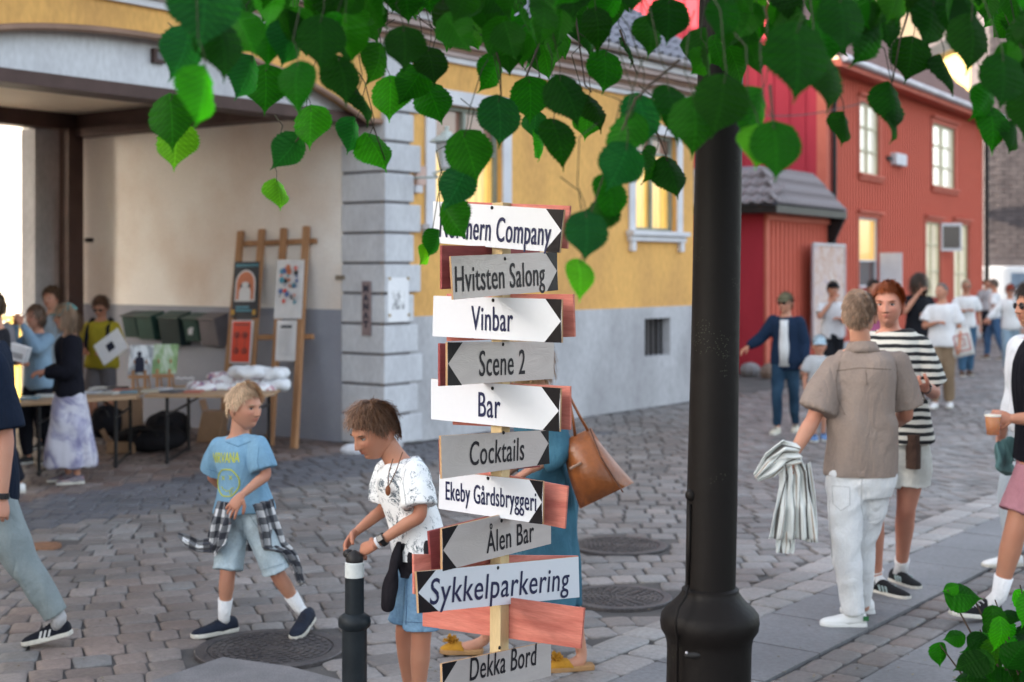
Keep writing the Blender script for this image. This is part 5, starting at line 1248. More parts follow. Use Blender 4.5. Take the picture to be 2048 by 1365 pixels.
def make_hand(mb, w, dirv, palm, s, thumb, curl=.5, spread=.12, r=1.0):
    dirv = dirv.normalized(); palm = (palm - dirv * palm.dot(dirv)).normalized(); lat = dirv.cross(palm).normalized() * thumb
    rs = []
    for t, rw_, rt in ((-.012, .024, .019), (.0, .026, .019), (.03, .036, .018), (.06, .040, .016), (.083, .038, .0135), (.090, .030, .010)):
        c = w + dirv * t * s; rs.append([c + lat * (rw_ * s * math.cos(a)) + palm * (rt * s * math.sin(a)) for a in [2 * PI * j / 14 for j in range(14)]])
    mb.rings(rs)
    for i, (o, L_) in enumerate(((.029, .070), (.010, .078), (-.010, .072), (-.028, .056))):
        b0 = w + dirv * (.080 - .003 * abs(i - 1.2)) * s + lat * o * s; a = spread * (1.2 - i) ; d = (dirv + lat * a).normalized(); cu = curl * (1 + .12 * i); pts = [b0 - d * .012 * s, b0]; p = b0; ang = 0
        for j, fr_ in enumerate((.45, .31, .24)):
            ang += cu * (.75 if j == 0 else 1.0); dd = d * math.cos(ang) + palm * math.sin(ang); p = p + dd * (L_ * fr_ * s); pts.append(p)
        mb.tube(pts + [pts[-1] + (pts[-1] - pts[-2]).normalized() * .003 * s], [.0098 * s * r, .0098 * s * r, .0090 * s * r, .0082 * s * r, .0068 * s * r, .003 * s * r], 8)
    b0 = w + dirv * .018 * s + lat * .026 * s; d = (dirv * .62 + lat * .68 + palm * .38).normalized(); p1 = b0 + d * .036 * s; d2 = (dirv * .85 + lat * .25 + palm * (.35 + curl * .4)).normalized(); p2 = p1 + d2 * .030 * s; p3 = p2 + (d2 + palm * .3 * curl).normalized() * .026 * s
    mb.tube([b0 - d * .01 * s, b0, p1, p2, p3, p3 + (p3 - p2).normalized() * .002], [.013 * s, .0135 * s, .0115 * s, .0105 * s, .008 * s, .004 * s], 8)
def limb(mb, pts, rad, seg=14, caps=True):
    """smooth tapered limb through joints; pts and radii per control point"""
    P_, R_ = [], []; n = len(pts)
    for i in range(n - 1):
        for k in range(4):
            t = k / 4; a = pts[i - 1] if i else pts[i] * 2 - pts[i + 1]; b = pts[i]; c = pts[i + 1]; d = pts[i + 2] if i + 2 < n else pts[i + 1] * 2 - pts[i]
            p = .5 * ((2 * b) + (c - a) * t + (2 * a - 5 * b + 4 * c - d) * t * t + (3 * b - a - 3 * c + d) * t ** 3); P_.append(p); R_.append(rad[i] + (rad[i + 1] - rad[i]) * t)
    P_.append(pts[-1]); R_.append(rad[-1])
    if caps:
        d0 = (P_[0] - P_[1]).normalized(); d1 = (P_[-1] - P_[-2]).normalized()
        P_ = [P_[0] + d0 * R_[0] * .85, P_[0] + d0 * R_[0] * .5] + P_ + [P_[-1] + d1 * R_[-1] * .5, P_[-1] + d1 * R_[-1] * .85]; R_ = [R_[0] * .45, R_[0] * .87] + R_ + [R_[-1] * .87, R_[-1] * .45]
    mb.tube(P_, R_, seg)
def loft(mb, prof, side, seg=24):
    """prof: list of (centre, side radius, depth radius, front vector)"""
    rs = []
    for i, (c, rx, ry, sd) in enumerate(prof):
        t = (prof[min(i + 1, len(prof) - 1)][0] - prof[max(i - 1, 0)][0]).normalized(); x = (sd - t * sd.dot(t)).normalized(); y = t.cross(x)
        ring = []
        for j in range(seg):
            a = 2 * PI * j / seg; ca, sa = math.cos(a), math.sin(a); e = .85; ring.append(c + x * (rx * abs(ca) ** e * (1 if ca > 0 else -1)) + y * (ry * abs(sa) ** e * (1 if sa > 0 else -1)))
        rs.append(ring)
    mb.rings(rs)
SOLE_W = M('white_sole', (.62, .60, .55), .6, (.5, .48, .43), 10)
SOCK = cloth('white_sock', (.74, .74, .76))
LACE_B = M('black_lace', (.03, .03, .035), .8); LACE_W = M('white_lace', (.72, .72, .72), .8)
def make_shoe(parent, heel, toe, mat, sole=None, w=.046, h=1.0, stripes=None, lace=LACE_B, open_back=False, up=None, high=0):
    heel, toe = Vector(heel), Vector(toe); ax = (toe - heel); L_ = ax.length; ax.normalize(); up = (Z if up is None else up); sd = ax.cross(up).normalized(); up = sd.cross(ax).normalized()
    prof = [(0.0, .55, .060), (.05, .78, .075 + high), (.2, .86, .082 + high), (.34, .88, .080 + high * .7), (.5, .92, .062), (.65, 1.0, .050), (.8, .98, .042), (.92, .80, .034), (.985, .50, .024), (1.0, .25, .020)]
    if open_back: prof = [(.42, .90, .028), (.5, .95, .055), (.62, 1.0, .058), (.78, .98, .050), (.9, .85, .036), (.98, .5, .024)]
    mb = MB(); rs = []
    for t, ww, hh in prof:
        c = heel + ax * (L_ * t) + up * .018; r_ = w * ww; H = (hh - .018) * h + .006; ring = []
        for a, b in ((-1, 0), (-1.03, .3), (-.9, .62), (-.6, .88), (-.25, 1), (.25, 1), (.6, .88), (.9, .62), (1.03, .3), (1, 0)): ring.append(c + sd * (r_ * a) + up * (H * b))
        rs.append(ring)
    mb.rings(rs); o = mb.build('shoe', mat, parent, smooth=True)
    mb = MB(); out = []
    sp = [(0, .55), (.04, .78), (.2, .88), (.4, .86), (.6, 1.03), (.78, 1.04), (.92, .84), (1.0, .42)]
    L1 = [heel + ax * (L_ * t * 1.02 - .004) + sd * (w * 1.04 * k) for t, k in sp]; L2 = [heel + ax * (L_ * t * 1.02 - .004) - sd * (w * 1.04 * k) for t, k in sp][::-1]
    mb.extrude(L1 + L2, up * .026); mb.build('sole', sole or SOLE_W, o, bevel=.006)
    if stripes:
        for sg in (-1, 1):
            for k in range(3):
                mb = MB(); t = .36 + .09 * k; c = heel + ax * (L_ * t) + up * .028 + sd * (sg * w * .93); mb.cbox(c + up * .014, ax * .011, sd * .006, up * .034 + ax * -.016); mb.build('stripe', stripes, o)
    if not open_back:
        mb = MB()
        for k in range(4):
            t = .40 + .065 * k; hh = np.interp(t, [p[0] for p in prof], [p[2] for p in prof]); c = heel + ax * (L_ * t) + up * ((hh - .018) * h + .026)
            mb.tube([c - sd * w * .45 - up * .006, c, c + sd * w * .45 - up * .006], .0028, 5)
        mb.build('lace', lace, o)
    return o
def cap_part(parent, c, fr, s, mat, brim=.075, style='cap', brimmat=None):
    d, fs = sphere_grid(32, 24); base = head_shape(d); k = np.clip((d[:, 2] - .38 - .12 * (-d[:, 1])) / .1, 0, 1)
    thick = .022 if style == 'cap' else .026
    nn = nrm(d / np.array([.076, .096, .118])); sh = base + nn * (k * thick - (1 - k) * .02)[:, None]
    if style == 'flat': sh[:, 2] = np.where(sh[:, 2] > .085, .085 + (sh[:, 2] - .085) * .5, sh[:, 2]); sh[:, 1] += np.where(d[:, 2] > .4, .014, 0)
    o = mesh_obj('cap', to_world(sh, c, fr, s), fs, mat, parent)
    mb = MB(); X, Y, U_ = [Vector(v) for v in fr]; c = Vector(c); z0 = .048
    top = []; bot = []
    for i in range(13):
        a = -1.15 + 2.3 * i / 12; inner = c + (X * math.sin(a) * .080 + Y * math.cos(a) * .098 + U_ * z0) * s; b = brim * math.cos(a * .95) ** .7 if abs(a) < 1.6 else 0
        top.append((inner, inner + (Y * b * 1.0 + X * math.sin(a) * .012 - U_ * (.014 + .012 * math.sin(a) ** 2)) * s))
    ring = [t[0] for t in top] + [t[1] for t in top][::-1]; mb.rings([[t[0] for t in top] , [t[1] for t in top]], False, cyc=False); mb.rings([[t[0] - U_ * .004 * s for t in top], [t[1] - U_ * .004 * s for t in top]], False, cyc=False); mb.rings([[t[1] for t in top], [t[1] - U_ * .004 * s for t in top]], False, cyc=False)
    b_ = mb.build('brim', brimmat or mat, o, smooth=True, fix=False); return o
def glasses(parent, c, fr, s):
    X, Y, U_ = [Vector(v) for v in fr]; c = Vector(c); mb = MB()
    for sx in (-1, 1):
        p = c + (X * sx * .031 + Y * .096 + U_ * .004) * s; mb.ellipsoid(p, .026 * s, .004 * s, .019 * s, X, Y, U_, 14, 8)
        mb.tube([p + X * sx * .024 * s, c + (X * sx * .078 + Y * .04 + U_ * .008) * s, c + (X * sx * .081 - Y * .01 + U_ * .006) * s], .0025 * s, 5)
    mb.tube([c + (X * -.01 + Y * .1 + U_ * .008) * s, c + (X * .01 + Y * .1 + U_ * .008) * s], .003 * s, 5); return mb.build('sunglasses', MAT['sunglass'], parent, smooth=True)
MAT['sunglass'] = glass_mat('sunglass_lens', (.012, .012, .015), .12)
MAT['eye_white'] = M('eye_white', (.62, .60, .58), .25, fine=.01); MAT['iris'] = M('dark_iris', (.035, .028, .025), .15)

def J(s, px, py, dd=0): return P(px, py, s['d'] + dd)
def build_person(sp):
    """sp: dict with joints in world space and clothing"""
    S = sp['S']; g_ = sp.get('girth', 1.0); big = sp.get('big', False); vox = sp.get('vox', .012 if big else .020); j = sp['j']
    hips = (j['hA'] + j['hB']) / 2; base = V(hips.x, hips.y, 0)
    if 'toeA' in j: base = (j['toeA'] + j['heelA'] + j['toeB'] + j['heelB']) / 4; base.z = 0
    root = empty('person', base, sp['label'], 'person', sp.get('group'))
    fr = frame(sp['hyaw'], sp.get('hpitch', 0), sp.get('hroll', 0)); hs = sp.get('hs', 1.0); hc = j['head']
    front = V(math.sin(R(sp['yaw'])), -math.cos(R(sp['yaw'])), 0)
    side = (j['sB'] - j['sA']); side = (side - front * side.dot(front)); side.normalize(); hside = (j['hB'] - j['hA']); hside = (hside - front * hside.dot(front) * .5); hside.normalize()
    if hside.dot(side) < 0: hside = side
    neck = j['neck']; spine = neck - hips; fwd_off = spine.normalized()
    rS = S * g_
    shw = (j['sB'] - j['sA']).length / 2
    def sd_at(t): return (hside * (1 - t) + side * t).normalized()
    chest_w = max(.13 * rS, min(shw * .92, .185 * rS))
    def torso(mb, t0, t1, add, n=12, flare=0):
        ts_ = [-.16, -.08, 0, .12, .25, .38, .52, .66, .80, .90, .96, 1.0]
        ws = [.150, .168, .172, .163, .150, .146, .152, .165, .175, .165, .130, .080]
        ds = [.085, .108, .115, .112, .105, .102, .108, .116, .118, .100, .082, .068]
        prof = []
        for i in range(n + 1):
            t = t0 + (t1 - t0) * i / n; w = np.interp(t, ts_, ws) * rS; dp = np.interp(t, ts_, ds) * rS
            if t > .45: w = w * min(1.1, chest_w / (.175 * rS)) if t < .93 else w
            bulge = front * (.012 * S * math.sin(max(0, min(1, (t - .4) / .5)) * PI)); k = flare * max(0, .5 - t)
            prof.append((hips + spine * t + bulge, w + add + k, dp + add * .9 + k, sd_at(max(0, min(1, t)))))
        loft(mb, prof, side)
    # ---- body
    mb = MB(); torso(mb, -.14, 1.0, 0)
    hcv = Vector(hc); nb = neck - spine.normalized() * .03 * S; ht = hcv + Vector(fr[2]) * (-.055 * hs) - Vector(fr[1]) * (.022 * hs)
    nr = sp.get('neck_r', .057) * S ** .6
    limb(mb, [nb, (nb + ht) / 2 + front * 0, ht], [nr * 1.12, nr, nr * .98], caps=False)
    arms = {}
    for k in 'AB':
        s0, e, w = j['s' + k], j['e' + k], j['w' + k]; ar = sp.get('arm', 1.0) * S * (g_ * .5 + .5)
        limb(mb, [neck - spine.normalized() * .05 * S, s0], [.05 * S, .052 * ar], 12)
        limb(mb, [s0, s0.lerp(e, .5), e, e.lerp(w, .28), e.lerp(w, .7), w], [.052 * ar, .046 * ar, .039 * ar, .042 * ar, .033 * ar, .026 * ar], 12)
        h0, kn, a0 = j['h' + k], j['k' + k], j['f' + k]; lr = sp.get('leg', 1.0) * S * (g_ * .6 + .4)
        limb(mb, [h0, h0.lerp(kn, .4), h0.lerp(kn, .85), kn, kn.lerp(a0, .3), kn.lerp(a0, .65), a0], [.088 * lr, .080 * lr, .060 * lr, .055 * lr, .056 * lr, .043 * lr, .035 * lr], 14)
        toe, heel = j['toe' + k], j['heel' + k]; fax = (toe - heel); limb(mb, [a0, heel.lerp(toe, .3) + Z * .035, heel.lerp(toe, .8) + Z * .025], [.034 * lr, .034 * S, .022 * S], 10)
    co, no, fs = remesh(mb, vox, 2)
    parts_v = [co]; parts_f = list(fs); cols = [np.ones((len(co), 3))]
    # knees, elbows slightly redder
    for q in ('kA', 'kB', 'eA', 'eB'):
        d_ = np.linalg.norm(co - np.array(j[q]), axis=1); cols[0] *= 1 - (np.exp(-(d_ / (.06 * S)) ** 2) * .18)[:, None] * np.array([.3, 1, 1])
    res = (96, 80) if big else (40, 34)
    d, hf = sphere_grid(*res); hp = head_shape(d); tint = head_tint(hp, d[:, 1], sp.get('stubble', 0))
    if not big:     # eyes as dark marks where nobody could see more
        gx = lambda x0: np.exp(-((hp[:, 0] - x0) / .012) ** 2 - ((hp[:, 2] - .005) / .006) ** 2) * (d[:, 1] > .3); tint *= 1 - (gx(.03) + gx(-.03))[:, None] * .75
        gb = lambda x0: np.exp(-((hp[:, 0] - x0) / .016) ** 2 - ((hp[:, 2] - .022) / .004) ** 2) * (d[:, 1] > .3); tint *= 1 - (gb(.03) + gb(-.03))[:, None] * .5
    if sp.get('slim'): hp[:, 0] *= .95
    off = len(co); hw = to_world(hp, hc, fr, hs); parts_v.append(hw); parts_f += [tuple(i + off for i in f) for f in hf]; cols.append(tint); off += len(hw)
    em = MB(); ear_part(em, hc, fr, hs)
    for k in 'AB':
        h_ = sp.get('hand' + k)
        w, e = j['w' + k], j['e' + k]; dv = (w - e).normalized()
        if h_ is None: h_ = dict(dir=dv, palm=(V(0, 0, -1) if abs(dv.z) < .6 else (hips - w)), curl=.35)
        pv = h_['palm']; hd = h_.get('dir', dv).normalized(); pv = pv - hd * pv.dot(hd)
        if pv.length < .05: pv = hd.orthogonal()
        th = h_.get('thumb', 1 if k == 'A' else -1)
        make_hand(em, w, hd, pv, S ** .75 * sp.get('handscale', 1.0), th, h_.get('curl', .35), h_.get('spread', .12))
    ev = np.array([tuple(v) for v in em.v]); parts_v.append(ev); parts_f += [tuple(i + off for i in f) for f in em.f]; cols.append(np.tile([1.0, .93, .92], (len(ev), 1)))
    body = mesh_obj('body', np.vstack(parts_v), parts_f, skin(sp['skin']), root, np.vstack(cols))
    X, Y, U_ = [Vector(v) for v in fr]; hcv = Vector(hc)
    if big and not sp.get('noface'):
        for sx in (-1, 1):
            c = hcv + (X * sx * .030 + Y * .0775 + U_ * .0045) * hs; mb = MB(); mb.ellipsoid(c, (.0128) * hs, .0082 * hs, .0046 * hs, X, Y, U_, 16, 10); eye = mb.build('eye', MAT['eye_white'], root, smooth=True)
            look = sp.get('look', 0); mb = MB(); mb.ellipsoid(c + (Y * .0058 + X * look * .004) * hs, .0060 * hs, .0032 * hs, .0046 * hs, X, Y, U_, 12, 8); mb.build('iris', MAT['iris'], eye, smooth=True)
            mb = MB(); mb.tube([c + (X * sx * t * .015 + Y * (.0085 - .004 * t * t * (1.6 if t > 0 else .7)) + U_ * (.0062 - .0045 * t * t)) * hs for t in (-1, -.5, 0, .5, 1)], [.0012 * hs, .0017 * hs, .002 * hs, .0018 * hs, .001 * hs], 6); mb.build('eyelash', MAT['iris'], root, smooth=True)
            mb = MB(); mb.tube([c + (X * sx * t * .018 + X * sx * .003 + Y * (.0145 - .006 * t * t * (1.7 if t > 0 else .5)) + U_ * (.021 + .003 * t - .0045 * t * t)) * hs for t in (-1, -.5, 0, .5, 1)], [.0016 * hs, .003 * hs, .0032 * hs, .0026 * hs, .0012 * hs], 6); mb.build('eyebrow', hairmat(tuple(x * .6 for x in sp['hair'][0])), root, smooth=True)
    # ---- trousers / shorts / skirt
    bt = sp.get('bottom')
    if bt:
        kind, mat = bt[0], bt[1]; mb = MB(); ex = bt[2] if len(bt) > 2 else {}
        pad = ex.get('pad', .012) * S / .8
        if kind in ('shorts', 'trousers'):
            torso(mb, -.17, ex.get('rise', .10), pad * .6)
            for k in 'AB':
                h0, kn, a0 = j['h' + k], j['k' + k], j['f' + k]; lr = sp.get('leg', 1.0) * S * (g_ * .6 + .4)
                if kind == 'shorts':
                    e = h0.lerp(kn, ex.get('len', .8)); e2 = h0.lerp(kn, ex.get('len', .8) - .03); fl = ex.get('flare', .020) * S
                    limb(mb, [h0, h0.lerp(e, .5), e], [.088 * lr + pad, .082 * lr + pad + fl * .5, .066 * lr + pad + fl], 18, False)
                    mb.tube([e2, e + (e - h0).normalized() * .004], [.066 * lr + pad + fl + .005] * 2, 18)
                else:
                    wd = ex.get('wide', .014) * S; e = kn.lerp(a0, ex.get('len', .96))
                    limb(mb, [h0, h0.lerp(kn, .5), kn, kn.lerp(a0, .35), kn.lerp(a0, .7), e], [.088 * lr + pad, .076 * lr + pad + wd * .5, .058 * lr + pad + wd, .056 * lr + pad * .8 + wd, .046 * lr + pad * .8 + wd, .040 * lr + pad * .8 + wd], 18, False)
        else:
            hem = ex['hem']; n = 12; rw, rd = ex.get('w', .22), ex.get('dp', .2); w0 = .165 * rS; prof = []
            top = hips + spine * ex.get('rise', .25); bot = V(hips.x, hips.y, hem) + ex.get('shift', V(0, 0, 0))
            for i in range(n + 1):
                t = i / n; kk = t ** .8; prof.append((top.lerp(bot, t), w0 * (.9 if t < .08 else 1) + (rw - w0) * kk + pad, .115 * rS + (rd - .115 * rS) * kk + pad, sd_at(0)))
            loft(mb, prof, hside, 32)
        co, no, fs = remesh(mb, vox * .8, 2 if kind != 'skirt' else 1)
        if kind in ('skirt', 'dress_skirt'):
            rel = co - np.array(hips); ang = np.arctan2(rel[:, 1], rel[:, 0]); dpth = np.clip((hips.z - co[:, 2]) / .6, 0, 1); co = co + no * (np.abs(np.sin(ang * 6 + 2 * np.sin(ang * 2))) * .03 * dpth - .012 * dpth)[:, None]
        co = folds(co, no, ex.get('amp', .014) * (S ** .5), sp.get('seed', 1) + 5, .9 if kind == 'trousers' else .5, 30)
        o = mesh_obj({'shorts': 'shorts', 'trousers': 'trousers', 'skirt': 'skirt'}.get(kind, kind), co, fs, mat, root)
        sp['bottom_obj'] = o
    # ---- shirt
    tp = sp.get('top')
    if tp:
        kind, mat = tp[0], tp[1]; ex = tp[2] if len(tp) > 2 else {}; mb = MB(); pad = ex.get('pad', .018)
        torso(mb, ex.get('hem', -.05), .985, pad * (S ** .5), 14, ex.get('flare', 0))
        for k in 'AB':
            s0, e, w = j['s' + k], j['e' + k], j['w' + k]; ar = sp.get('arm', 1.0) * S * (g_ * .5 + .5); sr = ex.get('sleeve_r', 1.0)
            limb(mb, [neck - spine.normalized() * .055 * S - (s0 - neck) * .0, s0], [.045 * S + pad * .8, .048 * ar + pad * .5], 14)
            if kind == 'tee':
                ln = ex.get('sleeve', .72); q = s0.lerp(e, ln); limb(mb, [s0, s0.lerp(e, ln * .5), q], [.052 * ar + pad * .6, (.062 * ar + pad) * sr, (.066 * ar + pad) * sr], 18, False); mb.ellipsoid(s0, .052 * ar + pad * .5, .052 * ar + pad * .5, .052 * ar + pad * .5)
            elif kind == 'long':
                limb(mb, [s0, s0.lerp(e, .5), e, e.lerp(w, .5), e.lerp(w, ex.get('cuff', .97))], [.058 * ar + pad, .054 * ar + pad, .048 * ar + pad * .9, .044 * ar + pad * .8, .032 * ar + pad * .6], 16, False); mb.ellipsoid(s0, .058 * ar + pad, .058 * ar + pad, .058 * ar + pad)
        co, no, fs = remesh(mb, vox * .75, 2); co = folds(co, no, ex.get('amp', .014) * (S ** .5), sp.get('seed', 1), .45, 24)
        o = mesh_obj(ex.get('name', 'shirt'), co, fs, mat, root); sp['top_obj'] = o
        # neckline
        nc = neck - spine.normalized() * .012 * S; mb = MB(); xx = side; yy = front
        ring = [nc + xx * (math.cos(a) * nr * 1.32) + yy * (math.sin(a) * nr * 1.28) - Z * (.022 * S * max(0, math.sin(a))) + Z * .004 for a in [2 * PI * q / 20 for q in range(20)]]
        mb.tube(ring + [ring[0]], .0062 * S ** .5, 6); mb.build('collar', ex.get('collar', mat), root, smooth=True)
    # ---- shoes and socks
    sh = sp.get('shoes')
    if sh:
        for k in 'AB':
            shoe = make_shoe(root, j['heel' + k], j['toe' + k], **sh)
            if sp.get('sock'):
                a0, kn = j['f' + k], j['k' + k]; lr = sp.get('leg', 1.0) * S * (g_ * .6 + .4); hgt = sp['sock']; m0 = j['heel' + k].lerp(j['toe' + k], .28) + Z * .05
                mb = MB(); mb.tube([m0, a0, a0.lerp(kn, hgt)], [.036 * lr + .004, .036 * lr + .004, (.037 + .02 * hgt) * lr + .006], 14); mb.build('sock', sp.get('sockmat', SOCK), root, smooth=True)
    # ---- hair, cap, glasses
    hr = sp.get('hair')
    if hr: make_hair(root, hc, fr, hs, hr[0], hr[1], seed=sp.get('seed', 1), **(hr[2] if len(hr) > 2 else {}))
    if sp.get('cap'): cap_part(root, hc, fr, hs, **sp['cap'])
    if sp.get('glasses'): glasses(root, hc, fr, hs)
    sp['root'] = root; sp['fr'] = fr; sp['front'] = front; sp['side'] = side; return root
def auto_pose(px, d, H, yaw, arms=('down', 'down'), stride=.12, hyaw=None, x=None):
    """joints of a standing or walking figure; A is the figure's right side"""
    k = H / 1.78; f = V(math.sin(R(yaw)), -math.cos(R(yaw)), 0); s = f.cross(Z).normalized(); b = V((px - 1024) / F * d, d, 0)
    q = lambda a, c, z: b + s * (a * k) + f * (c * k) + Z * (z * k)
    j = dict(head=q(0, .03, 1.66), neck=q(0, 0, 1.49), hA=q(.085, 0, .93), hB=q(-.085, 0, .93), sA=q(.165, 0, 1.41), sB=q(-.165, 0, 1.41))
    for key, sg, st in (('A', 1, stride), ('B', -1, -stride)):
        j['k' + key] = q(.09 * sg, st * .6 + .04, .50); j['f' + key] = q(.085 * sg, st - .03, .09); j['heel' + key] = q(.085 * sg, st - .09, .0); j['toe' + key] = q(.11 * sg, st + .18, .0)
    for key, sg, m in (('A', 1, arms[0]), ('B', -1, arms[1])):
        e, w = {'down': ((.24, -.03, 1.14), (.25, .06, .90)), 'fwd': ((.23, .02, 1.14), (.14, .24, 1.12)), 'drink': ((.25, .12, 1.24), (.06, .17, 1.50)), 'chest': ((.24, .04, 1.16), (.04, .22, 1.22)), 'back': ((.27, -.12, 1.16), (.25, -.14, .92)), 'out': ((.32, .06, 1.20), (.46, .16, 1.10)), 'camera': ((.22, .18, 1.32), (.05, .26, 1.60)), 'hip': ((.34, -.04, 1.16), (.18, .1, 1.02))}[m]
        j['e' + key] = q(e[0] * sg, e[1], e[2]); j['w' + key] = q(w[0] * sg, w[1], w[2])
    return j

def seam(sp, key, pts, mat, r=.0022, name='seam', n=8):
    ob = sp[key]; w = world_loc(ob); me = ob.data; bvh = BVHTree.FromPolygons([v.co for v in me.vertices], [tuple(p.vertices) for p in me.polygons]); out = []; o = V(0, 0, CAMH)
    for (a, b) in zip(pts[:-1], pts[1:]):
        for i in range(n + (b == pts[-1])):
            t = i / n; px, py = a[0] + (b[0] - a[0]) * t, a[1] + (b[1] - a[1]) * t; d = V((px - 1024) / F, 1, -(py - HZ) / F).normalized(); h = bvh.ray_cast(o - w, d)
            if h[0] is not None: out.append(h[0] + w - d * r * .3)
    if len(out) > 2:
        mb = MB(); mb.tube(out, r, 5); mb.build(name, mat, ob, smooth=True)
# ---------------------------------------------------------------- 1: boy in the blue T-shirt
sp = dict(d=7.6)
j = dict(head=J(sp, 489, 815, 0), neck=J(sp, 477, 872, .02), sA=J(sp, 438, 893, .05), sB=J(sp, 518, 890, -.07), eA=J(sp, 424, 952, .14), wA=J(sp, 452, 985, .24), eB=J(sp, 532, 950, -.10), wB=J(sp, 482, 992, -.24),
         hA=J(sp, 467, 1030, .05), hB=J(sp, 508, 1028, -.03), kA=J(sp, 455, 1148, -.03), kB=J(sp, 556, 1150, .0), fA=J(sp, 448, 1234, .02), fB=J(sp, 600, 1218, .08), heelA=G(473, 1262), toeA=G(384, 1278), heelB=J(sp, 622, 1240, .12), toeB=G(588, 1282))
j['heelA'].z = 0; 
blue_tee = cloth('washed_blue_tee', (.20, .36, .50), (.17, .31, .44), scale=6)
denim_pale = cloth('bleached_denim', (.50, .58, .62), (.38, .47, .53), scale=9, fine=.12)
navy_shoe = M('navy_mesh_shoe', (.009, .013, .026), .8, (.014, .019, .034), 30, bump=.3, bscale=200)
hand_B = dict(dir=J(sp, 452, 1036, -.26) - j['wB'], palm=V(.2, .9, -.1), curl=.28, spread=.16, thumb=1)
boy = dict(sp, S=.80, j=j, yaw=-12, hyaw=55, hpitch=4, hs=1.0, skin=FAIR, label='blond boy in a pale blue band T-shirt walking over the manhole cover', big=True, seed=3, look=.6, girth=.92, arm=.95, handB=hand_B, leg=1.0,
           hair=((.56, .39, .25), 'short', dict(n=3200, length=.042, thick=.012, width=.003, fringe=.5, messy=.2)), top=('tee', blue_tee, dict(hem=.03, pad=.026, sleeve=.82, amp=.02, flare=.05)), bottom=('shorts', denim_pale, dict(len=.93, flare=.02)),
           shoes=dict(mat=navy_shoe, w=.042), sock=.42)
build_person(boy)
sm_ = M('blue_tee_hem', (.13, .25, .37), .9)
seam(boy, 'top_obj', [(516, 945), (548, 940)], sm_); seam(boy, 'top_obj', [(518, 895), (514, 925), (522, 945)], sm_); seam(boy, 'top_obj', [(414, 938), (438, 946)], sm_); seam(boy, 'top_obj', [(452, 884), (476, 893), (502, 883)], sm_, .003, 'neck_rib')
sm2 = M('denim_seam', (.28, .36, .42), .9)
seam(boy, 'bottom_obj', [(484, 1040), (486, 1075)], sm2); seam(boy, 'bottom_obj', [(436, 1136), (480, 1142)], sm2); seam(boy, 'bottom_obj', [(520, 1142), (566, 1128)], sm2); seam(boy, 'bottom_obj', [(466, 1032), (452, 1058)], sm2); seam(boy, 'bottom_obj', [(500, 1032), (516, 1056)], sm2)
# lettering and round face printed on the chest
def shirt_print(sp, strokes, mat, name, txt=None, origin=None, size=.05, width=None, offs=.002):
    ob = sp['top_obj']; w = world_loc(ob); me = ob.data; bvh = BVHTree.FromPolygons([v.co for v in me.vertices], [tuple(p.vertices) for p in me.polygons])
    n = sp['front']; ex = -sp['side'] if sp['side'].x < 0 else sp['side']; ey = Z
    c = ray_plane(*origin, sp['j']['neck'], n); out = MB()
    def proj(p):
        hit = bvh.ray_cast(p - w + n * .6, -n); return (hit[0] + w + n * offs) if hit[0] is not None else p
    if txt:
        cu = bpy.data.curves.new('t', 'FONT'); cu.body = txt; cu.size = size; cu.align_x = 'CENTER'; cu.offset = .0015; o = bpy.data.objects.new('t', cu); COL.objects.link(o); bpy.context.view_layer.update()
        m0 = bpy.data.meshes.new_from_object(o.evaluated_get(bpy.context.evaluated_depsgraph_get())); bpy.data.objects.remove(o)
        bm = bmesh.new(); bm.from_mesh(m0); bmesh.ops.triangulate(bm, faces=bm.faces); bmesh.ops.subdivide_edges(bm, edges=[e for e in bm.edges if e.calc_length() > .012], cuts=2)
        xs = [v.co.x for v in bm.verts]; k = width / (max(xs) - min(xs)); bm.verts.index_update()
        out.add([proj(c + ex * v.co.x * k + ey * v.co.y) for v in bm.verts], [tuple(v.index for v in f.verts) for f in bm.faces]); bm.free()
    for pts in strokes or []:
        P2 = [proj(c + ex * a + ey * b) for a, b in pts]; out.tube(P2, .0022, 5)
    return out.build(name, mat, ob, fix=False)
yel = M('lime_print', (.52, .56, .06), .6)
shirt_print(boy, None, yel, 'lettering', 'NIRVANA', (466, 920), .075, .185)
circ = [(.078 * math.cos(a), .078 * math.sin(a) * .95 + .002 * math.sin(7 * a)) for a in [2 * PI * i / 40 for i in range(41)]]
mouth = [(-.045 + .09 * i / 12, -.022 - .022 * math.sin(PI * i / 12) + .004 * math.sin(i * 2)) for i in range(13)]
def xmark(x, y, r): return [[(x - r, y - r), (x, y), (x + r, y + r)], [(x - r, y + r), (x, y), (x + r, y - r)]]
tongue = [(.018, -.043), (.02, -.058), (.03, -.06), (.034, -.048), (.034, -.038)]
shirt_print(boy, [circ, [(a * .96, b * .96) for a, b in circ], mouth, tongue] + xmark(-.028, .025, .011) + xmark(.026, .028, .011), yel, 'round_face_print', None, (471, 960))
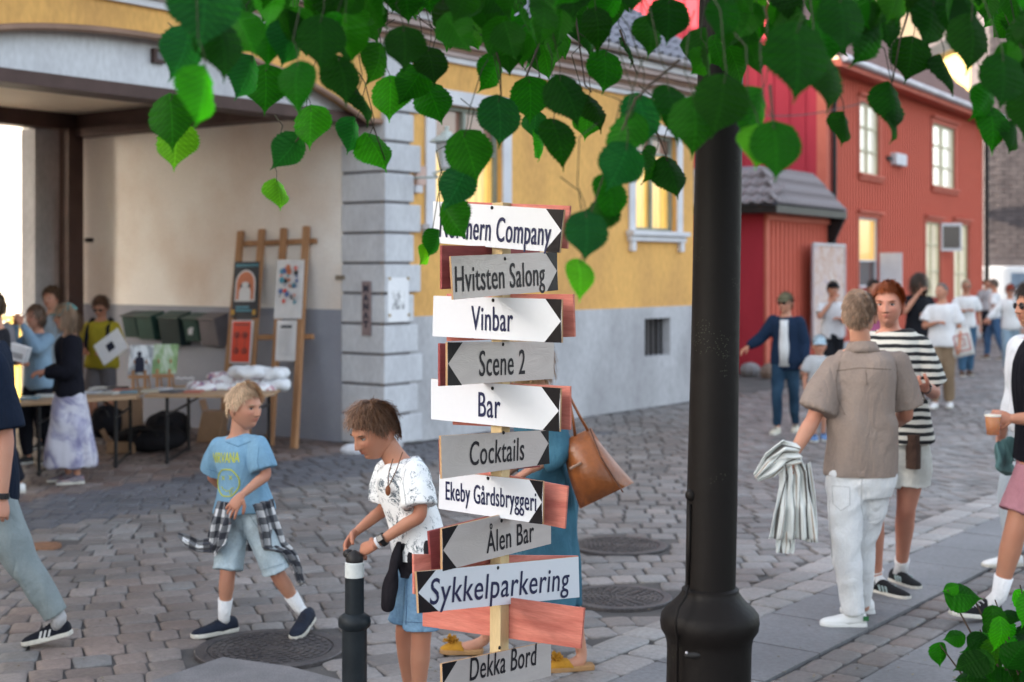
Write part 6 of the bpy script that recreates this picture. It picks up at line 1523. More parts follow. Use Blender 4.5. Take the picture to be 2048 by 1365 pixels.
# checked shirt knotted round the hips
def checks(name, c1, c2, c3, sc):
    m, nt, b = new_mat(name); L = nt.links; uvn = node(nt, 'ShaderNodeUVMap', uv_map='cloth'); sx = node(nt, 'ShaderNodeSeparateXYZ'); L.new(uvn.outputs[0], sx.inputs[0])
    a = fmath(nt, 'LESS_THAN', fmath(nt, 'FRACT', fmath(nt, 'MULTIPLY', sx.outputs[0], sc)), .5); d = fmath(nt, 'LESS_THAN', fmath(nt, 'FRACT', fmath(nt, 'MULTIPLY', sx.outputs[1], sc)), .5); s = fmath(nt, 'MULTIPLY', fmath(nt, 'ADD', a, d), .5)
    cr = node(nt, 'ShaderNodeValToRGB'); L.new(s, cr.inputs[0]); e = cr.color_ramp.elements; e[0].color = rgba(c1); e[1].color = rgba(c3); k = e.new(.5); k.color = rgba(c2); cr.color_ramp.interpolation = 'CONSTANT'; e[1].position = .4; e[2].position = .9
    L.new(cr.outputs[0], b.inputs['Base Color']); b.inputs['Roughness'].default_value = .9; b.inputs['Sheen Weight'].default_value = .2; return m
def stripes_uv(name, base, bands, sc):
    m, nt, b = new_mat(name); L = nt.links; uvn = node(nt, 'ShaderNodeUVMap', uv_map='cloth'); sx = node(nt, 'ShaderNodeSeparateXYZ'); L.new(uvn.outputs[0], sx.inputs[0])
    cr = node(nt, 'ShaderNodeValToRGB'); cr.color_ramp.interpolation = 'CONSTANT'; L.new(fmath(nt, 'FRACT', fmath(nt, 'MULTIPLY', sx.outputs[0], sc)), cr.inputs[0]); e = cr.color_ramp.elements; e[0].color = rgba(base); e[0].position = 0; e[1].position = .999; e[1].color = rgba(base)
    for p_, c_ in bands: k = e.new(p_); k.color = rgba(c_)
    L.new(cr.outputs[0], b.inputs['Base Color']); b.inputs['Roughness'].default_value = .85; b.inputs['Sheen Weight'].default_value = .2; return m
def drape(name, rows, mat, parent, nf=9, amp=.018, thick=.006, seed=0):
    """hanging cloth: rows of (left point, right point) down its length, with folds and real thickness"""
    r = random.Random(seed); nu, nv = 28, 26; vs = []; uv = []; rows = [(Vector(a), Vector(b)) for a, b in rows]; v_acc = 0
    w0 = max((b - a).length for a, b in rows); lens = [0]
    for i in range(1, len(rows)): lens.append(lens[-1] + ((rows[i][0] + rows[i][1]) / 2 - (rows[i - 1][0] + rows[i - 1][1]) / 2).length)
    for i in range(nv + 1):
        t = i / nv * (len(rows) - 1); k = min(int(t), len(rows) - 2); f = t - k; f = f * f * (3 - 2 * f) * .4 + f * .6; a = rows[k][0].lerp(rows[k + 1][0], f); b = rows[k][1].lerp(rows[k + 1][1], f)
        run = (rows[k + 1][0] + rows[k + 1][1] - rows[k][0] - rows[k][1]).normalized(); n = (b - a).cross(run).normalized()
        for q in range(nu + 1):
            u = q / nu; ph = u * nf * PI + 1.3 * math.sin(i / nv * 3 + seed); vs.append(a.lerp(b, u) + n * (amp * math.sin(ph) * (1 - .3 * f) + amp * .6 * math.sin(u * 23 + i * .25 + seed))); uv.append((u * w0 * 1.5, lens[k] + (lens[k + 1] - lens[k]) * f))
    N_ = (nu + 1); fs = [(i * N_ + q, i * N_ + q + 1, (i + 1) * N_ + q + 1, (i + 1) * N_ + q) for i in range(nv) for q in range(nu)]
    w = world_loc(parent) if parent is not None else rows[0][0]
    me = bpy.data.meshes.new(name); me.from_pydata([tuple(v - w) for v in vs], [], fs); me.materials.append(mat); lay = me.uv_layers.new(name='cloth')
    for lp_ in me.loops: lay.data[lp_.index].uv = uv[lp_.vertex_index]
    me.polygons.foreach_set('use_smooth', [True] * len(me.polygons)); o = bpy.data.objects.new(name, me)
    if parent is not None: link(o, parent)
    else: link(o); o.location = w
    s_ = o.modifiers.new('thick', 'SOLIDIFY'); s_.thickness = thick; s_.offset = 0; return o
chk = checks('black_white_check', (.68, .68, .70), (.16, .165, .18), (.030, .032, .045), 12.5)
D = lambda px, py, dd=0: P(px, py, 7.6 + dd)
R_ = boy['root']
drape('flannel_shirt', [(D(434, 1002, -.10), D(462, 1006, -.16)), (D(420, 1040, -.10), D(458, 1045, -.17)), (D(414, 1085, -.06), D(448, 1090, -.15)), (D(410, 1098, -.04), D(436, 1112, -.12))], chk, R_, 4, .016, seed=1)
drape('flannel_sleeve', [(D(420, 1078, -.1), D(424, 1104, -.1)), (D(398, 1080, -.1), D(396, 1106, -.1)), (D(375, 1070, -.1), D(372, 1092, -.1)), (D(357, 1066, -.1), D(356, 1074, -.1))], chk, R_, 3, .012, seed=2)
drape('flannel_shirt', [(D(507, 1010, -.16), D(548, 998, -.06)), (D(516, 1050, -.16), D(560, 1040, -.02)), (D(524, 1098, -.13), D(575, 1085, .02)), (D(560, 1104, -.06), D(596, 1110, .04)), (D(584, 1128, -.02), D(604, 1140, .04)), (D(600, 1166, 0), D(604, 1172, .03))], chk, R_, 5, .018, seed=3)
drape('flannel_shirt', [(D(440, 1010, .16), D(545, 1002, .16)), (D(432, 1060, .20), D(560, 1060, .2)), (D(440, 1104, .2), D(566, 1100, .2))], chk, R_, 7, .014, seed=5)

# ---------------------------------------------------------------- 2: boy at the bollard
sp = dict(d=6.1)
j = dict(head=J(sp, 749, 862, 0), neck=J(sp, 797, 921, .02), sA=J(sp, 772, 944, .13), sB=J(sp, 832, 948, -.12), eA=J(sp, 768, 1018, .15), wA=J(sp, 708, 1068, .04), eB=J(sp, 841, 1030, -.18), wB=J(sp, 748, 1092, -.14),
         hA=J(sp, 838, 1112, .08), hB=J(sp, 852, 1118, -.08), kA=J(sp, 810, 1268, .08), kB=J(sp, 842, 1280, -.08), fA=J(sp, 822, 1398, .10), fB=J(sp, 836, 1408, -.05), heelA=G(835, 1425), toeA=G(760, 1428), heelB=G(850, 1446), toeB=G(772, 1450))
m_, nt, b = new_mat('ink_splatter_tee'); L = nt.links; MAT['splatter'] = m_
tc = node(nt, 'ShaderNodeTexCoord'); n1_ = node(nt, 'ShaderNodeTexNoise', Scale=16, Detail=9, Roughness=.85, Distortion=1.5); L.new(tc.outputs['Object'], n1_.inputs['Vector']); n2_ = node(nt, 'ShaderNodeTexNoise', Scale=6, Detail=2); L.new(tc.outputs['Object'], n2_.inputs['Vector'])
f1 = fmath(nt, 'ADD', n1_.outputs[0], fmath(nt, 'MULTIPLY', fmath(nt, 'SUBTRACT', n2_.outputs[0], .5), .35)); cr = node(nt, 'ShaderNodeValToRGB'); L.new(f1, cr.inputs[0]); e = cr.color_ramp.elements; e[0].position = .435; e[0].color = (.04, .07, .10, 1); e[1].position = .49; e[1].color = (.78, .79, .80, 1)
L.new(cr.outputs[0], b.inputs['Base Color']); b.inputs['Roughness'].default_value = .9
denim = cloth('blue_denim', (.17, .29, .42), (.10, .19, .31), scale=8, fine=.14)
boy2 = dict(sp, S=.80, j=j, yaw=-68, hyaw=-52, hpitch=24, hroll=0, hs=1.02, skin=TAN_, label='brown-haired boy in a splatter-print T-shirt leaning over the bollard', big=True, seed=8, look=0, arm=.92, girth=.95, handscale=1.0,
            handA=dict(dir=J(sp, 683, 1104, -.02) - j['wA'], palm=V(.6, -.3, -.4), curl=.55, thumb=1), handB=dict(dir=J(sp, 700, 1108, -.06) - j['wB'], palm=V(-.1, .75, -.55), curl=.6, thumb=-1),
            hair=((.17, .088, .050), 'short', dict(n=3600, length=.055, thick=.016, width=.003, fringe=-.6, messy=.45)), top=('tee', MAT['splatter'], dict(hem=.02, pad=.028, sleeve=.80, amp=.022, flare=.05)), bottom=('shorts', denim, dict(len=.86, flare=.02)),
            shoes=dict(mat=navy_shoe, w=.042))
build_person(boy2)
sm_ = M('white_tee_hem', (.5, .5, .52), .9)
seam(boy2, 'top_obj', [(806, 1018), (840, 1008)], sm_); seam(boy2, 'top_obj', [(812, 935), (806, 965), (812, 1010)], sm_)
seam(boy2, 'bottom_obj', [(815, 1140), (812, 1250)], M('blue_denim_seam', (.07, .14, .24), .9)); seam(boy2, 'bottom_obj', [(796, 1244), (850, 1246)], M('blue_denim_hem', (.08, .15, .25), .9))
R_ = boy2['root']; jv = cloth('black_sweat', (.016, .014, .018), (.022, .02, .024))
D = lambda px, py, dd=0: P(px, py, 6.1 + dd)
drape('tied_jacket', [(D(792, 1090, -.10), D(900, 1078, -.16)), (D(796, 1120, -.13), D(905, 1120, -.17)), (D(802, 1155, -.12), D(905, 1168, -.15))], jv, R_, 6, .016, .012, seed=2)
mb = MB(); limb(mb, [D(798, 1088, -.12), D(790, 1120, -.14), D(781, 1170, -.13), D(775, 1212, -.12)], [.018, .028, .034, .036], 12); co, no, fs = remesh(mb, .008, 2); mesh_obj('jacket_sleeve', folds(co, no, .02, 4, .5, 40), fs, jv, R_)
# watch, wristband, necklace
def wristband(parent, w, e, t, r, wid, mat, name, face=None):
    ax = (e - w).normalized(); c = w.lerp(e, t); mb = MB(); mb.lathe(c - ax * wid / 2, [(r * .93, 0), (r, 0), (r, wid), (r * .93, wid)], 20, axis=ax); o = mb.build(name, mat, parent, smooth=False)
    if face: mb = MB(); f = (face - ax * face.dot(ax)).normalized(); mb.cbox(c + f * (r + .002), ax * .030, ax.cross(f) * .028, f * .010); mb.build('watch_face', MAT['sunglass'], o, bevel=.003)
    return o
wristband(R_, j['wB'], j['eB'], .10, .0265, .012, MAT['white_trim'], 'wristband'); wristband(R_, j['wB'], j['eB'], .20, .028, .020, MAT['black_metal'], 'wristwatch', V(.1, -.8, .55))
mb = MB(); mb.tube([D(786, 918, -.08), D(778, 945, -.10), D(776, 972, -.12)], .0025, 5); mb.tube([D(805, 905, -.10), D(793, 940, -.14), D(778, 972, -.13)], .0025, 5); o = mb.build('necklace', M('brown_cord', (.12, .06, .035), .7), R_)
mb = MB(); mb.ellipsoid(D(776, 982, -.14), .012, .008, .022, seg=10, n=8); mb.build('pendant', M('brown_wood_pendant', (.20, .07, .03), .35), o, smooth=True)
mb = MB(); mb.ellipsoid(P(697, 1108, 5.99), .024, .022, .020, seg=18, n=12); tag(mb.build('black_ball', MAT['black_metal'], origin=P(690, 1104, 5.97), smooth=True), 'round black knob held between the boy\'s hands on top of the bollard', 'knob')

# ---------------------------------------------------------------- 3: woman in the blue dress with slippers
sp = dict(d=6.95)
j = dict(head=J(sp, 1050, 706, 0), neck=J(sp, 1078, 775, .0), sA=J(sp, 1086, 806, .17), sB=J(sp, 1092, 808, -.17), eA=J(sp, 1060, 905, .24), wA=J(sp, 1010, 950, .16), eB=J(sp, 1118, 905, -.24), wB=J(sp, 1060, 940, -.24),
         hA=J(sp, 1098, 1000, .09), hB=J(sp, 1100, 1000, -.09), kA=J(sp, 1045, 1150, .12), kB=J(sp, 1135, 1165, -.05), fA=J(sp, 968, 1282, .3), fB=J(sp, 1164, 1308, .0), heelA=G(965, 1308), toeA=G(880, 1306), heelB=G(1186, 1338), toeB=G(1084, 1344))
teal = cloth('petrol_blue_linen', (.055, .150, .210), (.040, .110, .165), scale=5)
mustard = M('mustard_suede', (.46, .23, .025), .9, (.38, .18, .02), 14)
woman = dict(sp, S=.94, j=j, yaw=-88, hyaw=-88, hs=.95, skin=FAIR, label='woman in a petrol blue dress and mustard slippers behind the signpost', big=True, seed=12, arm=.9, noface=True, leg=.85, neck_r=.045,
             hair=((.42, .26, .12), 'long', dict(n=1500, length=.16, thick=.022, width=.005)), top=('long', teal, dict(hem=-.05, pad=.03, amp=.026, name='dress_top', cuff=.6)), bottom=('dress_skirt', teal, dict(hem=CAMH - (1200 - HZ) / F * 6.95, w=.18, dp=.185, rise=.3, shift=V(-.045, 0, 0), amp=.024)),
             shoes=dict(mat=mustard, sole=M('cork_sole', (.42, .24, .11), .8), open_back=True, w=.045, h=.9))
build_person(woman)
for fx in ('A', 'B'):
    h, t = j['heel' + fx], j['toe' + fx]; c = h.lerp(t, .74) + Z * .058; mb = MB(); rr = random.Random(4)
    for i in range(90):
        a, el = rr.uniform(0, 2 * PI), rr.uniform(-.1, 1.2); dv = V(math.cos(a) * math.cos(el), math.sin(a) * math.cos(el), math.sin(el)); mb.tube([c, c + dv * rr.uniform(.03, .045)], [.004, .0022], 4)
    mb.build('pompon', mustard, woman['root'])
# tan leather bag
bgm = M('tan_leather', (.28, .085, .020), .36, (.17, .05, .012), 7, bump=.25, bscale=60, fine=.12, spec=.5)
b0 = P(1190, 960, 6.7); BAG = empty('shoulder_bag', b0, 'large tan leather tote bag swinging behind the woman in the blue dress', 'bag')
B_ = lambda px, py, dd: P(px, py, 6.72 + dd)
mb = MB(); fcs = []
rows = [((1128, 880), (1182, 856)), ((1127, 905), (1200, 885)), ((1138, 955), (1232, 925)), ((1150, 990), (1256, 952)), ((1160, 1018), (1268, 966))]
rs = []
for i, (a, b_) in enumerate(rows):
    t = i / 4; th = [.02, .075, .11, .115, .085][i]; ring = []
    for q in range(9): u = q / 8; ring.append(B_(a[0] + (b_[0] - a[0]) * u, a[1] + (b_[1] - a[1]) * u + 3 * math.sin(u * PI) * (1 - t), -th * math.sin(PI * min(1, max(0, u))) ** .5))
    for q in range(8, -1, -1): u = q / 8; ring.append(B_(a[0] + (b_[0] - a[0]) * u, a[1] + (b_[1] - a[1]) * u, .02 + th * math.sin(PI * u) ** .5))
    rs.append(ring)
mb.rings(rs); smooth_by_angle(mb.build('body', bgm, BAG), 60)
mb = MB(); mb.tube([B_(1180, 858, -.02), B_(1202, 915, -.085), B_(1246, 985, -.115)], .0035, 6); mb.build('seam', M('dark_leather', (.09, .03, .012), .5), BAG)
mb = MB(); mb.tube([B_(1140, 938, -.085), B_(1162, 926, -.10)], .007, 6); mb.build('buckle_tab', MAT['cornice_dark'], BAG)
mb = MB()
mb.tube([B_(1176, 862, -.03), B_(1158, 830, -.04), B_(1140, 795, -.02), B_(1120, 778, 0), B_(1105, 800, .05)], .007, 8)
mb.tube([B_(1150, 872, -.05), B_(1146, 838, -.07), B_(1138, 800, -.04), B_(1122, 780, 0)], .007, 8); mb.build('strap', bgm, BAG, smooth=True)
# ---------------------------------------------------------------- 4: man in the taupe shirt, seen from behind
sp = dict(d=7.79)
j = dict(head=J(sp, 1719, 632, .0), neck=J(sp, 1723, 696, 0), sA=J(sp, 1668, 731, 0), sB=J(sp, 1793, 729, .03), eA=J(sp, 1627, 838, -.05), wA=J(sp, 1585, 912, -.12), eB=J(sp, 1812, 826, .10), wB=J(sp, 1790, 850, .34),
         hA=J(sp, 1692, 950, 0), hB=J(sp, 1750, 950, .02), kA=J(sp, 1692, 1095, -.02), kB=J(sp, 1722, 1085, .12), fA=J(sp, 1708, 1230, -.02), fB=J(sp, 1722, 1210, .2), heelA=G(1732, 1254), toeA=G(1640, 1252), heelB=G(1748, 1228), toeB=G(1680, 1226))
taupe = cloth('taupe_linen', (.27, .215, .185), (.235, .185, .16), scale=4)
white_j = cloth('white_jeans', (.68, .69, .70), (.60, .61, .63), scale=6)
wsh = M('white_leather_shoe', (.74, .75, .75), .45, fine=.02)
man4 = dict(sp, S=.98, j=j, yaw=165, hyaw=160, hpitch=2, hs=1.10, skin=FAIR, label='blond man seen from behind in a taupe shirt and white jeans', big=True, seed=21, noface=True, girth=1.08, arm=1.05,
            handA=dict(dir=J(sp, 1571, 942, -.14) - j['wA'], palm=V(.6, .5, 0), curl=.9, thumb=-1), handB=dict(palm=V(-1, 0, 0), curl=.8),
            hair=((.235, .145, .092), 'short', dict(n=3200, length=.032, thick=.009, width=.003, messy=.15)), top=('tee', taupe, dict(hem=-.01, pad=.024, sleeve=.84, amp=.022, flare=.0, sleeve_r=1.08)), bottom=('trousers', white_j, dict(pad=.014, wide=.006, amp=.012, len=1.0, rise=.06)), shoes=dict(mat=wsh, w=.048, lace=LACE_W, sole=wsh))
build_person(man4)
R_ = man4['root']
sm_ = M('taupe_seam', (.17, .13, .11), .9)
seam(man4, 'top_obj', [(1672, 742), (1720, 736), (1790, 740)], sm_, .0026, 'yoke_seam'); seam(man4, 'top_obj', [(1732, 740), (1734, 770)], sm_); seam(man4, 'top_obj', [(1680, 722), (1672, 760), (1676, 800), (1690, 830)], sm_, .0022, 'armhole_seam'); seam(man4, 'top_obj', [(1792, 722), (1796, 760), (1792, 800)], sm_, .0022, 'armhole_seam')
sm_ = M('jeans_seam', (.48, .49, .5), .9); seam(man4, 'bottom_obj', [(1724, 950), (1722, 1010), (1728, 1040)], sm_); seam(man4, 'bottom_obj', [(1664, 972), (1700, 975), (1700, 1010), (1682, 1022), (1666, 1008), (1664, 972)], sm_, .002, 'back_pocket'); seam(man4, 'bottom_obj', [(1658, 1000), (1662, 1100), (1678, 1230)], sm_)
# yoke seam and shirt collar
nv = j['neck']; mb = MB()
mb.rings([[nv + V(math.cos(a) * rx, math.sin(a) * ry - .012, z - .012 * math.sin(a)) for a in [2 * PI * i / 28 for i in range(28)]] for rx, ry, z in ((.105, .092, -.030), (.088, .080, .000), (.078, .072, .026), (.073, .067, .030), (.070, .064, .022), (.076, .070, -.02))]); mb.build('shirt_collar', taupe, R_, smooth=True)
mb = MB(); h = j['heelA']; mb.cbox(h + V(-.012, -.047, .055), V(.03, 0, 0), V(0, .004, 0), V(0, 0, .025)); mb.build('heel_patch', M('green_patch', (.03, .14, .05), .5), R_)
strp = stripes_uv('striped_cotton', (.70, .71, .68), [(.30, (.10, .09, .08)), (.40, (.70, .71, .68)), (.56, (.38, .30, .24)), (.62, (.70, .71, .68)), (.78, (.15, .13, .12)), (.84, (.70, .71, .68))], 7)
SH = empty('held_shirt', P(1575, 960, 7.65), 'crumpled white shirt with brown and black stripes hanging from the man\'s hand', 'shirt')
D = lambda px, py, dd=0: P(px, py, 7.64 + dd)
drape('front', [(D(1560, 905), D(1592, 900, .04)), (D(1562, 960, -.03), D(1612, 940, .02)), (D(1550, 1020, -.04), D(1624, 1010, 0)), (D(1538, 1078, -.03), D(1632, 1080, .0))], strp, SH, 8, .020, seed=1)
drape('collar_end', [(D(1598, 890, -.03), D(1600, 925, -.02)), (D(1565, 880, -.07), D(1572, 935, -.04)), (D(1532, 905, -.06), D(1548, 955, -.04)), (D(1507, 948, -.03), D(1516, 964, -.02))], strp, SH, 5, .018, seed=2)
drape('sleeve', [(D(1552, 1060, -.01), D(1592, 1064, -.01)), (D(1552, 1085, -.01), D(1590, 1088, 0)), (D(1552, 1106, -.01), D(1588, 1108, 0))], strp, SH, 3, .012, seed=3)
drape('sleeve', [(D(1606, 930, .05), D(1622, 925, .05)), (D(1612, 1010, .04), D(1632, 1000, .05)), (D(1610, 1084, .03), D(1636, 1086, .04))], strp, SH, 3, .012, seed=4)

# ---------------------------------------------------------------- 5: red-haired man in the striped T-shirt
sp = dict(d=8.5)
j = dict(head=J(sp, 1776, 611, -.03), neck=J(sp, 1780, 660, .02), sA=J(sp, 1735, 694, .06), sB=J(sp, 1841, 697, -.03), eA=J(sp, 1725, 790, .05), wA=J(sp, 1770, 800, -.18), eB=J(sp, 1867, 783, -.02), wB=J(sp, 1850, 777, -.26),
         hA=J(sp, 1776, 905, .03), hB=J(sp, 1828, 905, -.02), kA=J(sp, 1748, 1030, -.02), kB=J(sp, 1812, 1018, .05), fA=J(sp, 1752, 1155, .15), fB=J(sp, 1803, 1132, .35), heelA=G(1742, 1182), toeA=G(1818, 1201), heelB=G(1784, 1162), toeB=G(1838, 1181))
def hstripes(name, c1, c2, per, duty, z0=0):
    m, nt, b = new_mat(name); L = nt.links; tc = node(nt, 'ShaderNodeTexCoord'); sx = node(nt, 'ShaderNodeSeparateXYZ'); L.new(tc.outputs['Object'], sx.inputs[0]); n = node(nt, 'ShaderNodeTexNoise', Scale=5, Detail=2); L.new(tc.outputs['Object'], n.inputs['Vector'])
    v = fmath(nt, 'ADD', sx.outputs[2], fmath(nt, 'MULTIPLY', n.outputs[0], .03)); f = fmath(nt, 'LESS_THAN', fmath(nt, 'FRACT', fmath(nt, 'DIVIDE', v, per)), duty)
    mx = node(nt, 'ShaderNodeMix', data_type='RGBA'); L.new(f, mx.inputs[0]); mx.inputs[6].default_value = rgba(c1); mx.inputs[7].default_value = rgba(c2); L.new(mx.outputs[2], b.inputs['Base Color']); b.inputs['Roughness'].default_value = .9; return m
st5 = hstripes('black_cream_stripes', (.60, .58, .52), (.010, .011, .013), .047, .48)
cream_sh = cloth('cream_shorts', (.58, .58, .55), (.52, .52, .49))
man5 = dict(sp, S=.97, j=j, yaw=-14, hyaw=-22, hpitch=0, hs=1.12, skin=(.52, .25, .175), label='red-haired man in a black and cream striped T-shirt and pale shorts', big=True, seed=31, look=-.3, stubble=.25, girth=1.0, leg=1.08, arm=1.1, slim=True,
            handB=dict(dir=J(sp, 1829, 770, -.32) - j['wB'], palm=V(-.3, .2, .9), curl=1.1, thumb=-1),
            hair=((.26, .062, .015), 'short', dict(n=3400, length=.034, thick=.011, width=.003, messy=.4, fringe=.3)), top=('tee', st5, dict(hem=.08, pad=.032, sleeve=.85, amp=.018, flare=.03, collar=cloth('cream_rib', (.6, .58, .5)))), bottom=('shorts', cream_sh, dict(len=.52, flare=.035, rise=.2)),
            shoes=dict(mat=M('black_knit_shoe', (.009, .010, .012), .8), w=.046, stripes=M('pale_teal_stripe', (.35, .45, .45), .5), lace=LACE_B), sock=.12)
build_person(man5)
wristband(man5['root'], j['wB'], j['eB'], .08, .031, .026, MAT['black_metal'], 'wristwatch', V(-.2, -.9, .3))
a, b_ = P(1822, 873, 8.27), P(1851, 942, 8.27); mb = MB(); mb.rings([[V(a.x + (b_.x - a.x) * u, 8.30 + .05 * u * u + .10 - .10 * math.sin(.5 + u * 1.6), z) for u in (0, .25, .5, .75, 1)] + [V(a.x + (b_.x - a.x) * u, 8.33 + .05 * u * u + .10 - .10 * math.sin(.5 + u * 1.6), z) for u in (1, .75, .5, .25, 0)] for z in (b_.z, (a.z + b_.z) / 2, a.z)])
mb.build('shorts_panel', cloth('dark_brown_panel', (.075, .045, .035)), man5['root'])

# ---------------------------------------------------------------- 6: man with the beer at the right edge
sp = dict(d=7.95)
j = dict(head=J(sp, 2069, 612, 0), neck=J(sp, 2092, 678, .0), sA=J(sp, 2090, 712, -.19), sB=J(sp, 2096, 712, .19), eA=J(sp, 2085, 838, -.25), wA=J(sp, 2022, 838, -.27), eB=J(sp, 2110, 840, .2), wB=J(sp, 2080, 900, .2),
         hA=J(sp, 2072, 940, -.09), hB=J(sp, 2080, 940, .09), kA=J(sp, 2030, 1062, -.12), kB=J(sp, 2100, 1060, .12), fA=J(sp, 1998, 1192, -.06), fB=J(sp, 2130, 1180, .15), heelA=J(sp, 1998, 1238, -.05), toeA=J(sp, 1900, 1226, -.12), heelB=G(2150, 1215), toeB=G(2070, 1220))
j['heelA'].z = .005; j['toeA'].z = .05
canvas = M('black_canvas_shoe', (.007, .007, .009), .8)
man6 = dict(sp, S=.99, j=j, yaw=-84, hyaw=-80, hpitch=3, hs=1.02, skin=TAN_, label='man at the right edge in a black T-shirt and pink shorts', big=True, seed=41, noface=True, leg=1.1, arm=1.05,
            handA=dict(dir=J(sp, 1982, 832, -.28) - j['wA'], palm=V(.1, .9, -.3), curl=.75, thumb=1), glasses=True, stubble=.5,
            hair=((.035, .022, .016), 'short', dict(n=1800, length=.06, thick=.02, width=.0045)), top=('tee', cloth('black_tee', (.007, .007, .011)), dict(hem=.06, pad=.032, sleeve=.75)), bottom=('shorts', cloth('dusty_pink_cotton', (.36, .17, .20), (.31, .14, .17)), dict(len=.72, flare=.03, rise=.18)),
            shoes=dict(mat=canvas, w=.048, high=.03, lace=LACE_W), sock=.30)
build_person(man6)
mb = MB(); c = P(1990, 1224, 7.80); mb.lathe(c, [(.002, .0), (.020, 0), (.021, .003), (.002, .004)], 16, axis=V(0, -1, 0)); mb.build('round_badge', LACE_W, man6['root'])
mb = MB(); mb.rings([[P(px, py, 8.1 + (.09 * math.sin(i * .8 + q))) for i, (px, py) in enumerate(pp)] for q, pp in enumerate([[(1990, 880), (2020, 868), (2050, 870), (2060, 900), (2040, 925), (2000, 920)], [(1982, 905), (2020, 895), (2060, 890), (2066, 920), (2040, 950), (1992, 940)], [(2000, 925), (2020, 905), (2056, 915), (2060, 940), (2040, 962), (2010, 955)]])])
co, no, fs = remesh(mb, .012, 3); mesh_obj('tied_sweater', folds(co, no, .03, 9, .6, 30), fs, cloth('sea_green_knit', (.10, .19, .19)), man6['root'])
MAT['beer'], nt, b = new_mat('amber_beer'); b.inputs['Base Color'].default_value = (.55, .19, .01, 1); b.inputs['Roughness'].default_value = .1
tr_ = node(nt, 'ShaderNodeBsdfTranslucent'); tr_.inputs[0].default_value = (.9, .36, .02, 1); mx_ = node(nt, 'ShaderNodeMixShader'); mx_.inputs[0].default_value = .5; nt.links.new(b.outputs[0], mx_.inputs[1]); nt.links.new(tr_.outputs[0], mx_.inputs[2]); nt.links.new(mx_.outputs[0], nt.nodes['Material Output'].inputs[0])
MAT['clear_cup'], nt, b = new_mat('clear_plastic'); b.inputs['Roughness'].default_value = .08; b.inputs['Alpha'].default_value = .07; b.inputs['Base Color'].default_value = (.9, .9, .9, 1)
MAT['foam'] = M('beer_foam', (.75, .70, .60), .8)
def beer(c, s, label):
    t = empty('beer_cup', c, label, 'cup', 'cups of beer'); mb = MB(); mb.lathe(c, [(.030 * s, 0), (.040 * s, .115 * s), (.0385 * s, .115 * s), (.0288 * s, .004 * s)], 24); mb.build('cup', MAT['clear_cup'], t, smooth=True)
    mb = MB(); mb.lathe(c + Z * .003 * s, [(.002, 0), (.0283 * s, 0), (.036 * s, .085 * s), (.002, .0855 * s)], 20); mb.build('beer', MAT['beer'], t, smooth=True)
    mb = MB(); mb.lathe(c + Z * .0885 * s, [(.002, 0), (.0362 * s, 0), (.0368 * s, .008 * s), (.002, .009 * s)], 20); mb.build('foam', MAT['foam'], t); return t
c = P(1986, 871, 7.66); beer(c, 1.15, 'plastic cup of amber beer held at the right edge by the man in pink shorts')

# ---------------------------------------------------------------- 8: man striding out of the left edge
sp = dict(d=7.35)
j = dict(head=J(sp, -40, 610, 0), neck=J(sp, -34, 680, 0), sA=J(sp, -24, 722, .18), sB=J(sp, -14, 724, -.18), eA=J(sp, -70, 850, .25), wA=J(sp, -130, 900, .2), eB=J(sp, 12, 872, -.20), wB=J(sp, 5, 1000, -.22),
         hA=J(sp, -18, 985, .09), hB=J(sp, -14, 985, -.08), kA=J(sp, -90, 1120, .1), kB=J(sp, 42, 1120, -.05), fA=J(sp, -110, 1240, .1), fB=J(sp, 118, 1236, .0), heelA=G(-90, 1275), toeA=G(-190, 1280), heelB=J(sp, 143, 1270, .02), toeB=G(46, 1292))
man8 = dict(sp, S=.98, j=j, yaw=-82, hyaw=-85, hs=1.0, skin=(.50, .27, .19), label='man striding out of the left edge in navy T-shirt and grey trousers', big=True, seed=51, noface=True, leg=1.0, arm=1.0,
            handB=dict(dir=J(sp, 0, 1055, -.26) - j['wB'], palm=V(-.4, .9, 0), curl=.8, thumb=-1),
            hair=((.10, .06, .035), 'short', dict(n=900)), top=('tee', cloth('navy_tee', (.010, .016, .032)), dict(hem=-.10, pad=.035, sleeve=.92)), bottom=('trousers', cloth('sage_grey_trousers', (.25, .29, .30), (.20, .24, .25), scale=6), dict(pad=.016, wide=.012, len=.94, amp=.02)),
            shoes=dict(mat=M('navy_suede', (.009, .011, .019), .85), w=.047, stripes=M('white_stripe', (.66, .66, .66), .6), lace=LACE_B), sock=.14, sockmat=cloth('grey_sock', (.5, .5, .52)))
build_person(man8)
wristband(man8['root'], j['wB'], j['eB'], .06, .033, .030, MAT['black_metal'], 'wristwatch', V(.3, -.9, 0))
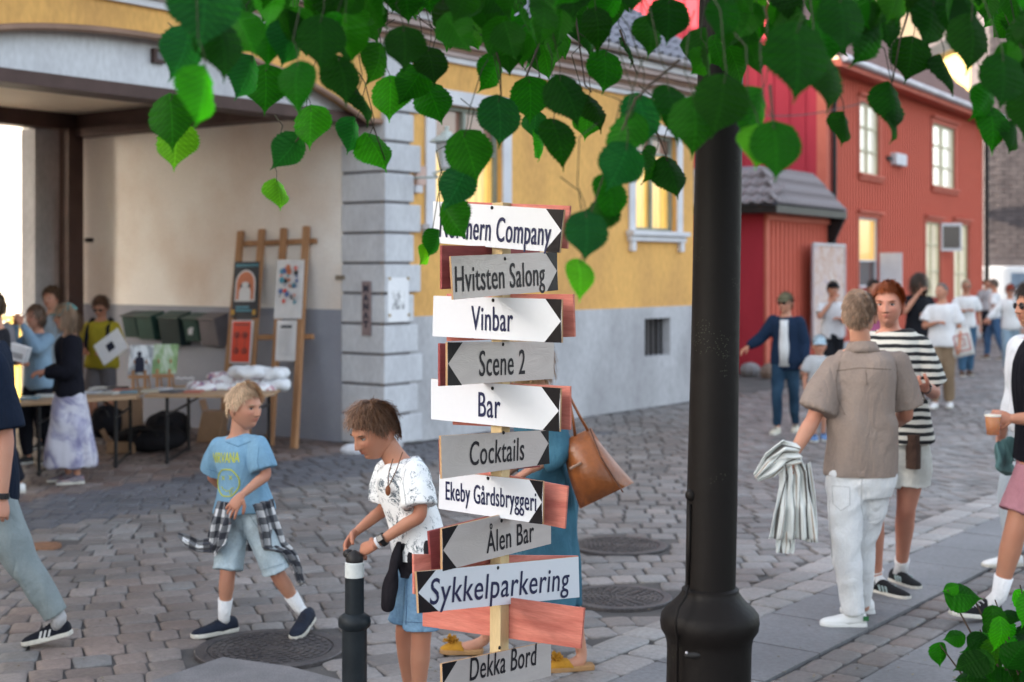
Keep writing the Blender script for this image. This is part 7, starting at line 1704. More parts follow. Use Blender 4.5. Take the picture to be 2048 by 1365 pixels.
# white trainer of a companion hidden behind him
# ---------------------------------------------------------------- background figures
def fig(label, px, fy, H, yaw, arms=('down', 'down'), stride=.1, d=None, over=None, **kw):
    d = d or F * CAMH / (fy - HZ); j = auto_pose(px, d, H, yaw, arms, stride)
    if over:
        for k, v in over.items(): j[k] = P(v[0], v[1], d + (v[2] if len(v) > 2 else 0))
    sp = dict(d=d, S=H / 1.78, j=j, yaw=yaw, hyaw=kw.pop('hyaw', yaw), label=label, seed=int(abs(px)) % 97, hs=kw.pop('hs', 1.0 if H > 1.5 else .93), skin=kw.pop('skin', FAIR), **kw); build_person(sp); return sp
blk = M('black_shoe', (.02, .02, .022), .5); brn = M('brown_shoe', (.09, .05, .03), .6); off = M('cream_shoe', (.6, .56, .46), .6); whs = M('white_shoe', (.74, .74, .74), .5)
hd = dict(n=500, width=.008)
dkj = cloth('black_cord_jacket', (.009, .009, .014)); tie_dye = noise_pic('tie_dye_skirt', [(.32, (.12, .11, .22)), (.44, (.28, .27, .38)), (.54, (.46, .45, .52)), (.8, (.50, .49, .55))], 3.5, 1.5, 4)
MAT['denim_shirt'] = cloth('light_denim', (.22, .32, .42), (.17, .26, .36))
drk = cloth('charcoal_trousers', (.014, .015, .022))
w9 = fig('woman in a green cap, black jacket and long tie-dyed skirt', 140, 966, 1.62, -70, ('fwd', 'fwd'), .04, skin=FAIR, hyaw=-60, top=('long', dkj, dict(hem=-.10, pad=.03, amp=.02)), bottom=('skirt', tie_dye, dict(hem=.16, w=.23, dp=.21, rise=.12, amp=.02)),
         shoes=dict(mat=noise_pic('floral_shoe', [(.3, (.25, .05, .04)), (.5, (.12, .12, .16)), (.8, (.45, .30, .25))], 20)), hair=((.20, .12, .07), 'longcap', dict(n=700, length=.15, width=.009, thick=.008)), cap=dict(mat=cloth('sea_green_cap', (.10, .21, .20)), brim=.07))
fig('brown-haired young man in a pale shirt standing behind the green cap', 105, 884, 1.75, -12, ('down', 'down'), d=15.6, top=('long', cloth('pale_blue_shirt', (.30, .36, .42))), bottom=('trousers', drk), shoes=dict(mat=blk), hair=((.11, .06, .035), 'short', dict(n=600, width=.008, length=.06, thick=.022)))
fig('person in a light denim shirt raising both hands to the face', 76, 892, 1.58, -35, ('camera', 'camera'), d=14.3, top=('long', MAT['denim_shirt'], dict(hem=-.15)), bottom=('trousers', drk), shoes=dict(mat=blk), hair=((.09, .05, .03), 'long', hd))
v12 = fig('vendor in a mustard yellow T-shirt with backpack straps, holding a white sleeve', 203, 872, 1.62, -5, ('fwd', 'fwd'), .06, d=16.6, hpitch=22, glasses=True, skin=TAN_, top=('tee', cloth('mustard_tee', (.36, .30, .03), (.30, .25, .025)), dict(hem=-.08, pad=.03)), bottom=('shorts', cloth('grey_shorts', (.13, .12, .13)), dict(len=.9)), shoes=dict(mat=blk), sock=.2, hair=((.10, .05, .03), 'short', dict(n=700, width=.009, length=.06, thick=.026, messy=.8)), girth=1.1)
for sg in (-1, 1):
    n_ = v12['j']['neck']; s_ = v12['side']; f_ = v12['front']; mb = MB(); mb.tube([n_ + s_ * .10 * sg + Z * .0 - f_ * .08, n_ + s_ * .11 * sg + Z * .02, n_ + s_ * .12 * sg + f_ * .12 - Z * .08, n_ + s_ * .13 * sg + f_ * .15 - Z * .25, n_ + s_ * .15 * sg + f_ * .08 - Z * .38], .022, 8); mb.build('backpack_strap', drk, v12['root'], smooth=True)
c = P(222, 694, 16.1); t = empty('record_sleeve', c, 'white printed record sleeve held by the vendor in yellow', 'record sleeve'); ex_, ey_ = V(.80, 0, .60), V(-.52, .3, .80)
mb = MB(); mb.cbox(c, ex_ * .34, ey_ * .27, ex_.cross(ey_) * .02); mb.build('sleeve', MAT['paper'], t); mb = MB(); mb.cbox(c - ex_.cross(ey_).normalized() * (.013 if ex_.cross(ey_).y > 0 else -.013), ex_ * .09, ey_ * .09, ex_.cross(ey_) * .004); mb.build('print', MAT['ink'], t)
p13 = fig('person in a grey shirt at the far left edge with a pink wristband', -14, 930, 1.72, 60, ('fwd', 'fwd'), .05, d=13.6, top=('long', cloth('grey_cardigan', (.20, .19, .21))), bottom=('trousers', drk), shoes=dict(mat=blk), hair=((.08, .05, .03), 'short', hd))
c = P(38, 706, 13.2); t = empty('white_box', c, 'small white box held by the person in grey at the left edge', 'box'); mb = MB(); mb.cbox(c, V(.17, 0, -.05), V(0, .12, 0), V(.04, 0, .14)); mb.build('body', MAT['paper'], t, bevel=.004)
mb = MB(); mb.box(c + V(-.07, -.064, -.03), V(.12, 0, -.03), V(0, .003, 0), V(.01, 0, .05)); mb.build('print', MAT['plinth'], t)
wristband(p13['root'], p13['j']['wB'], p13['j']['eB'], .1, .034, .02, M('pink_band', (.7, .06, .30), .5), 'wristband')
fig('walker in black at the left edge half hidden by the man in navy', -6, 985, 1.72, -75, ('down', 'down'), .16, top=('tee', cloth('black_tee_b', (.02, .02, .025))), bottom=('trousers', drk), shoes=dict(mat=whs), hair=((.1, .06, .03), 'short', hd))
# right hand side
m14 = fig('man in a blue overshirt and olive cap walking in front of the red porch', 1572, 866, 1.66, -22, ('out', 'down'), .16, hyaw=-40, glasses=True, top=('long', cloth('dark_blue_overshirt', (.014, .028, .060)), dict(hem=-.22, pad=.03, name='overshirt')), bottom=('trousers', cloth('indigo_jeans', (.014, .034, .062), (.03, .065, .11)), dict(wide=.0, pad=.008)), shoes=dict(mat=off), hair=((.1, .06, .03), 'cap', hd), cap=dict(mat=cloth('olive_cap', (.13, .12, .075)), brim=.08))
o = m14; n_ = o['j']['neck']; h_ = (o['j']['hA'] + o['j']['hB']) / 2; f_ = o['front']; s_ = o['side']; mb = MB(); prof = []
for t, w in ((-.12, .075), (.3, .07), (.7, .065), (.93, .05)): prof.append((h_.lerp(n_, t) + f_ * (.062 + .03 * math.sin(max(0, t) * 2.2)), w, .075, s_))
loft(mb, prof, s_); mb.build('t_shirt', cloth('white_tee', (.70, .71, .72)), o['root'], smooth=True)
fig('small child in a pale blue cap and striped shirt holding the man\'s hand', 1638, 882, 1.16, -5, ('down', 'down'), .08, hs=.93, top=('tee', hstripes('navy_white_stripes', (.62, .64, .66), (.05, .06, .09), .03, .35)), bottom=('shorts', drk, dict(len=.8)), shoes=dict(mat=M('blue_kids_shoe', (.12, .22, .42), .6)), hair=((.07, .04, .025), 'cap', hd), cap=dict(mat=cloth('pale_blue_cap', (.42, .55, .64)), brim=.06))
fig('man in a black flat cap and white T-shirt drinking in front of the poster board', 1664, 794, 1.76, 8, ('drink', 'chest'), .05, d=21.8, hpitch=-4, top=('tee', cloth('white_tee_b', (.68, .69, .72))), bottom=('trousers', cloth('black_jeans', (.02, .022, .028))), shoes=dict(mat=blk), hair=((.06, .035, .02), 'cap', hd), cap=dict(mat=cloth('black_wool', (.015, .015, .018)), brim=.04, style='flat'))
fig('dark-haired person half hidden behind the red-haired man', 1744, 790, 1.80, 20, ('down', 'down'), d=21.0, top=('tee', cloth('pink_top', (.45, .12, .24))), bottom=('trousers', drk), shoes=dict(mat=blk), hair=((.04, .025, .02), 'short', hd))
m17 = fig('long-haired person in a black T-shirt drinking beside the red wall', 1834, 800, 1.90, 10, ('drink', 'chest'), .05, d=21.0, glasses=True, top=('tee', cloth('black_tee_c', (.016, .017, .022))), bottom=('trousers', drk), shoes=dict(mat=blk), hair=((.05, .03, .02), 'long', dict(n=700, length=.2, width=.009)))
beer(m17['j']['wB'] + m17['front'] * .09 - Z * .07, 1.15, 'cup of amber beer in the hand of the long-haired person in black')
m18 = fig('man in a white T-shirt and khaki trousers walking with a printed tote bag', 1884, 816, 1.76, -25, ('chest', 'down'), .10, hyaw=-60, top=('tee', cloth('bright_white_tee', (.74, .75, .78)), dict(hem=-.1, pad=.035)), bottom=('trousers', cloth('khaki_chino', (.25, .18, .12), (.21, .15, .10))), shoes=dict(mat=whs, lace=LACE_W), hair=((.16, .14, .13), 'bald', dict(n=700, length=.015, thick=.004, width=.008)))
c = P(1921, 684, 20.0); TB = empty('tote_bag', c, 'white canvas tote bag with a red printed frame carried by the man in khaki trousers', 'bag'); cv = cloth('canvas', (.60, .58, .56)); mb = MB()
a_ = V(1, 0, .22).normalized(); u_ = V(-.22, 0, 1).normalized(); mb.rings([[c + a_ * (x * .16) + u_ * z + V(0, y * th, 0) for x, y in ((-1, -.3), (-.5, -1), (.5, -1), (1, -.3), (1, .3), (.5, 1), (-.5, 1), (-1, .3))] for z, th in ((-.21, .03), (-.15, .06), (.05, .05), (.19, .02))]); mb.build('body', cv, TB, smooth=True)
rd = M('brick_red_print', (.45, .10, .09), .7); mb = MB(); q_ = lambda x, z: c + a_ * x + u_ * z + V(0, -.064, 0)
for (x0_, z0_, x1_, z1_) in ((-.11, -.13, .11, -.115), (-.11, .09, .11, .105), (-.11, -.13, -.095, .105), (.095, -.13, .11, .105), (-.02, -.06, .03, -.05), (-.02, .04, .03, .05), (-.03, -.06, -.02, .05), (.03, -.06, .04, .05)): mb.extrude([q_(x0_, z0_), q_(x1_, z0_), q_(x1_, z1_), q_(x0_, z1_)], V(0, -.003, 0))
mb.build('print', rd, TB); mb = MB(); mb.tube([c + u_ * .18 - a_ * .08, c + u_ * .42 + V(-.02, 0, .0), m18['j']['wB'] + V(.02, 0, .35)], .012, 6); mb.tube([c + u_ * .18 + a_ * .08, c + u_ * .42, m18['j']['wB'] + V(.03, 0, .36)], .012, 6); mb.build('handle', cv, TB)
fig('man in a white T-shirt, jeans and dark glasses behind the tote bag', 1932, 752, 1.76, -5, ('chest', 'down'), .10, glasses=True, top=('tee', cloth('white_tee_d', (.72, .73, .75))), bottom=('trousers', cloth('mid_jeans', (.06, .13, .22))), shoes=dict(mat=brn), skin=TAN_, hair=((.30, .22, .15), 'short', dict(n=400, width=.009, length=.02)))
fig('man in a white shirt and jeans stepping away by the white van', 1990, 712, 1.74, -120, ('down', 'down'), .22, d=31, top=('tee', cloth('white_shirt_e', (.70, .70, .72))), bottom=('trousers', cloth('mid_jeans_b', (.05, .10, .19))), shoes=dict(mat=brn), hair=((.12, .08, .06), 'short', dict(n=300, width=.012)))
fig('woman in a white sweater, red cap and pale jeans coming down the street', 2020, 745, 1.66, -10, ('out', 'down'), .12, d=27, glasses=True, top=('long', cloth('white_sweater', (.72, .72, .73)), dict(hem=-.1)), bottom=('trousers', cloth('pale_jeans', (.25, .34, .42))), shoes=dict(mat=whs), hair=((.1, .06, .04), 'cap', hd), cap=dict(mat=cloth('rust_cap', (.22, .045, .03)), brim=.06))
fig('distant stroller in a grey top at the corner of the red house', 1972, 690, 1.7, 10, ('down', 'down'), .1, d=38, top=('tee', cloth('grey_top', (.4, .38, .4))), bottom=('trousers', drk), shoes=dict(mat=brn), hair=((.08, .05, .03), 'short', dict(n=200, width=.012)))
fig('person in a loose white shirt at the right edge behind the beer drinker', 2072, 1148, 1.80, -75, ('down', 'down'), .14, d=9.3, big=False, vox=.015, top=('long', cloth('white_long_shirt', (.66, .68, .72)), dict(hem=-.1, pad=.04)), bottom=('trousers', cloth('pale_grey_jeans', (.4, .45, .5))), shoes=dict(mat=whs, lace=LACE_W), hair=((.2, .12, .06), 'long', hd))
# ================================================================= LINDEN TREE
def leaf_mesh(name, mat, fold=.25, curl=.2, seed=0, wid=1.0):
    rr = random.Random(seed)
    prof = [(0, .0), (.02, .16), (.06, .30), (.12, .40), (.20, .465), (.30, .49), (.40, .475), (.50, .435), (.60, .355), (.70, .255), (.78, .155), (.84, .085), (.89, .042), (.94, .020), (1.0, .003)]
    def w(t):
        for (a, b), (c, d) in zip(prof[:-1], prof[1:]):
            if t <= c: return b + (d - b) * (t - a) / (c - a)
        return 0
    nT = 34; us = [-1, -.72, -.4, -.0, .4, .72, 1]; vs = []; uv = []
    asym = rr.uniform(-.06, .06); bend = rr.uniform(-.12, .12)
    for i in range(nT + 1):
        t = i / nT; hw_ = w(t) * wid
        for u in us:
            ser = 1 + (.07 if i % 2 else -.03) * (abs(u) == 1) * (1 if .04 < t < .9 else 0)
            x = hw_ * u * ser * (1 + asym * (1 if u > 0 else -1)); 
            y = t - .17 * abs(u) ** 1.4 * max(0, 1 - t / .28)
            z = -fold * abs(x) ** 1.2 * .9 - curl * (t - .3) ** 2 + .022 * math.sin((y - abs(x) * .85) * 2 * PI * 8) * (abs(u) > .1) + .03 * math.sin(t * 9 + seed) * abs(u)
            vs.append((x + bend * t * t, y, z)); uv.append((x, y))
    n = len(us); fs = [(i * n + j, i * n + j + 1, (i + 1) * n + j + 1, (i + 1) * n + j) for i in range(nT) for j in range(n - 1)]
    me = bpy.data.meshes.new(name); me.from_pydata(vs, [], fs); me.materials.append(mat)
    lay = me.uv_layers.new(name='leaf'); 
    for lp_ in me.loops: lay.data[lp_.index].uv = uv[lp_.vertex_index]
    me.polygons.foreach_set('use_smooth', [True] * len(me.polygons)); return me, vs, fs, uv
def leaf_mat(name, inst):
    m, nt, b = new_mat(name); L = nt.links
    uvn = node(nt, 'ShaderNodeUVMap', uv_map='leaf'); sx = node(nt, 'ShaderNodeSeparateXYZ'); L.new(uvn.outputs[0], sx.inputs[0])
    ax = fmath(nt, 'ABSOLUTE', sx.outputs[0]); k = fmath(nt, 'SUBTRACT', sx.outputs[1], fmath(nt, 'MULTIPLY', ax, .85))
    fr = fmath(nt, 'ABSOLUTE', fmath(nt, 'SUBTRACT', fmath(nt, 'FRACT', fmath(nt, 'MULTIPLY', k, 8)), .5)); side = fmath(nt, 'LESS_THAN', fr, .05)
    mid = fmath(nt, 'LESS_THAN', ax, .009); vein = fmath(nt, 'MAXIMUM', side, mid)
    geo = node(nt, 'ShaderNodeNewGeometry')
    if inst: c = node(nt, 'ShaderNodeObjectInfo').outputs['Color']
    else:
        rn = node(nt, 'ShaderNodeValToRGB'); L.new(geo.outputs['Random Per Island'], rn.inputs[0]); e = rn.color_ramp.elements; e[0].color = (.005, .034, .003, 1); e[1].color = (.014, .09, .006, 1); c = rn.outputs[0]
    nn = node(nt, 'ShaderNodeTexNoise', Scale=25, Detail=4); L.new(geo.outputs['Position'], nn.inputs['Vector'])
    mr = node(nt, 'ShaderNodeMapRange'); mr.inputs[3].default_value = .75; mr.inputs[4].default_value = 1.25; L.new(nn.outputs[0], mr.inputs[0])
    f = fmath(nt, 'MULTIPLY', mr.outputs[0], fmath(nt, 'ADD', 1.0, fmath(nt, 'MULTIPLY', vein, .7)))
    sc = node(nt, 'ShaderNodeVectorMath', operation='SCALE'); L.new(c, sc.inputs[0]); L.new(f, sc.inputs['Scale'])
    L.new(sc.outputs[0], b.inputs['Base Color']); b.inputs['Roughness'].default_value = .5; b.inputs['Specular IOR Level'].default_value = .10
    tr = node(nt, 'ShaderNodeBsdfTranslucent'); s2 = node(nt, 'ShaderNodeVectorMath', operation='MULTIPLY'); L.new(sc.outputs[0], s2.inputs[0]); s2.inputs[1].default_value = (2.2, 2.8, .9); L.new(s2.outputs[0], tr.inputs[0])
    mx = node(nt, 'ShaderNodeMixShader'); mx.inputs[0].default_value = .55; L.new(b.outputs[0], mx.inputs[1]); L.new(tr.outputs[0], mx.inputs[2])
    bp = node(nt, 'ShaderNodeBump', Strength=.9, Distance=.03); L.new(fmath(nt, 'MULTIPLY', vein, -1.0), bp.inputs['Height']); L.new(bp.outputs[0], b.inputs['Normal'])
    L.new(mx.outputs[0], nt.nodes['Material Output'].inputs[0]); return m
LM, LMS = leaf_mat('linden_leaf', True), leaf_mat('linden_leaf_mass', False)
LV = [leaf_mesh('leaf', LM, *a) for a in [(.25, .25, 1, .97), (.45, .45, 2, .86), (.7, .3, 3, .95), (.15, .7, 4, .80), (1.0, .5, 5, .9), (.35, 1.0, 6, .76)]]
m_twig = M('brown_twig', (.055, .035, .025), .7, (.04, .028, .02), 9)
m_bark = M('linden_bark', (.13, .11, .095), .9, (.08, .07, .06), 6, stretch=(1, 1, .3), bump=.8, bscale=12, bdist=.03)
tb = V(2.35, 4.3, 0)
TREE = empty('linden_tree', tb, 'linden tree whose leafy branches hang across the top of the view', 'tree')
mb = MB(); mb.tube([tb + V(0, 0, -.05), tb + V(.02, 0, .15), tb + V(0, .02, 1.2), tb + V(-.04, 0, 2.4), tb + V(-.05, .05, 3.6), tb + V(0, .1, 5.2), tb + V(.1, .1, 7)], [.30, .23, .19, .17, .14, .09, .04], 18); mb.build('trunk', m_bark, TREE, smooth=True)
limbs = [[tb + V(-.04, 0, 2.5), V(1.2, 3.6, 3.05), V(.2, 3.2, 3.15), V(-.9, 2.9, 3.05), V(-1.8, 2.8, 2.9)], [tb + V(-.04, 0, 2.9), V(1.5, 2.9, 3.2), V(.6, 2.4, 3.2), V(-.5, 2.2, 3.0)],
         [tb + V(0, 0, 3.2), V(1.7, 5.0, 3.7), V(.6, 5.2, 3.9), V(-.8, 5.0, 3.8)], [tb + V(0, 0, 3.5), V(2.9, 3.2, 4.0), V(3.2, 2.0, 4.2)], [tb + V(0, 0, 3.0), V(3.0, 5.2, 3.6), V(3.6, 6.2, 4.0)]]
for l in limbs:
    mb = MB(); mb.tube(l, [.055 * (1 - .75 * i / (len(l) - 1)) for i in range(len(l))], 8); mb.build('branch', m_twig, TREE, smooth=True)
def place_leaf(parent, base, tip, normal_hint, size, col, variant=None, roll=0):
    me = LV[rnd.randrange(6) if variant is None else variant][0]
    y = (tip - base).normalized(); z = normal_hint - y * normal_hint.dot(y); z.normalize(); x = y.cross(z)
    rot = Matrix((x, y, z)).transposed().to_4x4()
    if roll: rot = rot @ Matrix.Rotation(roll, 4, 'Y')
    o = bpy.data.objects.new('leaf', me); o.matrix_local = Matrix.Translation(base - world_loc(parent)) @ rot @ Matrix.Scale(size, 4); o.color = rgba(col); link(o, parent); return o
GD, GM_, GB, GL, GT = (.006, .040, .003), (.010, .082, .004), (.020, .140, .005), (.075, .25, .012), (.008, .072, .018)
DK = 1.33
_P = P
def P(px, py, d): return _P(px, py, d * DK)
# (column, row of the middle, length px, tip swing deg, distance, turn, colour, variant)
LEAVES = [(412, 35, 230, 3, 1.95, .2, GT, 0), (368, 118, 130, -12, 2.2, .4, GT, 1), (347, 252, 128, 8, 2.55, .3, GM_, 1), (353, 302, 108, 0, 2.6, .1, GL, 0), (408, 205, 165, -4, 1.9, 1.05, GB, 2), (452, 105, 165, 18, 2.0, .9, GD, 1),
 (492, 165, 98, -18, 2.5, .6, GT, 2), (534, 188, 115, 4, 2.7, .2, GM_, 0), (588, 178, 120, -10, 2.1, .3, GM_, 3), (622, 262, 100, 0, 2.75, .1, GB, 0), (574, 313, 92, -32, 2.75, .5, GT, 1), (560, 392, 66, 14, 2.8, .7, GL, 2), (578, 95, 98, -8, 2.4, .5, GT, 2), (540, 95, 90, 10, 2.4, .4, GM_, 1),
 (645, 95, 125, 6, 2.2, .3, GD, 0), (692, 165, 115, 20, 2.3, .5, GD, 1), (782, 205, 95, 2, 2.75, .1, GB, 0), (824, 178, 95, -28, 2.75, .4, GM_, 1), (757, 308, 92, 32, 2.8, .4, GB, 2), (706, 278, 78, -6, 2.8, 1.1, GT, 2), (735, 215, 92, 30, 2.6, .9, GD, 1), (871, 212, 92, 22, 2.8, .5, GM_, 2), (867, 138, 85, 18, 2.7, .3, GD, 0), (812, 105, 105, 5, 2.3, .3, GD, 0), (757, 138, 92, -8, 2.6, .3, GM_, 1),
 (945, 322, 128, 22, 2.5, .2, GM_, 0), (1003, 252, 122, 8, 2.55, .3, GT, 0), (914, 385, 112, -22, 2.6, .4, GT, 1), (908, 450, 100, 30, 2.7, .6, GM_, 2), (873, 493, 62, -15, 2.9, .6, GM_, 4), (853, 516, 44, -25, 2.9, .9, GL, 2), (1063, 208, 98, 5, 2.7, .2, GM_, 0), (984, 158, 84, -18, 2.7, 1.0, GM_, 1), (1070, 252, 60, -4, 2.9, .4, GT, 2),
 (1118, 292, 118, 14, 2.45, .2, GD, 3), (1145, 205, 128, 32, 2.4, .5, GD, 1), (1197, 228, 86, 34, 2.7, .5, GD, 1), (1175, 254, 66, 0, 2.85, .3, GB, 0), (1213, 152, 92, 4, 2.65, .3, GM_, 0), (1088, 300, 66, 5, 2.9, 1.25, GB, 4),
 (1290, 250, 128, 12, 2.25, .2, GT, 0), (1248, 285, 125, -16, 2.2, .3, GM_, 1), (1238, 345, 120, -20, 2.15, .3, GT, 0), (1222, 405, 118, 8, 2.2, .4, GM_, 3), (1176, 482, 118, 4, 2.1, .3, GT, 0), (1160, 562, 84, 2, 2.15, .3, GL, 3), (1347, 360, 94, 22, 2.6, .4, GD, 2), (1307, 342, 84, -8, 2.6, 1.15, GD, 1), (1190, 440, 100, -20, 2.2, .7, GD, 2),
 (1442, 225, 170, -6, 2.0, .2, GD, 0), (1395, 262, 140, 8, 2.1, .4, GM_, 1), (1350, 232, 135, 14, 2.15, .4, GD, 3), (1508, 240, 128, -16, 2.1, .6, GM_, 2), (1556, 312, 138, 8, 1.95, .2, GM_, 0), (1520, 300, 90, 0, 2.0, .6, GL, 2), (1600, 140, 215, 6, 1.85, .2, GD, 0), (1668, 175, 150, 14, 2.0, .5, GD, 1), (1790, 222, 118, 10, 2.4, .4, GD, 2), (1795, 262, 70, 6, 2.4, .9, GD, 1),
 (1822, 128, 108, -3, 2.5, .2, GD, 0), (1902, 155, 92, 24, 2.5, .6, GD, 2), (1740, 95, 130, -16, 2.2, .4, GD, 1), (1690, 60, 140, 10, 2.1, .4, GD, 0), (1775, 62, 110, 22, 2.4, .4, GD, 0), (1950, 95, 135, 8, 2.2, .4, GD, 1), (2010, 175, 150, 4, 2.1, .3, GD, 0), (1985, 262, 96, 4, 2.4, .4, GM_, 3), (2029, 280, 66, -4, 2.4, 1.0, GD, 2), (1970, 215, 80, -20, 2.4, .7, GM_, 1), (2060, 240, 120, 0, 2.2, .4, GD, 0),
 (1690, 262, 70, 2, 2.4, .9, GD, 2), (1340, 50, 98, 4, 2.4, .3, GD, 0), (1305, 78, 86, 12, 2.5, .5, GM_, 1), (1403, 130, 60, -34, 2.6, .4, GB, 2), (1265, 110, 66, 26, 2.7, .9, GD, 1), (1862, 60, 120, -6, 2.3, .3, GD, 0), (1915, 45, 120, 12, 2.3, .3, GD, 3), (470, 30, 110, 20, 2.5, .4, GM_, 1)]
m_pet = MAT.setdefault('petiole', M('green_petiole', (.022, .026, .010), .6))
nleaf = 0
stem = MB()
for (px, py, ln, sw, d, turn, col, var) in LEAVES:
    py -= ln * .04; ln *= .84 if ln < 100 else (.76 if ln < 150 else .66)
    a = R(sw); top = P(px - math.sin(a) * ln / 2, py - math.cos(a) * ln / 2 * .96, d); tip = P(px + math.sin(a) * ln / 2, py + math.cos(a) * ln / 2, d - .03)
    s_ = (tip - top).length; tn = turn * (1 if (px * 7 + py) % 2 else -1)
    nh = V(math.sin(tn), -math.cos(tn), .35)
    jit = tuple(c * rnd.uniform(.8, 1.2) for c in col)
    place_leaf(TREE, top, tip, nh, s_, jit, var, rnd.gauss(0, .25)); nleaf += 1
    e = top + V(rnd.uniform(-.02, .02), .02, rnd.uniform(.04, .07)); stem.tube([top + (tip - top) * .02, (top + e) / 2 + V(.004, 0, 0), e], .0011, 5)
    stem.tube([e, e + V(rnd.uniform(-.03, .03), .03, .10), e + V(rnd.uniform(-.05, .05), .05, .13)], [.0012, .0014, .0015], 5)
def low(px):
    pts_ = [(300, -60), (350, 10), (420, 70), (500, 100), (560, 100), (640, 110), (700, 140), (760, 70), (850, 40), (900, 110), (1000, 150), (1100, 160), (1180, 150), (1230, 70), (1260, 30), (1390, 5), (1402, 175), (1500, 150), (1560, 150), (1640, 175), (1690, 80), (1730, 130), (1800, 40), (1860, 90), (1900, 70), (1960, 110), (2048, 210), (2300, 260), (2700, 300)]
    for (a, b), (c, d) in zip(pts_[:-1], pts_[1:]):
        if px <= c: return b + (d - b) * (px - a) / (c - a)
    return 300
tries = 0
while nleaf < 290:
    px = rnd.uniform(330, 2120); py = rnd.uniform(-130, 240); tries += 1
    if 1225 < px < 1400 and py > 20: continue
    ln = rnd.uniform(52, 82)
    if py + ln * .45 > low(px): continue
    if px < 480 and rnd.random() < .5: continue
    d = rnd.uniform(2.15, 3.1); ln *= 2.5 / d; a = R(rnd.gauss(0, 22)); top = P(px - math.sin(a) * ln / 2, py - ln / 2, d); tip = P(px + math.sin(a) * ln / 2, py + ln / 2, d + rnd.uniform(-.04, .03))
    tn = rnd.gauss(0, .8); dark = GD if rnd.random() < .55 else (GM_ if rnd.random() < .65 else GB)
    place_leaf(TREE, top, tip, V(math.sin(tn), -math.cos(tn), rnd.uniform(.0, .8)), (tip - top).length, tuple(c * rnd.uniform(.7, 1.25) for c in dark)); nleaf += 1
    e = top + V(rnd.uniform(-.02, .02), .02, .06); stem.tube([top, e, e + V(rnd.uniform(-.04, .04), .04, .10)], [.0011, .0013, .0018], 4)
o = stem.build('petioles', m_pet, TREE, fix=False); o['kind'] = 'stuff'
# hanging twigs that can be seen
tw = [[P(1090, 60, 2.9), P(1050, 160, 2.8), P(1060, 170, 2.8), P(1010, 235, 2.75)], [P(1140, -10, 2.9), P(1150, 25, 2.85), P(1170, 170, 2.8), P(1183, 185, 2.75)], [P(1240, 60, 2.7), P(1252, 95, 2.68), P(1275, 150, 2.66)], [P(660, 120, 2.5), P(690, 150, 2.55), P(735, 220, 2.65), P(770, 320, 2.78)],
      [P(1310, 260, 2.6), P(1325, 290, 2.6), P(1335, 322, 2.6)], [P(1820, -10, 2.6), P(1815, 30, 2.55), P(1800, 80, 2.5), P(1785, 165, 2.45)], [P(930, 0, 2.7), P(900, 30, 2.7), P(870, 60, 2.7), P(830, 30, 2.7)], [P(640, 225, 2.75), P(600, 275, 2.75), P(575, 300, 2.75)], [P(1360, 120, 2.2), P(1300, 170, 2.2), P(1270, 200, 2.2), P(1215, 330, 2.2), P(1180, 430, 2.12)],
      [P(980, 60, 2.6), P(1000, 130, 2.6), P(1003, 195, 2.58)], [P(1540, 170, 2.0), P(1545, 230, 2.0), P(1548, 250, 1.96)]]
for t_ in tw:
    mb = MB(); mb.tube(t_, [.0035 * (1 - .6 * i / (len(t_) - 1)) for i in range(len(t_))], 6); mb.build('twig', m_twig, TREE, smooth=True)
P = _P
# the rest of the crown, above and beside the frame
vs, fs, uvs = [], [], []
inview = []
while len(inview) < 380:
    px = rnd.uniform(340, 2100); py = rnd.uniform(-140, 150); d = rnd.uniform(3.0, 4.7)
    if 1215 < px < 1395 and py > 5: continue
    if py + 45 > low(px) - 12 or (px < 520 and py > 0): continue
    inview.append(P(px, py, d))
for k in range(5200 + len(inview)):
    while True:
        if k < len(inview): p = inview[k]; break
        p = V(rnd.gauss(1.1, 1.9), rnd.gauss(3.9, 1.5), rnd.uniform(2.75, 6.4))
        py = HZ - (p.z - CAMH) / max(.3, p.y) * F
        if p.y < .9 or (p - V(1.1, 3.9, 4.6)).length > 3.6: continue
        if p.y > 0 and py > -130 and -100 < 1024 + F * p.x / p.y < 2130:
            continue
        break
    me, lv, lf, luv = LV[rnd.randrange(4)]
    q = Matrix.Rotation(rnd.uniform(0, 2 * PI), 3, 'Z') @ Matrix.Rotation(rnd.uniform(1.6, 2.9), 3, 'X')
    if k < len(inview): q = Matrix.Rotation(rnd.gauss(0, .6), 3, 'Z') @ Matrix.Rotation(rnd.uniform(-1.9, -1.3), 3, 'X') @ Matrix.Rotation(rnd.gauss(0, .4), 3, 'Z'); s_ = rnd.uniform(.065, .10); b0 = len(vs)
    # coarse copy of the leaf
    n = 7; rows = [0, 2, 6, 11, 18, 24, 29, 34]; cols_ = [0, 3, 6]
    idx = [i * n + j for i in rows for j in cols_]
    for i in idx: v = p + q @ (Vector(lv[i]) * s_); vs.append(tuple(v)); uvs.append(luv[i])
    for i in range(len(rows) - 1):
        for j in range(2): a = b0 + i * 3 + j; fs.append((a, a + 1, a + 4, a + 3))
me = bpy.data.meshes.new('crown'); me.from_pydata([(v[0] - tb.x, v[1] - tb.y, v[2] - tb.z) for v in vs], [], fs); me.materials.append(LMS)
lay = me.uv_layers.new(name='leaf')
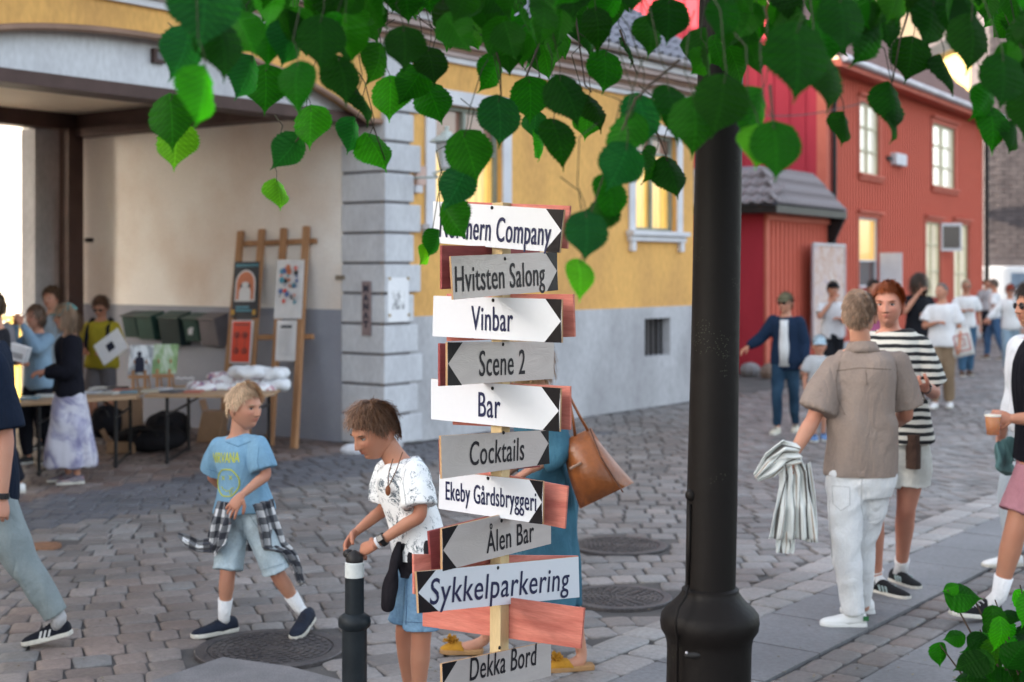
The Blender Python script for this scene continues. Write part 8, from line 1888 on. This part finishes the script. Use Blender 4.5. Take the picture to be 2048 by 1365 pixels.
for lp_ in me.loops: lay.data[lp_.index].uv = uvs[lp_.vertex_index]
o = bpy.data.objects.new('crown', me); o['kind'] = 'stuff'; link(o, TREE)

# shoots at the foot of the tree
SB = empty('linden_shoots', P(2060, 1300, 4.4) * 1 - V(0, 0, P(2060, 1300, 4.4).z), 'low bush of bright green linden shoots in the lower right corner', 'bush')
sb0 = world_loc(SB)
for k in range(9):
    px, py = [(1895, 1180), (1945, 1190), (1990, 1200), (2040, 1170), (1880, 1290), (1960, 1260), (2010, 1280), (2060, 1230), (2100, 1200)][k]
    e = P(px, py, 4.2 + .08 * (k % 4)); mb = MB(); mb.tube([sb0 + V(rnd.uniform(-.05, .1), rnd.uniform(-.1, .1), 0), (sb0 + e) / 2 + V(.08, 0, .1), e], [.008, .005, .002], 6); mb.build('stem', m_twig, SB, smooth=True)
sh = [(1898, 1178, 30, -70, GB), (1935, 1190, 70, 85, GM_), (1882, 1315, 45, 5, GM_), (1905, 1275, 40, -80, GM_)]
for (px, py, ln, sw, col) in sh:
    a = R(sw); d = 4.2; top = P(px - math.sin(a) * ln / 2, py - math.cos(a) * ln / 2, d); tip = P(px + math.sin(a) * ln / 2, py + math.cos(a) * ln / 2, d)
    place_leaf(SB, top, tip, V(.2, -1, .8), (tip - top).length, col, 2)
n_ = 0
while n_ < 170:
    px = rnd.uniform(1935, 2240); py = rnd.uniform(1205, 1480)
    if py < 1205 + max(0, (2040 - px)) * .55 + 10 * math.sin(px * .1): continue
    if px < 1960 and py < 1290: continue
    d = rnd.uniform(3.9, 4.6); ln = rnd.uniform(34, 66); a = R(rnd.gauss(0, 60)); top = P(px - math.sin(a) * ln / 2, py - math.cos(a) * ln / 2, d); tip = P(px + math.sin(a) * ln / 2, py + math.cos(a) * ln / 2, d - rnd.uniform(0, .05))
    place_leaf(SB, top, tip, V(rnd.gauss(0, .6), -1, rnd.uniform(.2, 1.6)), (tip - top).length, tuple(c * rnd.uniform(.7, 1.3) for c in (GD if rnd.random() < .45 else GM_ if rnd.random() < .6 else GB))); n_ += 1
